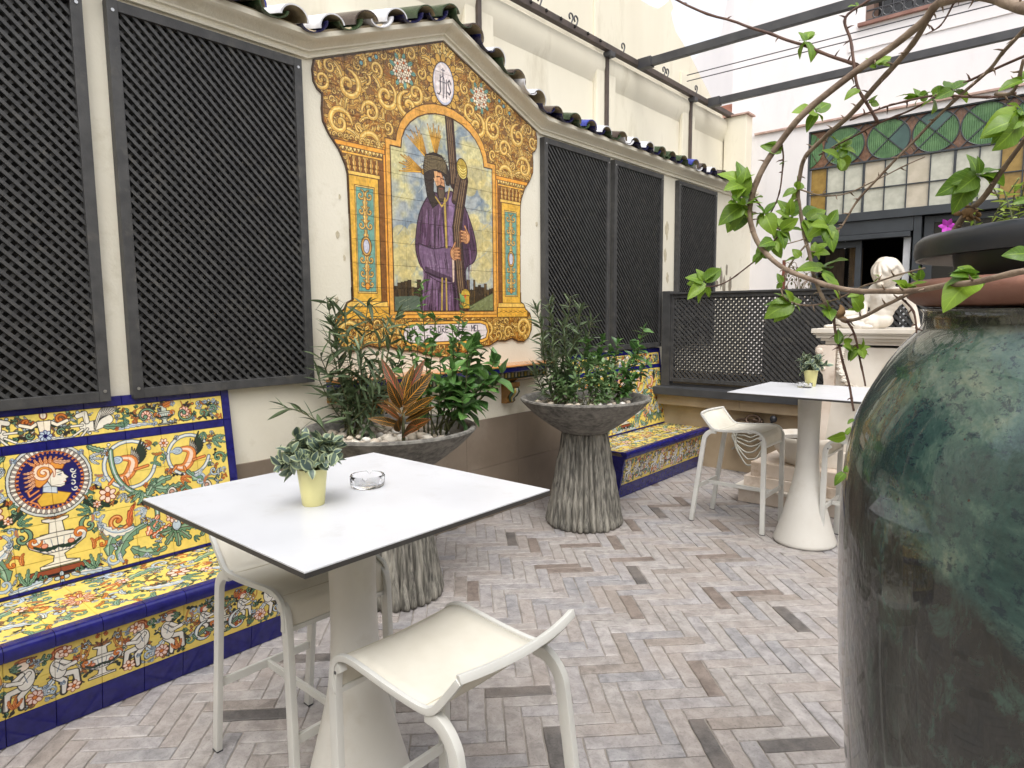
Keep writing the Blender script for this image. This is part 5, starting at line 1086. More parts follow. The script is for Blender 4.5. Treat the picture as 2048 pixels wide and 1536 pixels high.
# ------------------------------------------------------------------ tiled benches
mb_, ms_, mf_ = tilemat('painted bench back', paint_back(), .12), tilemat('painted bench seat', paint_seat(), .10), tilemat('painted bench front', paint_front(), .16)
SEATZ = .43
def bench(label, y0):
    t = thing('tiled_bench', label, 'bench', (-3.3, y0, 0), 0, 'painted tile benches against the wall'); y1 = y0+BW
    L = lambda x, y, z: (x+3.3, y-y0, z)
    # core: seat block and leaning back
    b0 = Vector((-3.475, 0, SEATZ)); b1 = Vector((-3.575, 0, 1.27)); bd = (b1-b0); bh = bd.length; bd.normalize(); bn = Vector((bd.z, 0, -bd.x))
    part('masonry_core', MB().prism([(-3.598, 0), (-3.052, 0), (-2.985, .36), (-2.985, SEATZ-.014), (b0.x-.012, SEATZ-.014), (b1.x-.012, 1.258), (-3.598, 1.258)], 'y', y0+.006, y1-.006), M['grout_beige'], t)
    def back(u, v, w): p = b0+bd*v+bn*(w-.011); return L(p.x, y0+u, p.z)
    def seat(u, v, w): return L(-2.998-v, y0+u, SEATZ-.013+w)
    fd = (Vector((-2.978, 0, .375))-Vector((-3.045, 0, .0))); fh = fd.length; fd.normalize(); fn_ = Vector((fd.z, 0, -fd.x))
    def front(u, v, w): p = Vector((-3.045, 0, 0))+fd*v+fn_*(w-.008); return L(p.x, y0+u, p.z)
    T = .165; us = [.04]+[BC+k*T for k in range(-5, 6) if .06 < BC+k*T < BW-.06]+[BW-.04]
    def grid(place, us, vs, m, H, voff=0, th=.010):
        for a, b in zip(us, us[1:]):
            for c0, c1 in zip(vs, vs[1:]): link('tile', uvprism([(a+.0006, c0+.0006), (b-.0006, c0+.0006), (b-.0006, c1-.0006), (a+.0006, c1-.0006)], place, th, lambda x, y: (x/BW, (y-voff)/H), m, jit=.004), t)
    grid(back, us, [.014, .13, .295, .46, .625], mb_, .84); grid(back, us, [.668, .795], mb_, .84)
    nv = lambda pl, us_, vs_: grid(pl, us_, vs_, M['navy'], 1)
    nv(back, [.04+k*(BW-.08)/10 for k in range(11)], [.626, .667]); nv(back, [.04+k*(BW-.08)/10 for k in range(11)], [.796, .846]); nv(back, us, [0, .0135])
    for e in (0, BW-.0395): nv(back, [e, e+.0395], [0, .165, .33, .495, .66, .846])
    grid(seat, us, [.012, .165, .32, .475], ms_, .50)
    for e in (0, BW-.0395): nv(seat, [e, e+.0395], [.012, .165, .32, .475])
    fu = [.03]+us[1:-1]+[BW-.03]
    grid(front, fu, [.127, .262, .37], mf_, .245, .127); nv(front, fu, [.002, .1265])
    for e in (0, BW-.0295): nv(front, [e, e+.0295], [.002, .1265, .26, .37])
    # bullnose edging pieces
    n = 7; pf = [(-2.975, .371), (-2.958, .372), (-2.950, .39), (-2.950, .408)]+[(-2.972+.022*math.cos(a), .41+.022*math.sin(a)) for a in np.linspace(0, PI/2, n)]+[(-3.008, .432), (-3.01, .41)]
    us2 = [0]+us[1:-1]+[BW]
    for a, b in zip(us2, us2[1:]):
        m = MB().prism([(x, z) for x, z in pf], 'y', y0+a+.0012, y0+b-.0012); me = autosmooth(m.mesh('edging_tile', M['navy']), 35); part('edging_tile', me, None, t)
    # navy end faces
    for yy, s_ in ((y0, -1), (y1, 1)):
        ys = (yy-.004, yy+.0055) if s_ < 0 else (yy-.0055, yy+.004)
        for z0, z1, xa, xb in ((.003, .126, -3.05, -3.01), (.128, .26, -3.02, -2.99), (.262, .39, -3.0, -2.965)):
            for xs, xe in ((-3.59, -3.33), (-3.328, xa)): part('tile', MB().prism([(xs, z0), (xe, z0), (xe if xe != xa else xb, z1), (xs, z1)], 'y', *ys), M['navy'], t, bevel=.001)
        part('tile', MB().prism([(-3.59, SEATZ+.004), (b0.x-.004, SEATZ+.004), (b1.x-.002, 1.262), (-3.59, 1.262)], 'y', *ys), M['navy'], t, bevel=.001)
    return t
bench('yellow painted tile bench with a round portrait, nearest the camera at left', -.03)
bench('far yellow painted tile bench behind the fluted stone planter', 4.93)

# ceramic shelf below the picture
sh = thing('ceramic_shelf', 'painted ceramic shelf with orange edge below the tile picture', 'shelf', (WX, 3.4, 1.2))
OG = glaze('orange glazed edge', (196, 136, 78), (170, 112, 58)); OL = glaze('ochre glazed relief', (150, 108, 52), (110, 78, 40)); YG = glaze('yellow glazed relief', (206, 178, 84)); GG = glaze('green glazed relief', (70, 92, 74), (48, 66, 54)); WG = glaze('ivory glazed relief', (204, 196, 170))
sy0, sy1 = 2.35, 4.47; n = 13
for k in range(n):
    a, b = sy0+(sy1-sy0)*k/n+.001, sy0+(sy1-sy0)*(k+1)/n-.001
    part('shelf_tile', MB().prism([(WX, 1.235), (WX+.22, 1.235), (WX+.226, 1.242), (WX+.22, 1.252), (WX, 1.252)], 'y', a, b), OG, sh)
    part('shelf_tile', MB().prism([(WX, 1.19), (WX+.19, 1.19), (WX+.205, 1.2), (WX+.21, 1.233), (WX, 1.233)], 'y', a, b), M['navy'], sh)
    part('shelf_tile', MB().box((WX, a, 1.135), (WX+.13, b, 1.189)), GG, sh, bevel=.002)
    for q in range(4):
        yy = a+.01+q*(b-a)/4; part('dentil', MB().box((WX+.131, yy, 1.145), (WX+.137, yy+.022, 1.182)), (YG, WG)[q % 2], sh)
    part('shelf_tile', MB().prism([(WX, 1.10), (WX+.07, 1.10), (WX+.125, 1.12), (WX+.15, 1.134), (WX, 1.134)], 'y', a, b), OL, sh)
for yy in (2.70, 4.06):
    br = MB().prism([(WX, .92), (WX+.05, .92), (WX+.07, .94), (WX+.06, .97), (WX+.085, 1.0), (WX+.11, 1.03), (WX+.11, 1.06), (WX+.12, 1.062), (WX+.12, 1.098), (WX, 1.098)], 'y', yy-.05, yy+.05)
    bp = part('bracket', br, OL, sh, bevel=.003)
    for q, m in ((-.034, GG), (-.012, YG), (.012, WG), (.034, GG)):
        part('bracket_rib', MB().tube([(WX+.115, yy+q*.8, 1.05), (WX+.118, yy+q, 1.02), (WX+.092, yy+q*1.1, .99), (WX+.07, yy+q*.7, .965), (WX+.075, yy+q*.5, .935)], [.010, .013, .013, .010, .008], 8), m, bp, smooth=True)
# ------------------------------------------------------------------ bar tables and stools
def table(label, cx, cy, w, d, h=1.10):
    t = thing('bar_table', label, 'table', (cx, cy, 0), 0, 'white square bar tables')
    part('tabletop', MB().box((cx-w/2, cy-d/2, h-.004), (cx+w/2, cy+d/2, h)), M['tabletop'], t, bevel=.0008)
    part('tabletop_core', MB().box((cx-w/2, cy-d/2, h-.016), (cx+w/2, cy+d/2, h-.0045)), M['tableedge'], t)
    pr = [(.185, 0), (.205, .004), (.212, .014), (.210, .03), (.192, .08), (.165, .17), (.138, .27), (.115, .36), (.096, .44), (.084, .51), (.077, .58), (.073, .68), (.072, .80), (.075, .95), (.078, 1.05), (.079, h-.018)]
    part('column', autosmooth(MB().lathe(pr, 64, (cx, cy)).mesh('column', M['column']), 50), None, t)
    part('mounting_plate', MB().lathe([(.15, h-.026), (.15, h-.017)], 32, (cx, cy)), M['steel'], t); return t
table('white square bar table in front, carrying the potted plant and glass ashtray', -1.6875, 1.17, .90, .868)
table('far white square bar table in front of the marble pedestal', -1.42, 4.845, .85, .85)
def stool_proto():
    t = thing('bar_stool', 'x', 'stool')
    prof = catmull([(.232, 0, .655), (.236, 0, .70), (.226, 0, .742), (.195, 0, .765), (.14, 0, .770), (0, 0, .757), (-.11, 0, .752), (-.155, 0, .762), (-.186, 0, .792), (-.216, 0, .828), (-.246, 0, .866)], 4)
    b = MB(); nn = 11; o = 0; W = .198
    for i, p in enumerate(prof):
        T = (prof[min(i+1, len(prof)-1)]-prof[max(i-1, 0)]).normalized(); N = Vector((-T.z, 0, T.x)); N = N if N.z > 0 or i < 3 or N.x > 0 else -N
        f = i/(len(prof)-1)
        for k in range(nn):
            s_ = -1+2*k/(nn-1); sag = (.008*(1-s_*s_) if p.z > .74 and p.x > -.15 else 0); cv = .030*(1-s_*s_)*max(0, (f-.72)/.28)
            b.v.append((p.x-cv, s_*W, p.z-sag))
    m = len(prof)
    for i in range(m-1):
        for k in range(nn-1): a = i*nn+k; b.f.append((a, a+1, a+nn+1, a+nn)); b.m.append(0)
    me = b.mesh('sling_seat', M['sling'], True); so = link('sling_seat', me, t); md = so.modifiers.new('t', 'SOLIDIFY'); md.thickness = .004; md.offset = 0
    hem = MB()
    for s_ in (-.150, .150):
        pass
    for x0 in (.205, -.118):
        z0 = .761 if x0 > 0 else .753; hem.ribbon([(x0, -.19, z0-.0+.0005), (x0, -.1, z0-.004), (x0, 0, z0-.0062), (x0, .1, z0-.004), (x0, .19, z0+.0005)], (1, 0, 0), .004, .0016)
    link('seat_seam', hem.mesh('seat_seam', mat('seam thread', (196, 188, 168)), fixn=True), t)
    for s_ in (-1, 1):
        rl = MB().ribbon([(p.x, s_*(W+.006), p.z) for p in prof], (0, 1, 0), .014, .018); me = autosmooth(rl.mesh('side_rail', M['stoolmetal'], bevel=.002), 35); link('side_rail', me, t)
        y = s_*.196
        fl = catmull([(.205, y, .738), (.228, y, .722), (.238, y, .69), (.241, y, .60), (.243, y, .3), (.246, y, .004)], 4); me = autosmooth(MB().ribbon(fl, (0, 1, 0), .022, .034).mesh('leg', M['stoolmetal'], bevel=.002), 35); l1 = link('leg', me, t)
        link('rubber_foot', MB().box((.228, y-.012, 0), (.264, y+.012, .005)).mesh('rubber_foot', M['blackplastic']), l1)
        link('screw', MB().tube([(.222, y+s_*.0105, .715), (.222, y+s_*.0125, .715)], .005, 8).mesh('screw', M['steel']), l1)
        rl_ = catmull([(-.130, y, .742), (-.175, y, .735), (-.212, y, .70), (-.228, y, .64), (-.262, y, .40), (-.318, y, .004)], 4); me = autosmooth(MB().ribbon(rl_, (0, 1, 0), .022, .034).mesh('leg', M['stoolmetal'], bevel=.002), 35); l2 = link('leg', me, t)
        link('rubber_foot', MB().box((-.336, y-.012, 0), (-.300, y+.012, .005)).mesh('rubber_foot', M['blackplastic']), l2)
    for nm, a, b_, sd_ in (('back_top_rail', None, None, None),):
        pts = [(-.246-.030*(1-(k/5-1)**2), (k/5-1)*(W+.010), .871) for k in range(11)]; me = autosmooth(MB().ribbon(pts, (.35, 0, 1), .020, .016).mesh(nm, M['stoolmetal'], bevel=.002), 35); link(nm, me, t)
    link('front_lip_rail', MB().box((.224, -W, .648), (.240, W, .664)).mesh('front_lip_rail', M['stoolmetal'], bevel=.002), t)
    link('footrest', MB().box((.236, -.186, .27), (.250, .186, .302)).mesh('footrest', M['stoolmetal'], bevel=.002), t)
    link('footrest', MB().box((-.284, -.186, .27), (-.270, .186, .302)).mesh('footrest', M['stoolmetal'], bevel=.002), t)
    link('stretcher', MB().box((-.268, -.007, .272), (.235, .007, .300)).mesh('stretcher', M['stoolmetal'], bevel=.002), t); return t
st = stool_proto(); SG = 'ivory sling bar stools at the tables'
def place(o, lab, x, y, rz): o.location = (x, y, 0); o.rotation_euler = (0, 0, rz); tag(o, lab, 'stool', SG)
s2 = copy_tree(st); s3 = copy_tree(st); s4 = copy_tree(st)
place(st, 'ivory sling stool in the foreground with its low back towards the viewer', -1.21, 1.135, PI)
place(s2, 'ivory stool tucked under the near table beside the yellow tile bench', -2.085, 1.225, 0)
place(s3, 'ivory stool left of the far table in front of the coiled hose', -1.95, 4.985, 0)
place(s4, 'ivory stool at the far table mostly hidden by the green jar', -1.045, 4.97, PI)

# ------------------------------------------------------------------ leaves
def leaf_me(name, L, W, m, fold=.25, curl=.25, tip=.6, n=7, wavy=0, base=.1):
    """leaf along +X, normal +Z, base at origin"""
    b = MB(); uvs = []; rng = random.Random(hash(name) % 1000)
    for i in range(n+1):
        t = i/n; w = W/2*(math.sin(PI*min(1, (t*(1-base)+base)**tip))**.85) if i < n else 0; w = max(w, .0004)
        x = L*t*(1-curl*.15*t); z = -curl*L*t*t*.5
        for s_ in (-1, -.5, 0, .5, 1):
            b.v.append((x, s_*w, z+abs(s_)*w*fold+(math.sin(t*9+s_*3)*wavy*w if s_ else 0))); uvs.append((t, .5+s_*.5))
    for i in range(n):
        for k in range(4): a = i*5+k; b.f.append((a, a+1, a+6, a+5)); b.m.append(0)
    me = b.mesh(name, m, True, fixn=False); uv = me.uv_layers.new(name='UVMap')
    for lp in me.loops: uv.data[lp.index].uv = uvs[lp.vertex_index]
    return me
LF = {'bright': [leaf_me('leaf', 1, w, M['lf_bright'], f, c_, t_, wavy=.12) for w, f, c_, t_ in ((.50, .25, .5, .72), (.46, .35, .25, .78), (.54, .2, .7, .7))],
      'mid': [leaf_me('leaf', 1, w, M['lf_mid'], f, c_, .7, wavy=.15) for w, f, c_ in ((.42, .3, .5), (.5, .2, .3), (.38, .4, .7))],
      'dark': [leaf_me('leaf', 1, w, M['lf_dark'], .35, c_, .8, base=.03) for w, c_ in ((.13, .3), (.15, .6), (.11, .1))],
      'soft': [leaf_me('leaf', 1, w, M['lf_soft'], .2, c_, .8, 5, base=.05) for w, c_ in ((.34, .5), (.28, .2))],
      'croton': [leaf_me('leaf', 1, w, M['lf_croton'], .2, c_, .85, 9, .06, base=.05) for w, c_ in ((.25, .3), (.29, .5), (.22, .1))],
      'var': [leaf_me('leaf', 1, w, M['lf_var'], .3, c_, .85, 6, .05, base=.05) for w, c_ in ((.46, .35), (.40, .6), (.5, .2))],
      'feather': [leaf_me('leaf', 1, .26, M['lf_feather'], .2, .4, .8, 5, base=.05)]}
def put_leaf(kind, parent, base, p, d, L, roll=None, up=Vector((0, 0, 1)), wide=1.0):
    d = Vector(d).normalized(); s_ = d.cross(up)
    if s_.length < .05: s_ = d.cross(Vector((1, 0, 0)))
    s_.normalize(); n = s_.cross(d).normalized(); 
    if n.dot(up) < 0: n = -n
    y = n.cross(d); R_ = Matrix((d, y, n)).transposed().to_4x4()
    if roll is None: roll = random.gauss(0, .35)
    o = link('leaf', random.choice(LF[kind]), parent); o.matrix_basis = Matrix.Translation(Vector(p)-Vector(base)) @ R_ @ Matrix.Rotation(roll, 4, 'X') @ Matrix.Diagonal((L, L*wide, L, 1)); return o
def rdir(base, spread): 
    v = Vector(base)+Vector((random.gauss(0, 1), random.gauss(0, 1), random.gauss(0, 1)))*spread; return v.normalized()

# ------------------------------------------------------------------ the two stone planters
def planter(label, cx, cy):
    t = thing('stone_planter', label, 'planter', (cx, cy, 0), 0, 'fluted stone planters by the wall')
    rng = random.Random(int(cx*100)); ph = rng.random()*6
    def fl(r, z, a):
        k = 32; u = (a*k/(2*PI)+.25*math.sin(a*3+ph)) % 1; g = abs(u-.5)*2; ed = mnoise.noise(Vector((math.cos(a)*4, math.sin(a)*4, z*7+cx)))*.010; rb = .034*(r/.3); low = (.010*mnoise.noise(Vector((math.cos(a)*9, math.sin(a)*9, 3))) if z < .02 else 0)
        return r-rb*(g**2.6)+ed*1.3+low
    pr = [(.29, .0), (.305, .012), (.308, .03), (.302, .06)]+[(.30-.118*((z-.06)/.66)**.95, z) for z in np.linspace(.09, .72, 22)]+[(.172, .735), (.15, .745)]
    me = MB().lathe(pr, 208, (cx, cy), fn=fl).mesh('fluted_pedestal', M['flute']); autosmooth(me, 70); part('fluted_pedestal', me, None, t)
    def ir(r, z, a): return r+mnoise.noise(Vector((math.cos(a)*2+cx, math.sin(a)*2, z*3)))*.010
    pr = [(.13, .72), (.185, .735), (.215, .755), (.27, .79), (.335, .835), (.405, .89), (.455, .935), (.492, .972), (.508, .992), (.505, 1.004), (.49, 1.008), (.472, 1.0), (.46, .975), (.425, .935), (.38, .895), (.33, .87), (.0, .865)]
    me = MB().lathe(pr, 96, (cx, cy), fn=ir).mesh('bowl', M['bowl']); autosmooth(me, 50); part('bowl', me, None, t)
    so = part('soil', MB().lathe([(0, .895), (.385, .892)], 40, (cx, cy), close=False), M['soil'], t); tag(so, kind='stuff'); return t
P1 = (-3.03, 2.39); P2 = (-2.905, 4.215)
planter('wide stone bowl planter on fluted foot, nearer one behind the front table', *P1); planter('stone bowl planter on fluted foot in the middle, before the far bench', *P2)
def pebble_me(seed):
    rng = random.Random(seed); bm = bmesh.new(); bmesh.ops.create_icosphere(bm, subdivisions=2, radius=1); s_ = Vector((rng.uniform(.9, 1.25), rng.uniform(.7, .95), rng.uniform(.5, .7)))
    for v in bm.verts:
        n_ = mnoise.noise(v.co*1.1+Vector((seed*7, 0, 0))); v.co = Vector((v.co.x*s_.x, v.co.y*s_.y, v.co.z*s_.z))*(1+n_*.22)
    for f in bm.faces: f.smooth = True
    me = bpy.data.meshes.new('pebble'); bm.to_mesh(me); bm.free(); me.materials.append(PEB[seed % 5]); return me
PM = [pebble_me(i) for i in range(15)]
def pebbles(label, cx, cy, seed, n, rmax=.385, r0=.03):
    t = thing('pebble_bed', label, 'pebbles', (cx, cy, .912)); rng = random.Random(seed); pl = []
    for _ in range(4000):
        if len(pl) >= n: break
        a = rng.uniform(0, 2*PI); r = rmax*math.sqrt(rng.random()); s_ = rng.uniform(.75, 1.2)*r0; x, y = r*math.cos(a), r*math.sin(a)
        if r > rmax-s_*.6: continue
        lvl = sum(1 for q in pl if math.hypot(q[0]-x, q[1]-y) < (q[2]+s_)*.80)
        if lvl > 1 or (lvl == 1 and rng.random() < .6): continue
        pl.append((x, y, s_)); link('pebble', rng.choice(PM), t, (x, y, .012+lvl*s_*.8+max(0, r-.3)*.12), (rng.uniform(-.4, .4), rng.uniform(-.4, .4), rng.uniform(0, 6)), (s_,)*3)
pebbles('round beige and white pebbles filling the nearer stone bowl', *P1, 3, 165); pebbles('pale pebbles filling the middle stone bowl under the small bush', *P2, 5, 150)

def leaf_matrix(p, d, L, roll, up, wide):
    d = Vector(d).normalized(); s_ = d.cross(up)
    if s_.length < .05: s_ = d.cross(Vector((1, 0, 0)))
    s_.normalize(); n = s_.cross(d).normalized()
    if n.dot(up) < 0: n = -n
    y = n.cross(d); return Matrix.Translation(Vector(p)) @ Matrix((d, y, n)).transposed().to_4x4() @ Matrix.Rotation(roll, 4, 'X') @ Matrix.Diagonal((L, L*wide, L, 1))
def plant(name, label, cat, base, stems, kind, lf, sm=None, r0=.006, per=3, step=.05, start=.2, out=.9, wide=1.0, up=.25, cap=295):
    """stems: list of polylines (world). lf: (min,max) leaf length"""
    t = thing(name, label, cat, base); B = Vector(base); pl = []
    for pts in stems:
        pts = catmull(pts, 5); L = sum((b-a).length for a, b in zip(pts, pts[1:])); part('stem', MB().tube(pts, [r0*(1-.7*i/(len(pts)-1)) for i in range(len(pts))], 6), sm or M['stem'], t, smooth=True)
        acc = 0; nxt = L*start
        for a, b in zip(pts, pts[1:]):
            seg = (b-a).length
            while acc+seg >= nxt:
                f = (nxt-acc)/seg; p = a.lerp(b, f); T = (b-a).normalized(); ph = random.uniform(0, 2*PI); X_ = T.orthogonal().normalized(); Y_ = T.cross(X_)
                for k in range(per):
                    an = ph+2*PI*k/per+random.uniform(-.5, .5); d = (X_*math.cos(an)+Y_*math.sin(an))*out*random.uniform(.6, 1.3)+T*random.uniform(.2, .9)+Vector((0, 0, up*random.uniform(-1.2, 1)))
                    pl.append(leaf_matrix(p-B, d, random.uniform(*lf)*(1-.25*max(0, nxt/L-.75)), random.gauss(0, .5), Vector((0, 0, 1)), wide*random.uniform(.85, 1.2)))
                nxt += step*random.uniform(.7, 1.35)
            acc += seg
        for k in range(2): pl.append(leaf_matrix(pts[-1]-B, rdir((pts[-1]-pts[-2]).normalized(), .35), random.uniform(*lf)*.8, 0, Vector((0, 0, 1)), wide))
    random.shuffle(pl)
    for m_ in pl[:cap]: o = link('leaf', random.choice(LF[kind]), t); o.matrix_basis = m_
    if len(pl) > cap:
        vs, fs, uvs = [], [], []
        for m_ in pl[cap:]:
            me = random.choice(LF[kind]); o_ = len(vs); vs += [tuple(m_ @ v.co) for v in me.vertices]; lay = me.uv_layers[0].data
            for p_ in me.polygons: fs.append(tuple(i+o_ for i in p_.vertices)); uvs += [tuple(lay[i].uv) for i in p_.loop_indices]
        me = bpy.data.meshes.new('more_leaves'); me.from_pydata(vs, [], fs); me.materials.append(LF[kind][0].materials[0]); uv = me.uv_layers.new(name='UVMap'); uv.data.foreach_set('uv', [c_ for u_ in uvs for c_ in u_]); me.polygons.foreach_set('use_smooth', [True]*len(me.polygons)); me.update()
        tag(link('more_leaves', me, t), kind='stuff')
    return t
def dpt(cx, cy): return (Vector((cx, cy, 1))-Vector((0, 0, CAMZ))).dot(CF)
D1, D2 = dpt(*P1), dpt(*P2)
def A1(px, py, dd=0): return at(px, py, D1+dd)
def A2(px, py, dd=0): return at(px, py, D2+dd)
# planter 1
def stems(base, tips, A, dmul=1.0):
    out = []
    for (px, py, dd) in tips:
        e = A(px, py, dd*.6); b0 = Vector(base)+Vector((random.uniform(-.07, .07), random.uniform(-.07, .07), 0)); m = b0.lerp(e, .5)+Vector(((e.x-b0.x)*.12+random.uniform(-.03, .03), (e.y-b0.y)*.12+random.uniform(-.03, .03), -.01)); out.append([b0, b0.lerp(m, .5)+Vector((0, 0, .01)), m, e+Vector((0, 0, -.01)), e+Vector(((e.x-b0.x)*.04, (e.y-b0.y)*.04, .02))])
    return out
bA = A1(705, 850, .08); bA.z = .93
plant('oleander', 'tall airy oleander with long narrow leaves at left of the nearer bowl', 'shrub', bA, stems(bA, [(655, 602, .12), (690, 640, .0), (735, 612, .15), (662, 690, -.05), (770, 660, .1), (720, 700, -.1), (640, 760, 0), (760, 745, -.12), (810, 690, .15), (700, 760, .1), (645, 720, .1), (745, 800, -.1), (672, 655, .2), (790, 640, .18)], A1), 'dark', (.10, .17), r0=.006, per=3, step=.046, start=.22, out=.85, wide=1.2)
gA = A1(660, 868, -.1); gA.z = .95
plant('arching_shoot', 'single arching shoot hanging over the left rim of the nearer bowl', 'plant', gA, [[gA, A1(640, 850, -.14), A1(600, 822, -.18), A1(572, 818, -.2)]], 'dark', (.10, .16), r0=.004, per=2, step=.035, start=.25, out=.35, up=-.1)
bB = A1(868, 855, .1); bB.z = .93
plant('citrus_shrub', 'tall leafy green shrub rising in front of the tile picture', 'shrub', bB, stems(bB, [(842, 575, .0), (925, 612, .05), (870, 640, .1), (905, 665, -.05), (836, 680, -.05), (880, 720, .08), (950, 690, .1), (858, 760, 0), (800, 720, .05), (925, 660, .1), (890, 750, -.05), (960, 720, .1), (820, 660, .1)], A1), 'mid', (.045, .09), r0=.005, per=2, step=.034, start=.3, out=.95)
plant('broad_leaf_bush', 'glossy bluish green bush leaning over the right rim of the nearer bowl', 'shrub', A1(905, 850, .02), stems(A1(905, 858, .02), [(935, 705, -.1), (985, 728, -.08), (965, 765, -.1), (905, 745, -.15), (925, 800, -.18), (1000, 752, .0), (900, 790, -.1), (950, 690, 0), (880, 770, -.15)], A1), 'mid', (.08, .14), r0=.006, per=2, step=.042, start=.35, out=1.0, wide=1.25)
cb = A1(807, 868, -.22); cb.z = .945
ct = thing('croton', 'croton plant with orange and yellow veined leaves in the nearer bowl', 'plant', cb)
part('stem', MB().tube([cb, cb+Vector((0, 0, .10)), A1(806, 820, -.2)], [.011, .009, .006], 8), M['stem'], ct, smooth=True)
for (bx, by, tx, ty, d0, L) in ((806, 808, 815, 722, -.02, .17), (803, 800, 762, 716, .02, .2), (806, 800, 850, 718, .04, .2), (808, 808, 866, 745, -.06, .19), (802, 815, 775, 768, -.14, .14), (810, 830, 868, 792, -.16, .16), (800, 838, 764, 806, -.14, .13), (812, 842, 868, 812, -.10, .16), (800, 850, 738, 834, -.1, .16), (812, 862, 850, 838, -.2, .12), (800, 862, 786, 828, -.22, .1), (808, 822, 838, 780, -.02, .14), (802, 828, 770, 790, .05, .14), (806, 870, 830, 852, -.25, .09), (808, 815, 822, 748, .08, .17), (805, 846, 792, 806, -.24, .11)):
    p0 = A1(bx, by, -.2); p1 = A1(tx, ty, -.2+d0); d = p1-p0; put_leaf('croton', ct, cb, p0, d, d.length*1.02, roll=random.gauss(0, .3), up=(-CF+Vector((0, 0, .5))).normalized())
# planter 2
bC = A2(1120, 800, .05); bC.z = .93
plant('oleander', 'dense dark oleander at left of the middle stone bowl', 'shrub', bC, stems(bC, [(1075, 625, .1), (1100, 615, 0), (1140, 600, .1), (1160, 620, .15), (1125, 650, -.1), (1085, 680, -.1), (1070, 740, 0), (1150, 670, .1), (1180, 650, .2), (1105, 700, -.15)], A2), 'dark', (.09, .14), r0=.007, per=4, step=.036, start=.2, out=.6, up=.3, wide=1.15)
bD = A2(1170, 800, -.05); bD.z = .93
plant('low_bush', 'low soft green bush of tiny leaves in the centre of the middle bowl', 'shrub', bD, stems(bD, [(1108, 748, -.1), (1128, 735, .05), (1152, 722, -.15), (1178, 720, .05), (1204, 730, -.15), (1224, 742, .05), (1118, 745, 0), (1140, 728, -.1), (1165, 722, 0), (1190, 726, -.1), (1215, 738, 0), (1232, 755, -.1), (1125, 770, -.15), (1150, 760, -.2), (1180, 755, -.2), (1205, 765, -.2), (1228, 778, -.15), (1100, 775, 0)], A2), 'soft', (.045, .07), r0=.003, per=4, step=.028, start=.34, out=.9, wide=1.25)
bE = A2(1205, 800, .12); bE.z = .93
plant('citrus_shrub', 'glossy leafy shrub at right of the middle stone bowl before the tile bench', 'shrub', bE, stems(bE, [(1175, 690, .15), (1205, 680, .1), (1235, 690, .1), (1285, 662, .05), (1270, 700, .0), (1290, 730, 0), (1245, 740, -.05), (1195, 715, .1), (1262, 765, -.05), (1220, 705, .2)], A2), 'mid', (.065, .105), r0=.006, per=2, step=.030, start=.3, out=.9, wide=1.1)

# ------------------------------------------------------------------ potted plants and ashtrays on the tables
def potted(label, x, y, z, sc_, n, jag=False):
    t = thing('potted_plant', label, 'potted plant', (x, y, z), 0, 'small pots on the bar tables'); B = Vector((x, y, z)); s_ = sc_
    pr = [(.030*s_, .0), (.032*s_, .003), (.036*s_, .04*s_), (.043*s_, .105*s_), (.044*s_, .110*s_), (.041*s_, .110*s_), (.034*s_, .03*s_), (0, .03*s_)]
    if jag:
        def fz(r, zz, a): return r*(1+.06*abs(((a*9/PI) % 1)-.5)*(zz > .05))
        part('pot', autosmooth(MB().lathe(pr, 36, (0, 0), fn=fz).mesh('pot', M['pot']), 50), None, t, world=False)
    else: part('pot', autosmooth(MB().lathe(pr, 40, (0, 0)).mesh('pot', M['pot']), 50), None, t, world=False)
    part('soil', MB().lathe([(0, .095*s_), (.040*s_, .095*s_)], 20, (0, 0), close=False), M['soil'], t, world=False)
    random.seed(int(x*1000)); cnt = 0; top = Vector((0, 0, .10*s_))
    for i in range(34):
        a = 2*PI*i/34*2.4; el = random.uniform(-.1, 1.25); L = random.uniform(.055, .105)*s_; d = Vector((math.cos(a)*math.cos(el), math.sin(a)*math.cos(el), math.sin(el))); e = top+d*L+Vector((0, 0, .012 if el > .1 else -.01)); m = top+d*L*.5+Vector((0, 0, .02*s_)); b0 = top+Vector((math.cos(a), math.sin(a), 0))*.02*s_
        part('stem', MB().tube([b0, m, e], .0016*s_, 5), M['stem'], t, world=False)
        for k in range(9):
            f = .45+.55*k/8; p = b0.lerp(m, f*2) if f < .5 else m.lerp(e, f*2-1); dd = rdir(d*.55+Vector((0, 0, .25)), .6)
            if cnt < n: put_leaf('var', t, (0, 0, 0), p, dd, random.uniform(.030, .050)*s_, wide=1.45, up=(d+Vector((0, 0, .3))).normalized()); cnt += 1
    return t
potted('variegated leafy plant in a cream pot on the front table', -1.678, 1.037, 1.10, 1.0, 300)
potted('small grey green plant in a jagged yellow pot on the far table', -1.50, 5.12, 1.10, 1.12, 200, True)
random.seed(21)
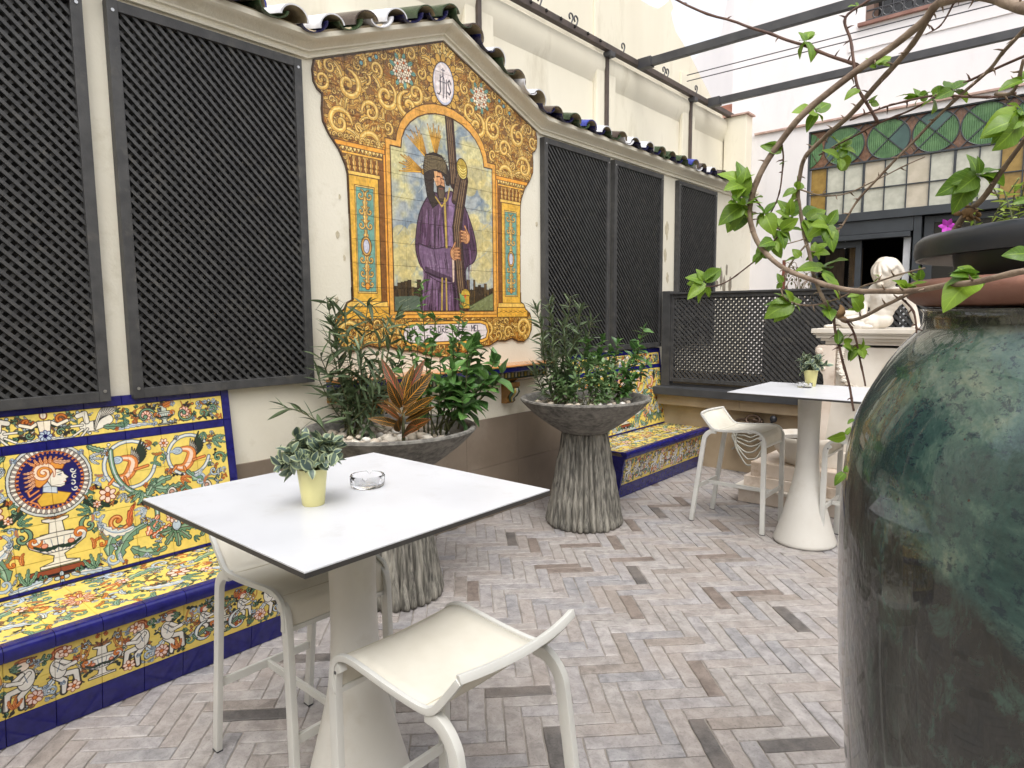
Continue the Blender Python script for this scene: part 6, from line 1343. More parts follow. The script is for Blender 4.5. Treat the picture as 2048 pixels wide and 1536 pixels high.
def ashtray(label, x, y, z, s_=1.0):
    t = thing('glass_ashtray', label, 'ashtray', (x, y, z), 0, 'clear glass ashtrays')
    def nf(r, zz, a): return r
    b = MB(); N = 72
    def zf(zz, a):
        if zz < .026: return zz
        u = (a*4/(2*PI)) % 1; dd = abs(u-.5); return zz-(.011*max(0, 1-(dd/.075)**2))
    pr = [(0, 0), (.046, 0), (.050, .003), (.052, .012), (.053, .034), (.051, .037), (.0455, .036), (.044, .030), (.043, .014), (.040, .010), (0, .009)]
    for r, zz in pr:
        for k in range(N): a = 2*PI*k/N; b.v.append((r*s_*math.cos(a), r*s_*math.sin(a), zf(zz, a)*s_))
    for i in range(len(pr)-1):
        for k in range(N): k2 = (k+1) % N; b.f.append((i*N+k, i*N+k2, (i+1)*N+k2, (i+1)*N+k)); b.m.append(0)
    part('dish', autosmooth(b.mesh('dish', M['glass'], merge=True), 45), None, t, world=False, )
    return t
ashtray('round clear glass ashtray on the front white table', -1.72, 1.262, 1.1005, 1.06); ashtray('round clear glass ashtray beside the far yellow pot', -1.505, 5.0, 1.1005, 1.0)

# ------------------------------------------------------------------ big glazed jar with saucer, planter and climbing branches
JX, JY = .08, 1.50
jar = thing('glazed_jar', 'huge mottled green glazed jar filling the right foreground', 'jar', (JX, JY, 0))
jp = [(.25, 0), (.265, .02), (.285, .10), (.325, .30), (.37, .52), (.404, .705), (.417, .853), (.428, .95), (.434, 1.06), (.4375, 1.17), (.4375, 1.25), (.4365, 1.316), (.430, 1.385), (.419, 1.445), (.400, 1.49), (.387, 1.517), (.368, 1.552), (.348, 1.583), (.330, 1.604), (.319, 1.616), (.314, 1.626), (.313, 1.636), (.313, 1.646), (.318, 1.653), (.300, 1.655), (.296, 1.64), (.29, 1.60)]
me = MB().lathe(jp, 128, (JX, JY), fn=lambda r, z, a: r*(1+.0035*mnoise.noise(Vector((math.cos(a)*1.5, math.sin(a)*1.5, z*3))))).mesh('jar_body', M['jar']); autosmooth(me, 50); part('jar_body', me, None, jar)
sa = thing('clay_saucer', 'wide chipped terracotta saucer lying on the jar mouth', 'saucer', (JX, JY, 1.655))
me = MB().lathe([(0, 1.6570), (.305, 1.6570), (.325, 1.6620), (.340, 1.6740), (.3445, 1.6880), (.342, 1.6990), (.333, 1.7040), (.322, 1.7020), (.312, 1.6900), (.29, 1.6800), (0, 1.6780)], 96, (JX, JY), fn=lambda r, z, a: r*(1+.006*mnoise.noise(Vector((math.cos(a)*3, math.sin(a)*3, z*5))))).mesh('saucer_body', M['saucer'], merge=True); autosmooth(me, 50); part('saucer_body', me, None, sa)
bp = thing('black_planter', 'round black plastic planter with rolled rim on the clay saucer', 'planter', (JX, JY, 1.67))
me = MB().lathe([(0, 1.669), (.255, 1.670), (.262, 1.68), (.272, 1.752), (.290, 1.757), (.322, 1.741), (.3300, 1.742), (.3335, 1.755), (.332, 1.772), (.324, 1.781), (.305, 1.785), (.27, 1.782), (.262, 1.765), (0, 1.761)], 96, (JX, JY)).mesh('planter_body', M['blackplastic'], merge=True); autosmooth(me, 45); part('planter_body', me, None, bp)
so = part('soil', MB().lathe([(0, 1.773), (.266, 1.769)], 40, (JX, JY), close=False), M['soil'], bp)
# seedlings in the planter
sd_ = thing('seedlings', 'feathery yellow green seedlings growing in the black planter', 'plant', (JX, JY, 1.772)); rng = random.Random(8); cnt = 0
for k in range(40):
    a = rng.uniform(PI*.45, PI*1.35); r = rng.uniform(.04, .25); b0 = Vector((JX+r*math.cos(a), JY+r*math.sin(a), 1.772)); h = rng.uniform(.04, .115); lean = Vector((rng.uniform(-.05, .05), rng.uniform(-.05, .05), h)); e = b0+lean
    part('stem', MB().tube([b0, b0+lean*.5+Vector((0, 0, .008)), e], .0012, 5), M['stem'], sd_)
    for j in range(7):
        f = .3+.7*j/6; p = b0.lerp(e, f)
        if cnt < 280: put_leaf('feather', sd_, (JX, JY, 1.772), p, rdir((math.cos(j*2.4), math.sin(j*2.4), .25), .3), rng.uniform(.018, .032)); cnt += 1
fl = thing('purple_flower', 'single magenta flower peeping over the planter rim', 'flower', at(1895, 452, 1.16)); fb_ = Vector(fl.location)
part('flower_stem', MB().tube([fb_, fb_+Vector((.03, 0, -.04)), fb_+Vector((.07, .02, -.07))], .0012, 5), M['stem'], fl)
PET = leaf_me('petal', 1, .6, M['flower'], .2, .3, .7, 5)
for k in range(6): o = link('petal', PET, fl); d = Vector((math.cos(k*1.05), -.4, math.sin(k*1.05))).normalized(); y_ = d.cross(Vector((0, -1, .2))).normalized(); n_ = d.cross(y_); o.matrix_basis = Matrix((d, y_, n_)).transposed().to_4x4() @ Matrix.Diagonal((.016,)*3+(1,))

cl = thing('climbing_shrub', 'thorny climbing shrub with long looping branches and bright green leaves', 'climber', (JX, JY, 1.772)); CB = Vector(cl.location)
BR = {
 'a': ([(2048, -60, .95), (1960, -25, 1.0), (1880, 5, 1.05), (1850, 40, 1.08), (1790, 88, 1.12), (1700, 152, 1.17), (1605, 232, 1.22), (1552, 298, 1.26), (1520, 352, 1.28), (1502, 405, 1.3), (1500, 440, 1.3), (1514, 482, 1.3), (1548, 520, 1.28), (1592, 548, 1.25), (1642, 568, 1.2), (1702, 580, 1.14), (1772, 583, 1.05), (1850, 578, .95), (1950, 562, .85), (2060, 542, .78)], .0085, .0048, 'bark'),
 'a2': ([(2060, 22, .9), (2020, 6, .95), (1950, -8, 1.0), (1880, 5, 1.05)], .011, .009, 'bark'),
 'b': ([(1870, 15, 1.06), (1832, 80, 1.12), (1790, 130, 1.16), (1740, 185, 1.2), (1690, 240, 1.25), (1648, 278, 1.3), (1612, 315, 1.33), (1599, 355, 1.35), (1597, 400, 1.36), (1606, 455, 1.36), (1618, 505, 1.35), (1630, 560, 1.33), (1648, 603, 1.3), (1670, 630, 1.28), (1700, 640, 1.25), (1745, 625, 1.2), (1800, 597, 1.12), (1840, 577, 1.06)], .0062, .0036, 'bark'),
 'c': ([(1335, -8, 1.5), (1400, 22, 1.45), (1510, 58, 1.38), (1600, 90, 1.32), (1670, 115, 1.26), (1722, 133, 1.22)], .0028, .0042, 'bark_dark'),
 'd': ([(1742, -4, 1.2), (1690, 35, 1.22), (1700, 80, 1.22), (1708, 125, 1.21), (1716, 168, 1.21), (1732, 205, 1.2), (1757, 246, 1.2)], .003, .0034, 'bark_dark'),
 'e': ([(2060, 48, .95), (2010, 100, 1.0), (1985, 132, 1.03), (1950, 165, 1.06), (1870, 240, 1.12), (1820, 292, 1.16), (1770, 345, 1.2), (1720, 398, 1.24), (1685, 450, 1.26), (1672, 457, 1.26)], .0038, .0022, 'bark'),
 'f': ([(2060, 108, 1.0), (1980, 140, 1.05), (1900, 180, 1.1), (1830, 214, 1.15), (1760, 246, 1.2), (1700, 277, 1.25), (1640, 310, 1.3)], .003, .0018, 'bark_dark'),
 'g': ([(2030, 188, 1.0), (1985, 196, 1.03), (1900, 192, 1.08), (1840, 195, 1.12), (1790, 207, 1.15), (1755, 220, 1.18), (1700, 240, 1.22)], .0028, .002, 'bark_dark'),
 'h': ([(1880, 500, 1.12), (1905, 470, 1.1), (1930, 430, 1.08), (1962, 398, 1.06), (1990, 362, 1.03), (2020, 322, 1.0), (2060, 270, .96)], .0075, .0038, 'bark'),
 'i': ([(1597, 380, 1.35), (1645, 390, 1.33), (1700, 384, 1.3), (1760, 355, 1.26), (1850, 313, 1.2)], .002, .0012, 'bark'),
 'k': ([(1563, 275, 1.25), (1568, 320, 1.27), (1563, 370, 1.28), (1550, 410, 1.3), (1537, 432, 1.3)], .0022, .0014, 'bark_dark'),
 'l': ([(1505, 382, 1.29), (1530, 425, 1.31), (1548, 452, 1.32), (1562, 461, 1.32)], .0022, .0016, 'bark_dark'),
 'm': ([(1384, 568, 1.42), (1424, 571, 1.4), (1460, 560, 1.38), (1500, 530, 1.36), (1530, 505, 1.34), (1556, 474, 1.32)], .0014, .0022, 'bark_dark'),
 'n': ([(1614, 488, 1.35), (1585, 525, 1.36), (1567, 560, 1.36), (1568, 590, 1.35), (1590, 607, 1.33), (1625, 610, 1.3), (1680, 597, 1.26), (1730, 572, 1.2), (1790, 553, 1.12), (1850, 535, 1.08)], .0024, .0018, 'bark'),
 'o': ([(1668, 630, 1.28), (1672, 670, 1.28), (1684, 720, 1.27), (1698, 770, 1.26), (1708, 822, 1.25)], .0034, .0026, 'bark_dark'),
 'p': ([(1694, 640, 1.25), (1708, 665, 1.25), (1720, 715, 1.25), (1730, 772, 1.24)], .003, .002, 'bark_dark'),
 'q': ([(1802, 592, 1.12), (1825, 618, 1.1), (1831, 650, 1.1), (1832, 668, 1.1)], .0024, .0018, 'bark_dark'),
 'r': ([(1540, 496, 1.3), (1600, 480, 1.33), (1610, 475, 1.35)], .0014, .0012, 'bark'),
 's': ([(1990, 190, 1.02), (2020, 188, .98), (2035, 165, .96), (2046, 120, .94)], .003, .003, 'bark'),
 'v': ([(1910, 5, 1.04), (1880, 50, 1.05), (1850, 68, 1.06)], .002, .001, 'bark_dark'),
}
rng = random.Random(13)
for k, (pl, ra, rb, mt) in BR.items():
    pts = catmull([at(*p) for p in pl], 6); n = len(pts); wob = [p+Vector((mnoise.noise(p*14), mnoise.noise(p*14+Vector((9, 0, 0))), mnoise.noise(p*14+Vector((0, 9, 0)))))*.0035 for p in pts]
    b = MB().tube(wob, [.8*(ra+(rb-ra)*i/(n-1))+(.0005 if i % 7 == 0 else 0) for i in range(n)], 8)
    if k not in 'rm':
        for i in range(3, n-2, 3):
            if rng.random() < .75:
                p = wob[i]; T = (wob[i+1]-wob[i-1]).normalized(); d = (T.orthogonal().normalized() @ Matrix.Rotation(rng.uniform(0, 6.28), 3, T)).normalized(); r_ = ra+(rb-ra)*i/(n-1); q = p+d*r_*.6
                b.tube([q, q+d*.007+T*.001, q+d*.0125+T*.0035], [.0018, .0012, .0002], 5)
    part('branch', b, M[mt], cl, smooth=True)
def cluster(px, py, d, lst, kind='bright'):
    p = at(px, py, d)
    if len(lst) > 2 and kind == 'bright':
        ax = sum(t_[0] for t_ in lst)/len(lst); ay = sum(t_[1] for t_ in lst)/len(lst)
        lst = lst+[(px+rng.uniform(-34, 34), py+rng.uniform(-30, 34), rng.uniform(-.03, .03)) for _ in range(2)]
    for (tx, ty, dd) in lst:
        e = at(tx, ty, d+dd); q = e-p; put_leaf(kind, cl, CB, p+q*.06, q, min(.062, q.length*1.14), roll=rng.gauss(0, .5), up=(-CF*.8+Vector((0, 0, .7))).normalized(), wide=rng.uniform(1.05, 1.4))
LV = [
 ((1486, 368, 1.29), [(1448, 338, 0), (1478, 325, .01), (1455, 375, -.02), (1500, 345, -.02), (1470, 400, .01)]),
 ((1484, 412, 1.30), [(1444, 436, -.01), (1470, 462, .02), (1462, 402, -.03), (1520, 398, -.02), (1488, 448, .01), (1448, 462, .03), (1522, 372, .02)]),
 ((1482, 395, 1.29), [(1492, 340, -.02), (1500, 372, .02), (1470, 356, .01)]),
 ((1530, 428, 1.30), [(1552, 402, 0), (1506, 448, .02), (1545, 460, -.02), (1502, 425, .02), (1520, 410, -.01), (1543, 440, .01)]),
 ((1560, 460, 1.32), [(1588, 475, 0), (1570, 492, -.01), (1600, 456, .01), (1552, 440, .02), (1592, 440, -.02), (1556, 478, .03)]),
 ((1592, 378, 1.35), [(1568, 388, 0), (1600, 354, 0), (1606, 362, .01)]),
 ((1580, 432, 1.35), [(1558, 418, 0), (1582, 400, -.01), (1556, 436, .02), (1598, 418, .01), (1590, 452, 0), (1560, 400, .02)]),
 ((1612, 440, 1.36), [(1648, 420, 0), (1640, 408, .01), (1660, 432, -.01), (1625, 455, .02), (1618, 485, .01)]),
 ((1655, 450, 1.27), [(1675, 422, 0), (1622, 468, .0), (1650, 478, -.01), (1668, 492, -.02), (1640, 430, .01), (1648, 442, .03)]),
 ((1628, 505, 1.35), [(1630, 484, 0), (1640, 514, .01), (1616, 520, 0)]),
 ((1645, 536, 1.3), [(1600, 532, 0), (1685, 510, .01), (1650, 555, .01), (1620, 522, .02)]),
 ((1643, 545, 1.27), [(1692, 590, -.02), (1672, 562, .0)]),
 ((1718, 588, 1.22), [(1698, 592, 0), (1720, 612, 0)]),
 ((1722, 622, 1.22), [(1710, 598, -.01), (1700, 618, .0)]),
 ((1655, 618, 1.29), [(1640, 608, 0), (1650, 634, .01), (1668, 622, .01)]),
 ((1585, 605, 1.34), [(1528, 628, 0), (1552, 640, .01), (1575, 582, -.01), (1535, 605, .02), (1598, 590, .02)]),
 ((1408, 563, 1.41), [(1378, 548, 0), (1398, 536, .01), (1380, 592, -.01), (1414, 548, .02), (1374, 565, .02)]),
 ((1412, 572, 1.41), [(1420, 592, 0), (1392, 600, .01)]),
 ((1548, 482, 1.3), [(1508, 512, 0), (1528, 498, .02), (1556, 500, -.01)]), ((1520, 505, 1.3), [(1504, 520, 0), (1540, 512, .01)]),
 ((1565, 566, 1.35), [(1556, 548, 0), (1552, 576, .01)]), ((1600, 515, 1.33), [(1588, 498, 0), (1572, 520, .01)]),
 ((1612, 82, 1.3), [(1602, 62, 0), (1622, 56, .01), (1630, 68, -.01), (1600, 76, .01)]),
 ((1712, 12, 1.22), [(1698, 10, 0), (1722, 10, .01)]), ((1752, 130, 1.17), [(1738, 112, 0), (1780, 112, .0), (1776, 128, .01), (1745, 132, -.01)]),
 ((1632, 225, 1.24), [(1660, 198, 0), (1614, 256, 0), (1648, 236, .01), (1640, 215, .0), (1622, 232, .01)]), ((1718, 178, 1.2), [(1692, 192, 0)]),
 ((1740, 208, 1.2), [(1752, 190, 0), (1762, 205, .0)]),
 ((1682, 295, 1.27), [(1700, 264, 0), (1704, 276, .0), (1680, 316, -.01), (1668, 268, .01), (1652, 306, .01), (1665, 284, .02)]), ((1680, 316, 1.26), [(1684, 336, -.01), (1656, 322, .01), (1694, 300, .0)]),
 ((1566, 300, 1.26), [(1528, 290, 0), (1530, 282, .01)]), ((1560, 330, 1.27), [(1572, 318, 0)]),
 ((1838, 196, 1.14), [(1802, 180, 0), (1830, 176, .01), (1862, 186, 0), (1826, 210, .01), (1812, 195, .0)]), ((1864, 192, 1.1), [(1902, 172, 0), (1880, 176, .0)]),
 ((1868, 198, 1.11), [(1872, 222, -.01), (1842, 212, .01)]), ((1905, 180, 1.08), [(1942, 152, 0), (1930, 176, .0), (1938, 188, .01)]),
 ((1955, 350, 1.03), [(1866, 386, 0), (1945, 308, .0), (1990, 352, .01), (2014, 345, .02), (1920, 358, -.01)]), ((1945, 352, 1.03), [(1912, 420, 0), (1924, 398, .01)]), ((1958, 348, 1.02), [(1962, 316, -.01), (2004, 330, .0)]),
 ((2046, 160, .95), [(2004, 175, 0), (2048, 145, 0), (2020, 160, .01)]), ((2046, 225, .94), [(1975, 262, 0), (1990, 236, .01), (2010, 300, -.01), (1995, 278, .01), (2030, 200, .01)]), ((2040, 240, .93), [(2004, 305, -.02), (1980, 250, .0)]),
 ((1954, 550, .88), [(1905, 535, 0), (1915, 542, -.01), (1900, 552, .0)]), ((1950, 556, .88), [(1886, 600, -.01)]), ((2060, 508, .84), [(2018, 505, 0)]), ((2056, 398, .95), [(2030, 405, 0)]),
 ((1838, 560, 1.1), [(1822, 545, 0), (1848, 532, .0)]), ((1815, 575, 1.1), [(1800, 563, -.01), (1848, 562, -.02), (1790, 560, .0)]), ((1760, 555, 1.18), [(1745, 566, 0), (1752, 548, .0)]),
 ((1676, 690, 1.27), [(1690, 665, 0), (1678, 660, .01)]), ((1704, 700, 1.25), [(1690, 690, 0), (1712, 690, .01), (1738, 698, .0), (1700, 720, .0), (1718, 712, .0), (1696, 702, .01)]), ((1722, 698, 1.24), [(1740, 690, 0), (1700, 716, .0), (1728, 678, .0)]),
 ((1686, 684, 1.26), [(1704, 680, .0)]), ((1692, 870, 1.18), [(1662, 880, 0), (1700, 855, .0)]), ((1690, 945, 1.18), [(1668, 965, 0), (1694, 932, .0)]), ((1708, 838, 1.2), [(1696, 846, .0)]),
]
for (px, py, d), lst in LV: cluster(px, py, d, lst)
hk = at(1680, 628, 1.27); b = MB(); pts = [hk+Vector(v) for v in ((0, 0, .018), (.003, 0, .008), (.001, 0, -.002), (.006, 0, -.010), (.016, -.002, -.014), (.022, 0, -.010))]
b.tube(catmull(pts, 3), [.001, .003, .005, .006, .0075, .008, .0075, .006, .005, .006, .0055, .005, .004, .003, .002, .001][:len(catmull(pts, 3))], 8); part('withered_leaf', b, M['husk'], cl, smooth=True)
nt_ = at(1935, 425, 1.07); b = MB().ell(nt_, (.009, .008, .008), 10, 7)
for k in range(8): b.ell(nt_+Vector((rng.uniform(-.014, .014), rng.uniform(-.01, .01), rng.uniform(-.012, .012))), (.009, .005, .002), 6, 4, rot=Matrix.Rotation(rng.uniform(0, 3), 3, Vector((rng.random(), rng.random(), rng.random())).normalized()))
part('branch_knot', b, M['husk'], cl, smooth=True)

# ------------------------------------------------------------------ marble fountain: pedestal, seated figure, shell basin, steps
FY = 5.95
fp = thing('marble_pedestal', 'weathered marble pedestal with garland and moulded top slab', 'pedestal', (-1.27, 6.0, 0))
def blk(x0, x1, y0, y1, z0, z1, nm, m=M['marble'], bv=.006, par=None): return part(nm, MB().box((x0, y0, z0), (x1, y1, z1)), m, par or fp, bevel=bv)
cxp = -1.255
part('shaft', MB().add([(cxp-.41, 5.80, .50), (cxp+.41, 5.80, .50), (cxp+.41, 6.36, .50), (cxp-.41, 6.36, .50), (cxp-.325, 5.86, 1.36), (cxp+.325, 5.86, 1.36), (cxp+.325, 6.3, 1.36), (cxp-.325, 6.3, 1.36)], [(0, 3, 2, 1), (4, 5, 6, 7), (0, 1, 5, 4), (1, 2, 6, 5), (2, 3, 7, 6), (3, 0, 4, 7)]), M['marble'], fp, bevel=.006)
for s_ in (-1, 1): part('shaft_border', MB().add([(cxp+s_*.40, 5.792, .52), (cxp+s_*.32, 5.798, .52), (cxp+s_*.24, 5.85, 1.34), (cxp+s_*.32, 5.846, 1.34), (cxp+s_*.40, 5.82, .52), (cxp+s_*.32, 5.82, .52), (cxp+s_*.24, 5.87, 1.34), (cxp+s_*.32, 5.87, 1.34)], [(0, 1, 2, 3), (7, 6, 5, 4), (0, 4, 5, 1), (1, 5, 6, 2), (2, 6, 7, 3), (3, 7, 4, 0)]), M['marble_dirty'], fp, bevel=.003)
sl = MB(); 
for (e, z0, z1) in ((.0, 1.475, 1.512), (.012, 1.462, 1.474), (-.03, 1.435, 1.461), (-.06, 1.41, 1.434), (-.09, 1.38, 1.409)):
    sl.box((-1.70-e if e < .01 else -1.70+e, 5.78-e if e <= 0 else 5.79, z0), (-.82+e, 6.38, z1)) if False else sl.box((-1.70+abs(e), 5.76+abs(e), z0), (-.80-abs(e), 6.42-abs(e), z1))
part('top_slab', sl, M['marble'], fp, bevel=.004)
for s_ in (-1, 1):
    b = MB().prism([(cxp+s_*x, z) for x, z in ((.26, 1.375), (.395, 1.375), (.415, 1.355), (.42, 1.325), (.41, 1.295), (.385, 1.275), (.37, 1.25), (.372, 1.22), (.38, 1.19), (.372, 1.155), (.352, 1.13), (.345, 1.08), (.34, 1.03), (.33, .98), (.26, .98))], 'y', 5.80, 5.93)
    b.tube([(cxp+s_*.385, 5.785, 1.325), (cxp+s_*.385, 5.80, 1.325)], [.02, .032], 14).tube([(cxp+s_*.35, 5.788, 1.18), (cxp+s_*.35, 5.80, 1.18)], [.012, .02], 12)
    spart('scroll_console', b, M['marble_dirty'], fp, 35, bevel=.003)
gl_ = MB(); gp = catmull([(cxp-.22, 5.83, 1.33), (cxp-.215, 5.80, 1.18), (cxp-.13, 5.77, 1.04), (cxp, 5.76, 1.0), (cxp+.13, 5.77, 1.04), (cxp+.215, 5.80, 1.18), (cxp+.22, 5.83, 1.33)], 5); rng = random.Random(2)
for i, p in enumerate(gp):
    r_ = .026+.016*math.sin(PI*i/(len(gp)-1))
    for k in range(11): a = rng.uniform(0, 6.28); gl_.ell(p+Vector((rng.uniform(-.016, .016), -abs(math.sin(a))*r_*.6, math.cos(a)*r_)), (rng.uniform(.016, .026), .007, rng.uniform(.006, .010)), 7, 5, rot=Matrix.Rotation(rng.uniform(-1, 1), 3, 'Y'))
part('garland', gl_, M['marble'], fp, smooth=True); part('garland_core', MB().tube(gp, .024, 8), M['marble_dirty'], fp, smooth=True)
blk(cxp-.44, cxp+.44, 5.74, 6.40, .36, .499, 'plinth'); blk(-2.11, -.55, 5.60, 6.46, .235, .359, 'step', M['marble_dirty'], .008); blk(-2.13, -.53, 5.58, 6.46, .345, .3599, 'step_nosing', M['marble'], .003) if False else None
blk(-2.20, -.50, 5.56, 6.48, .0, .115, 'step', M['marble_dirty'], .008); blk(-2.235, -.46, 5.52, 6.48, .116, .145, 'step_slab', M['marble'], .006); blk(-2.16, -.52, 5.58, 6.47, .146, .234, 'step', M['marble_dirty'], .006)
bs = thing('shell_basin', 'shell shaped white marble basin at the foot of the pedestal', 'basin', (-1.72, 5.7, .36))
def shell(r, z, a): k = abs(math.sin(a*5)); return r*(1+.05*k*max(0, (z-.40)/.2))
me = MB().lathe([(.13, .36), (.15, .37), (.17, .40), (.215, .46), (.245, .52), (.262, .565), (.27, .60), (.262, .612), (.245, .60), (.22, .56), (.14, .50), (0, .49)], 80, (-1.73, 5.80), fn=shell).mesh('basin_bowl', M['marble']); autosmooth(me, 55); part('basin_bowl', me, None, bs)
part('basin_water', MB().lathe([(0, .57), (.222, .57)], 40, (-1.73, 5.80), close=False), M['darkglass'], bs)
# seated figure: one continuous carved surface
fg = thing('marble_figure', 'white marble statue of a seated boy with bowed head leaning on one arm', 'statue', (-1.2, FY, 1.512))
def Q(px, py, dy=0): p = onY(px, py, FY); return Vector((p.x, FY+dy, p.z))
b = MB()
def limb(a, c_, ra, rb, n=12):
    a, c_ = Vector(a), Vector(c_); k = 9; pts = [a.lerp(c_, i/(k-1)) for i in range(k)]; rs = [(ra+(rb-ra)*i/(k-1))*(1+.09*math.sin(PI*i/(k-1))) for i in range(k)]; b.tube(pts, rs, n); b.ell(a, ra*1.0, 12, 8); b.ell(c_, rb*1.0, 12, 8)
hips, waist, chest, neck = Q(1755, 640), Q(1764, 622, .0), Q(1772, 598, -.01), Q(1778, 571, -.01)
b.ell(hips, (.115, .085, .075), 16, 12); b.ell(hips.lerp(waist, .5), (.088, .068, .075), 16, 12); b.ell(waist, (.092, .066, .07), 16, 12); b.ell(waist.lerp(chest, .5), (.108, .066, .075), 16, 12); b.ell(chest, (.128, .075, .09), 16, 12); b.ell(Q(1777, 584), (.138, .062, .042), 16, 12)
for s_ in (-1, 1): b.ell(chest+Vector((s_*.048, -.05, .02)), (.05, .03, .036), 12, 8)
b.ell(waist+Vector((-.005, -.045, -.01)), (.05, .03, .055), 12, 8); limb(Q(1777, 582), Q(1777, 562), .046, .042)
HS = 1.18; hd = Q(1776, 545, -.03); rt = Matrix.Rotation(rad(-22), 3, 'Y') @ Matrix.Rotation(rad(30), 3, 'X')
n_before = len(b.v)
b.ell(hd, (.078, .092, .098), 20, 16, rot=rt); b.ell(hd+Vector((-.012, -.055, -.045)), (.052, .045, .058), 14, 10, rot=rt); b.ell(hd+Vector((-.018, -.104, -.035)), (.011, .015, .02), 8, 6); b.ell(hd+Vector((-.02, -.09, -.082)), (.022, .016, .014), 8, 6)
for s_ in (-1, 1): b.ell(hd+Vector((-.014+s_*.026, -.094, -.018)), (.014, .008, .008), 8, 6); b.ell(hd+Vector((s_*.078, .0, -.02)), (.012, .018, .024), 8, 6)
# hair in wavy locks
rng = random.Random(6)
for k in range(30):
    a = rng.uniform(-PI, PI); p0 = hd+rt @ Vector((math.cos(a)*.02, math.sin(a)*.02+.01, .098)); p1 = hd+rt @ Vector((math.cos(a)*.072, math.sin(a)*.082, .055)); p2 = hd+rt @ Vector((math.cos(a)*.086, math.sin(a)*.096, -.005)); p3 = hd+rt @ Vector((math.cos(a)*.088, math.sin(a)*.09, -.05))
    if math.sin(a) < -.35: p2 = p1.lerp(p2, .4); p3 = p2
    b.tube(catmull([p0, p1, p2, p3], 3), [.008, .010, .012, .012, .012, .012, .011, .010, .010, .006], 6)
for i_ in range(n_before, len(b.v)): b.v[i_] = tuple(hd+(Vector(b.v[i_])-hd)*HS)
# arms
shR, elR, haR = Q(1806, 586, .01), Q(1823, 617, .03), Q(1834, 650, .02); limb(shR, elR, .044, .033); limb(elR, haR, .034, .021); b.ell(haR+Vector((.008, -.02, -.014)), (.022, .034, .014), 10, 8)
for k in range(4): q = haR+Vector((.022-.013*k, -.045, -.016)); b.tube([q+Vector((0, .02, .008)), q, q+Vector((.002, -.028+abs(k-1.5)*.005, -.004))], [.0085, .008, .006], 7)
b.tube([haR+Vector((-.01, -.01, -.006)), haR+Vector((-.032, -.026, -.014)), haR+Vector((-.036, -.04, -.018))], [.009, .008, .006], 7)
shL, elL, haL = Q(1750, 578, -.01), Q(1731, 606, -.03), Q(1733, 630, -.10); limb(shL, elL, .042, .032); limb(elL, haL, .032, .021); b.ell(haL+Vector((-.002, -.012, -.016)), (.018, .012, .026), 10, 8)
for k in range(4): q = haL+Vector((-.016+.011*k, -.012, -.036)); b.tube([q+Vector((0, 0, .014)), q+Vector((0, -.006, -.006)), q+Vector((0, .002, -.028))], [.0075, .007, .0055], 7)
b.tube([haL+Vector((.012, -.008, -.01)), haL+Vector((.026, -.014, -.022)), haL+Vector((.026, -.012, -.038))], [.008, .007, .005], 7)
# legs: one lying along the slab, one bent with knee up
kn1 = Q(1688, 645, -.06); limb(hips+Vector((-.03, -.04, -.02)), kn1, .068, .046); limb(kn1, Q(1730, 652, -.13), .045, .03); b.ell(Q(1742, 653, -.14), (.05, .024, .02), 10, 8)
kn2 = Q(1676, 631, .06); limb(hips+Vector((-.03, .05, .0)), kn2, .064, .045); limb(kn2, Q(1668, 652, .05), .043, .028); b.ell(Q(1657, 653, .03), (.05, .026, .018), 12, 8)
for k in range(5): b.ell(Q(1651, 654.5, .012+.010*k), (.012, .006, .006), 6, 5)
# loin cloth folds
for k in range(12): p = Q(1731+k*1.4, 634+abs(k-5)*1.4, -.11+.004*k); b.tube([p+Vector((0, 0, .03)), p+Vector((.004, -.012, 0)), p+Vector((-.006, -.006, -.035-.01*(k % 3)))], [.008, .012, .008], 7)
me = b.mesh('figure_body', M['marble']); o = part('figure_body', me, None, fg); md = o.modifiers.new('r', 'REMESH'); md.mode = 'VOXEL'; md.voxel_size = .0065; md.use_smooth_shade = True; md = o.modifiers.new('s', 'SMOOTH'); md.iterations = 3; md.factor = .5
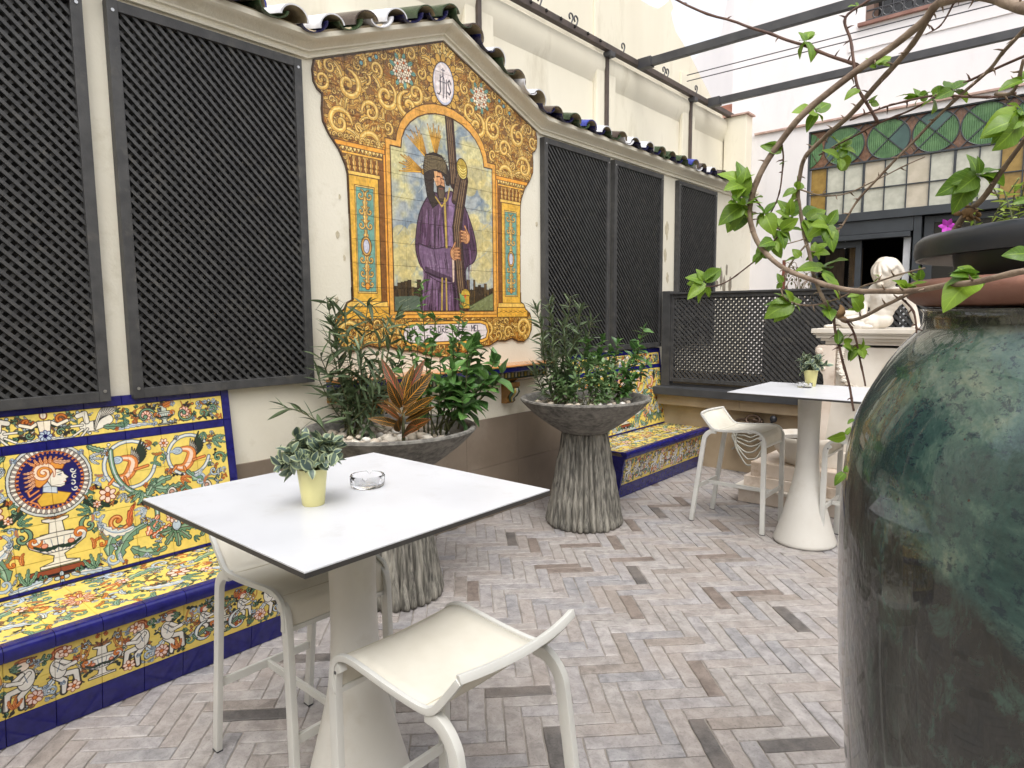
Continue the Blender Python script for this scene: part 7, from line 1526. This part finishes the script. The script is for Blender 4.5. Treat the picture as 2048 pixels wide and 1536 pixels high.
# ------------------------------------------------------------------ wall taps and hose
tp = thing('wall_taps', 'tarnished bronze wheel taps on the low wall above the hose', 'tap', (-2.45, 6.6, .55))
b = MB(); yT = 6.50
for (px, py, r_) in ((1484, 848, .075), (1506, 840, .07)):
    p = onY(px, py, yT); b.tube([p+Vector((r_*math.cos(a), .02*math.sin(a), r_*math.sin(a)*.62)) for a in np.linspace(0, 2*PI, 19)], .014, 8, cap=False); b.tube([p+Vector((-r_, 0, 0)), p+Vector((r_, 0, 0))], .008, 6); b.tube([p, p+Vector((.02, .12, -.01))], .016, 8)
part('hand_wheel', b, M['bronze'], tp, smooth=True)
a_, c_ = onY(1508, 848, yT), onY(1543, 850, yT); b = MB().tube([a_, a_.lerp(c_, .5)+Vector((0, 0, -.012)), c_, onY(1556, 852, yT), onY(1565, 862, yT-.03)], [.018, .014, .018, .014, .012], 8).tube([onY(1522, 848, yT), onY(1524, 840, yT+.02), onY(1526, 848, 6.62)], .015, 8)
part('pipe', b, M['bronze'], tp, smooth=True); kb = onY(1547, 838, yT-.02); part('knob', MB().ell(kb, (.036, .03, .036), 14, 10).tube([kb, onY(1541, 850, yT)], .012, 8), M['blackplastic'], tp, smooth=True)
hs = thing('garden_hose', 'coiled pale garden hose hanging in loops below the taps', 'hose', (-2.45, 6.55, .4))
rng = random.Random(3)
for k in range(7):
    x0 = 1468+rng.uniform(-3, 3); x1 = 1530+rng.uniform(-8, 6); dp = (868, 875, 884, 893, 905, 918, 930)[k]; yy = 6.56-.012*k
    pts = catmull([onY(x0+4, 862, yy), onY(x0, 866+(dp-866)*.35, yy-.03), onY((x0*2+x1)/3, dp-4, yy-.05), onY((x0+x1)/2+3, dp, yy-.05), onY((x0+x1*2)/3+6, dp-5, yy-.03), onY(x1+2, 866+(dp-866)*.3, yy), onY(x1, 860, yy)], 5)
    part('hose_loop', MB().tube(pts, .0085, 8), M['hose'], hs, smooth=True)
part('hose_end', MB().tube(catmull([onY(1468, 868, 6.5), onY(1472, 880, 6.48), onY(1470, 893, 6.5), onY(1464, 898, 6.52)], 5), .0095, 8), M['hose'], hs, smooth=True)
hp = onY(1500, 864, 6.56); part('hose_holder', MB().tube([onY(1470, 862, 6.60), onY(1472, 860, 6.5), onY(1530, 860, 6.5), onY(1532, 862, 6.60)], .012, 6), M['bronze'], hs)
bpy.context.view_layer.update()
